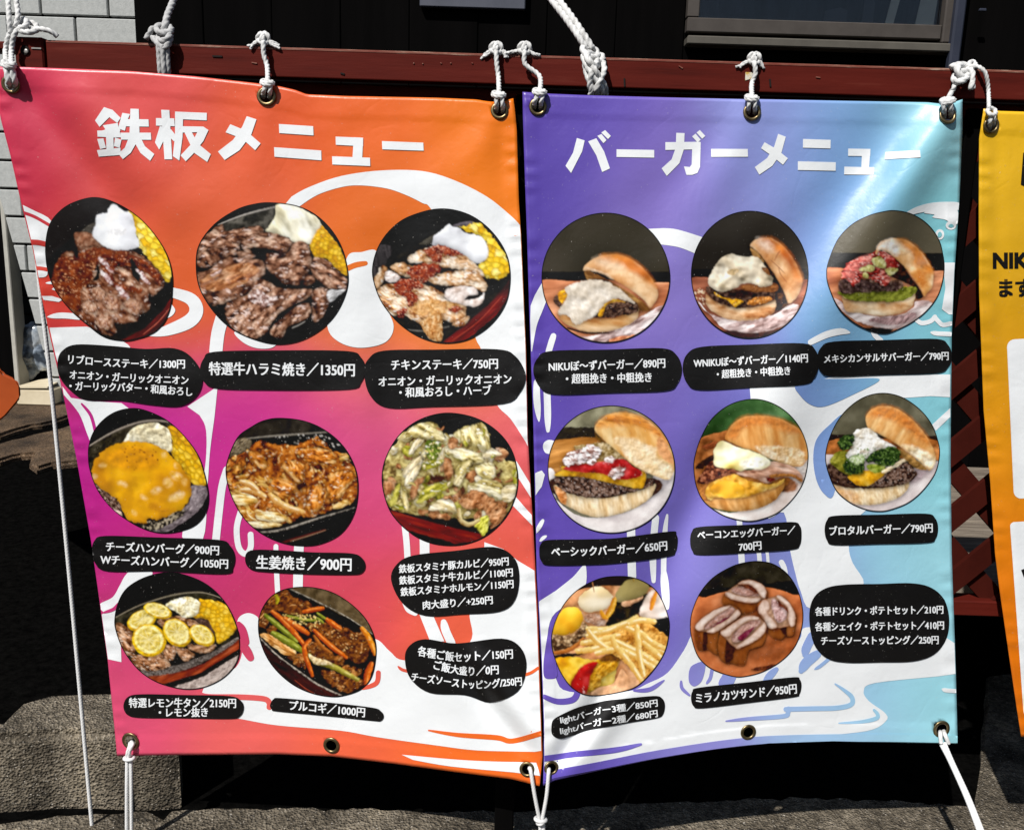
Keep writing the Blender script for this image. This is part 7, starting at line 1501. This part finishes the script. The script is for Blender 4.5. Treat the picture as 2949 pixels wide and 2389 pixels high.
def rope_part(name, paths, r, parent, mat=None, **kw):
    bm = bmesh.new()
    for q in paths: sweep(bm, [at(x, y, Y) for x, y, Y in q], r, **kw)
    return frombm(name, bm, mat or M_rope, parent, True)

def coil(cx, cy, Y, rx, ry, dy, turns, tilt=0.0, ph=0.0, rise=0.0):
    """loop of rope round a knot: pixels across, metres in depth"""
    out = []
    for i in range(int(turns * 12) + 1):
        a = ph + 2 * math.pi * i / 12
        x, y = rx * math.cos(a), ry * math.sin(a) + rise * i / 12
        out.append((cx + x * math.cos(tilt) - y * math.sin(tilt), cy + x * math.sin(tilt) + y * math.cos(tilt), Y - dy * math.sin(a)))
    return out

def frays(x, y, Y, dx, dy, n, seed):
    r = random.Random(seed)
    return [[(x, y, Y), (x + dx * .5 + r.uniform(-4, 4), y + dy * .5 + r.uniform(-4, 4), Y - .002), (x + dx + r.uniform(-8, 8), y + dy + r.uniform(-7, 7), Y + r.uniform(-.004, .004))] for _ in range(n)]

YT = YF - 0.014       # rope hanging in front of the rail
GT = 'white tie ropes between banner eyelets and rail'
def tie(B, ex, ey, cx, cy, kx, ky, label, tails=((-38, 24), (44, 24)), seed=1, r=0.0049):
    ye = float(B.Y(ex, ey))
    t = empty('tie_rope', tuple(at(ex, ey, ye)), label, 'rope', GT)
    rope_part('eyelet_loop', [[(ex - 10, ey + 2, ye + .012), (ex - 9, ey - 14, ye - .010), (cx - 7, cy + 14, ye - .014), (cx - 5, cy, ye - .010)], [(ex + 8, ey + 4, ye + .012), (ex + 9, ey - 12, ye - .010), (cx + 8, cy + 14, ye - .014), (cx + 5, cy, ye - .010)]], r * .92, t)
    rope_part('collar', [coil(cx, cy, ye - .008, 17, 5, .010, 1.9, .12, 0.5, 5)], r * .8, t)
    rope_part('rope', [[(cx, cy + 4, ye - .012), (cx - 1, (cy * 2 + ky) / 3, YT - .006), (kx + 3, (cy + 2 * ky) / 3 + 6, YT - .002), (kx + 1, ky + 12, YT - .001), (kx, ky - 4, YF + .004)]], r, t, pitch=6.0)
    rope_part('knot', [[(kx - 16, ky + 14, YF + .004), (kx - 13, ky - 8, YF - .006), (kx - 3, ky - 14, YF - .004), (kx + 2, ky + 4, YF - .012), (kx - 8, ky + 12, YF + .0)], [(kx + 16, ky + 16, YF + .006), (kx + 15, ky - 6, YF - .004), (kx + 5, ky - 16, YF - .002), (kx - 4, ky + 2, YF - .013), (kx + 9, ky + 13, YF - .002)], coil(kx, ky + 6, YF - .002, 13, 6, .010, 1.3, .3)], r * 1.0, t)
    for i, (dx, dy) in enumerate(tails):
        sx = -12 if dx < 0 else 12
        rope_part('tail', frays(kx + sx, ky + 4, YF - .002, dx - sx, dy - 4, 4, seed * 7 + i), r * .52, t, pitch=9)
    return t
tie(BL, 768, 278, 771, 234, 757, 112, 'white tie rope holding the middle eyelet of the pink banner', seed=2)
tie(BL, 1439, 319, 1437, 268, 1428, 140, 'white tie rope at the top right eyelet of the orange side', tails=((-36, 24), (34, 20)), seed=3)
tie(BR, 1549, 308, 1555, 260, 1510, 140, 'white tie rope bent over the rail at the top left eyelet of the purple banner', tails=((-50, 18), (38, 24)), seed=4)
tie(BR, 2165, 323, 2166, 278, 2172, 170, 'white tie rope holding the middle eyelet of the purple banner', tails=((-46, 20), (22, 22)), seed=5)

# top left corner: doubled rope running up out of view, knot on the rail's end block
ye = float(BL.Y(32, 243))
t = empty('tie_rope', tuple(at(32, 243, ye)), 'white tie rope at the far left eyelet with two strands running upwards', 'rope', GT)
rope_part('eyelet_loop', [[(28, 250, ye + .01), (24, 232, ye - .012), (20, 205, ye - .014), (18, 185, ye - .010)], [(44, 252, ye + .01), (42, 232, ye - .010), (36, 205, ye - .014), (34, 185, ye - .01)]], .0062, t)
rope_part('collar', [coil(27, 180, ye - .01, 17, 6, .010, 1.8, .2, .4, 6)], .0048, t)
rope_part('rope', [[(20, 186, ye - .01), (16, 150, YT), (24, 108, YT), (42, 76, YT + .004), (70, 60, YF)], [(34, 186, ye - .01), (33, 150, YT - .006), (38, 110, YT - .004), (52, 86, YT), (80, 74, YF)], [(30, 96, YT), (26, 50, YT), (22, -30, YT + .02), (18, -120, YT + .05)], [(44, 80, YT), (52, 46, YT), (48, 10, YT + .01), (38, -60, YT + .03), (30, -150, YT + .05)]], .0052, t, pitch=6)
rope_part('knot', [coil(78, 78, YF - .004, 30, 15, .012, 1.7, .1, .3), coil(62, 68, YF - .006, 16, 12, .010, 1.4, -.4)], .0056, t)
rope_part('tail', [[(88, 84, YF - .006), (120, 84, YF - .01), (148, 92, YF - .006), (166, 106, YF)]], .0052, t, pitch=6)
# far right eyelet of the purple banner: fat knot on the rail
ye = float(BR.Y(2728, 333))
t = empty('tie_rope', tuple(at(2728, 333, ye)), 'white tie rope with a fat round knot at the pale blue corner', 'rope', GT)
rope_part('eyelet_loop', [[(2718, 340, ye + .012), (2719, 318, ye - .010), (2716, 296, ye - .014), (2722, 284, ye - .01)], [(2738, 338, ye + .012), (2738, 318, ye - .010), (2737, 298, ye - .014), (2730, 284, ye - .01)]], .0048, t)
rope_part('collar', [coil(2729, 286, ye - .008, 19, 5, .010, 1.9, -.12, 0.5, 5)], .0043, t)
rope_part('rope', [[(2728, 290, ye - .01), (2738, 270, YT - .006), (2748, 250, YT - .004), (2752, 235, YT)]], .0050, t, pitch=6)
rope_part('knot', [coil(2766, 222, YF - .014, 20, 12, .012, 1.8, -.35), coil(2774, 206, YF - .012, 20, 14, .012, 1.6, .9), coil(2770, 196, YF - .002, 18, 10, .012, 1.4, .2)], .0062, t)
rope_part('tail', [[(2760, 196, YF), (2750, 188, YF - .004), (2738, 194, YF - .006)], [(2788, 196, YF - .006), (2800, 208, YF - .014), (2800, 236, YF - .016), (2801, 256, YF - .014)], [(2800, 236, YF - .018), (2796, 250, YF - .020), (2794, 257, YF - .018)]], .0054, t, pitch=7)
# yellow banner
ye = float(BY.Y(2853, 361))
t = empty('tie_rope', tuple(at(2853, 361, ye)), 'thin white tie rope dropping from the rail to the yellow banner', 'rope', GT)
rope_part('rope', [[(2792, 192, YF), (2810, 190, YF - .006), (2832, 202, YT - .004), (2842, 226, YT - .004), (2847, 270, YT - .004), (2848, 312, ye - .012)]], .0040, t, pitch=6)
rope_part('knot', [coil(2800, 186, YF, 9, 8, .010, 1.5, .4), coil(2856, 322, ye - .008, 12, 9, .010, 1.7, .5)], .0044, t)
rope_part('eyelet_loop', [[(2849, 372, ye + .012), (2851, 352, ye - .012), (2854, 330, ye - .012)], [(2860, 366, ye + .012), (2862, 346, ye - .010), (2862, 328, ye - .012)]], .0044, t)

# guy ropes that carry the rail, going up out of view
GG = 'thick guy ropes wrapped round the rail'
q = at(470, 150, YT)
t = empty('guy_rope', tuple(q), 'grey white guy rope knotted round the rail above the pink banner', 'rope', GG)
rope_part('rope', [[(470, 92, YF), (476, 70, YF + .002), (484, 40, YF + .02), (500, 0, YF + .05), (530, -90, YF + .12), (570, -220, YF + .24)]], .0068, t, M_grey, pitch=6)
rope_part('knot', [coil(472, 84, YF - .004, 22, 11, .014, 1.6, .1), coil(472, 104, YF - .010, 18, 12, .014, 1.5, -.5), [(440, 108, YF - .006), (456, 126, YF - .018), (478, 140, YF - .020), (490, 112, YF - .012)], [(492, 104, YF - .008), (484, 128, YF - .022), (462, 146, YF - .018)]], .0060, t, M_grey)
rope_part('wrapping', [[(456, 122, YT - .004), (458, 160, YT - .002), (462, 215, YT + .004), (466, 240, YT + .04)], [(468, 128, YT - .008), (470, 165, YT - .006), (474, 215, YT), (478, 242, YT + .04)], [(481, 122, YT - .004), (482, 160, YT - .002), (485, 215, YT + .004), (490, 242, YT + .04)]], .0052, t, M_grey, depth=.2)
rope_part('tail', [[(456, 84, YF - .006), (440, 82, YF - .008), (430, 98, YF - .008), (420, 112, YF - .006)]], .0056, t, M_grey)
q = at(1712, 200, YT)
t = empty('guy_rope', tuple(q), 'doubled bright white guy rope plaited round the rail between the two banners', 'rope', GG)
rope_part('rope', [[(1690, 146, YF - .004), (1668, 108, YF - .002), (1630, 54, YF + .02), (1582, -8, YF + .05), (1500, -120, YF + .12)], [(1706, 140, YF - .002), (1684, 104, YF), (1646, 48, YF + .02), (1598, -16, YF + .05), (1516, -128, YF + .12)]], .0066, t, pitch=6)
rope_part('knot', [coil(1700, 150, YF - .006, 24, 13, .014, 1.7, .6), coil(1706, 172, YT - .004, 22, 10, .014, 1.5, .9), coil(1724, 168, YF - .004, 12, 10, .012, 1.2, .2)], .0066, t)
rope_part('wrapping', [[(1678, 160, YT), (1692, 195, YT - .012), (1718, 230, YT - .014), (1734, 262, YT - .004), (1730, 285, YT + .02)], [(1722, 172, YT - .006), (1706, 205, YT - .018), (1698, 240, YT - .012), (1706, 268, YT - .002), (1712, 284, YT + .02)], [(1692, 168, YT - .006), (1712, 200, YT - .02), (1728, 225, YT - .012), (1742, 250, YT), (1744, 280, YT + .02)], [(1736, 178, YT), (1740, 205, YT - .008), (1724, 240, YT - .016), (1718, 262, YT - .008), (1724, 284, YT + .02)], [(1684, 180, YT + .002), (1690, 215, YT - .006), (1704, 250, YT - .010), (1700, 274, YT)]], .0060, t, pitch=6)

# long cord behind the left edge down to the pavement
q = gnd(272, 2452, 0)
t = empty('long_cord', tuple(q), 'long thin white cord running from rail to pavement left of the pink banner', 'rope')
rope_part('cord', [[(70, 190, YF + .03), (90, 560, YF + .06), (116, 840, YF + .075), (135, 1000, YF + .08), (161, 1250, YF + .085), (202, 1680, YF + .09), (238, 2077, YF + .09), (266, 2389, YF + .09), (270, 2420, YF + .09)]], .0046, t, M_cord, pitch=5, depth=.12)
# cords from the lower eyelets to the ground
GB = 'thin cords from the lower eyelets to the pavement'
ye = float(BL.Y(377, 2132))
t = empty('anchor_cord', tuple(gnd(368, 2400, 0)), 'doubled white cord hanging straight from the lower left eyelet', 'rope', GB)
rope_part('eyelet_loop', [[(378, 2134, ye + .014), (382, 2142, ye - .010), (374, 2160, ye - .014), (370, 2180, ye - .012)], [(374, 2138, ye + .012), (374, 2146, ye - .010), (368, 2164, ye - .014), (366, 2180, ye - .010)]], .0044, t, M_cord, depth=.1)
rope_part('knot', [coil(372, 2182, ye - .01, 14, 5, .010, 1.5, -.1)], .0040, t, M_cord, depth=.1)
rope_part('cord', [[(366, 2180, ye - .01), (365, 2280, ye - .02), (365, 2420, ye - .02)], [(377, 2180, ye - .01), (378, 2280, ye - .018), (379, 2420, ye - .02)]], .0042, t, M_cord, depth=.1, pitch=5)
y1, y2 = float(BL.Y(1518, 2213)), float(BR.Y(1587, 2209))
t = empty('anchor_cord', tuple(gnd(1557, 2600, 0)), 'white cord joining the two lower middle eyelets in a V with a knot', 'rope', GB)
rope_part('cord', [[(1524, 2212, y1 + .012), (1528, 2218, y1 - .010), (1540, 2290, y1 - .014), (1553, 2356, y1 - .01)], [(1582, 2214, y2 + .012), (1580, 2222, y2 - .010), (1574, 2290, y2 - .014), (1562, 2356, y2 - .01)], [(1553, 2356, y1 - .01), (1556, 2389, y1 - .01), (1558, 2590, y1 - .02)], [(1562, 2356, y1 - .01), (1565, 2389, y1 - .01), (1568, 2590, y1 - .02)]], .0042, t, M_cord, depth=.1, pitch=5)
rope_part('knot', [coil(1557, 2358, y1 - .01, 15, 6, .010, 1.6, .15), coil(1557, 2366, y1 - .01, 9, 5, .010, 1.2, -.4)], .0042, t, M_cord, depth=.1)
ye = float(BR.Y(2710, 2097))
t = empty('anchor_cord', tuple(gnd(2890, 2560, 0)), 'taut white cord slanting from the pale blue lower corner to the pavement', 'rope', GB)
rope_part('eyelet_loop', [[(2708, 2106, ye + .014), (2708, 2112, ye - .008), (2710, 2140, ye - .014)], [(2718, 2104, ye + .012), (2722, 2116, ye - .010), (2732, 2140, ye - .012)]], .0046, t, M_cord, depth=.1)
rope_part('cord', [[(2711, 2144, ye - .012), (2735, 2190, ye - .05), (2780, 2290, ye - .14), (2818, 2389, ye - .22), (2840, 2450, ye - .26)], [(2720, 2138, ye - .012), (2742, 2190, ye - .05), (2788, 2290, ye - .14), (2828, 2389, ye - .22), (2850, 2450, ye - .26)]], .0044, t, M_cord, depth=.1, pitch=5)
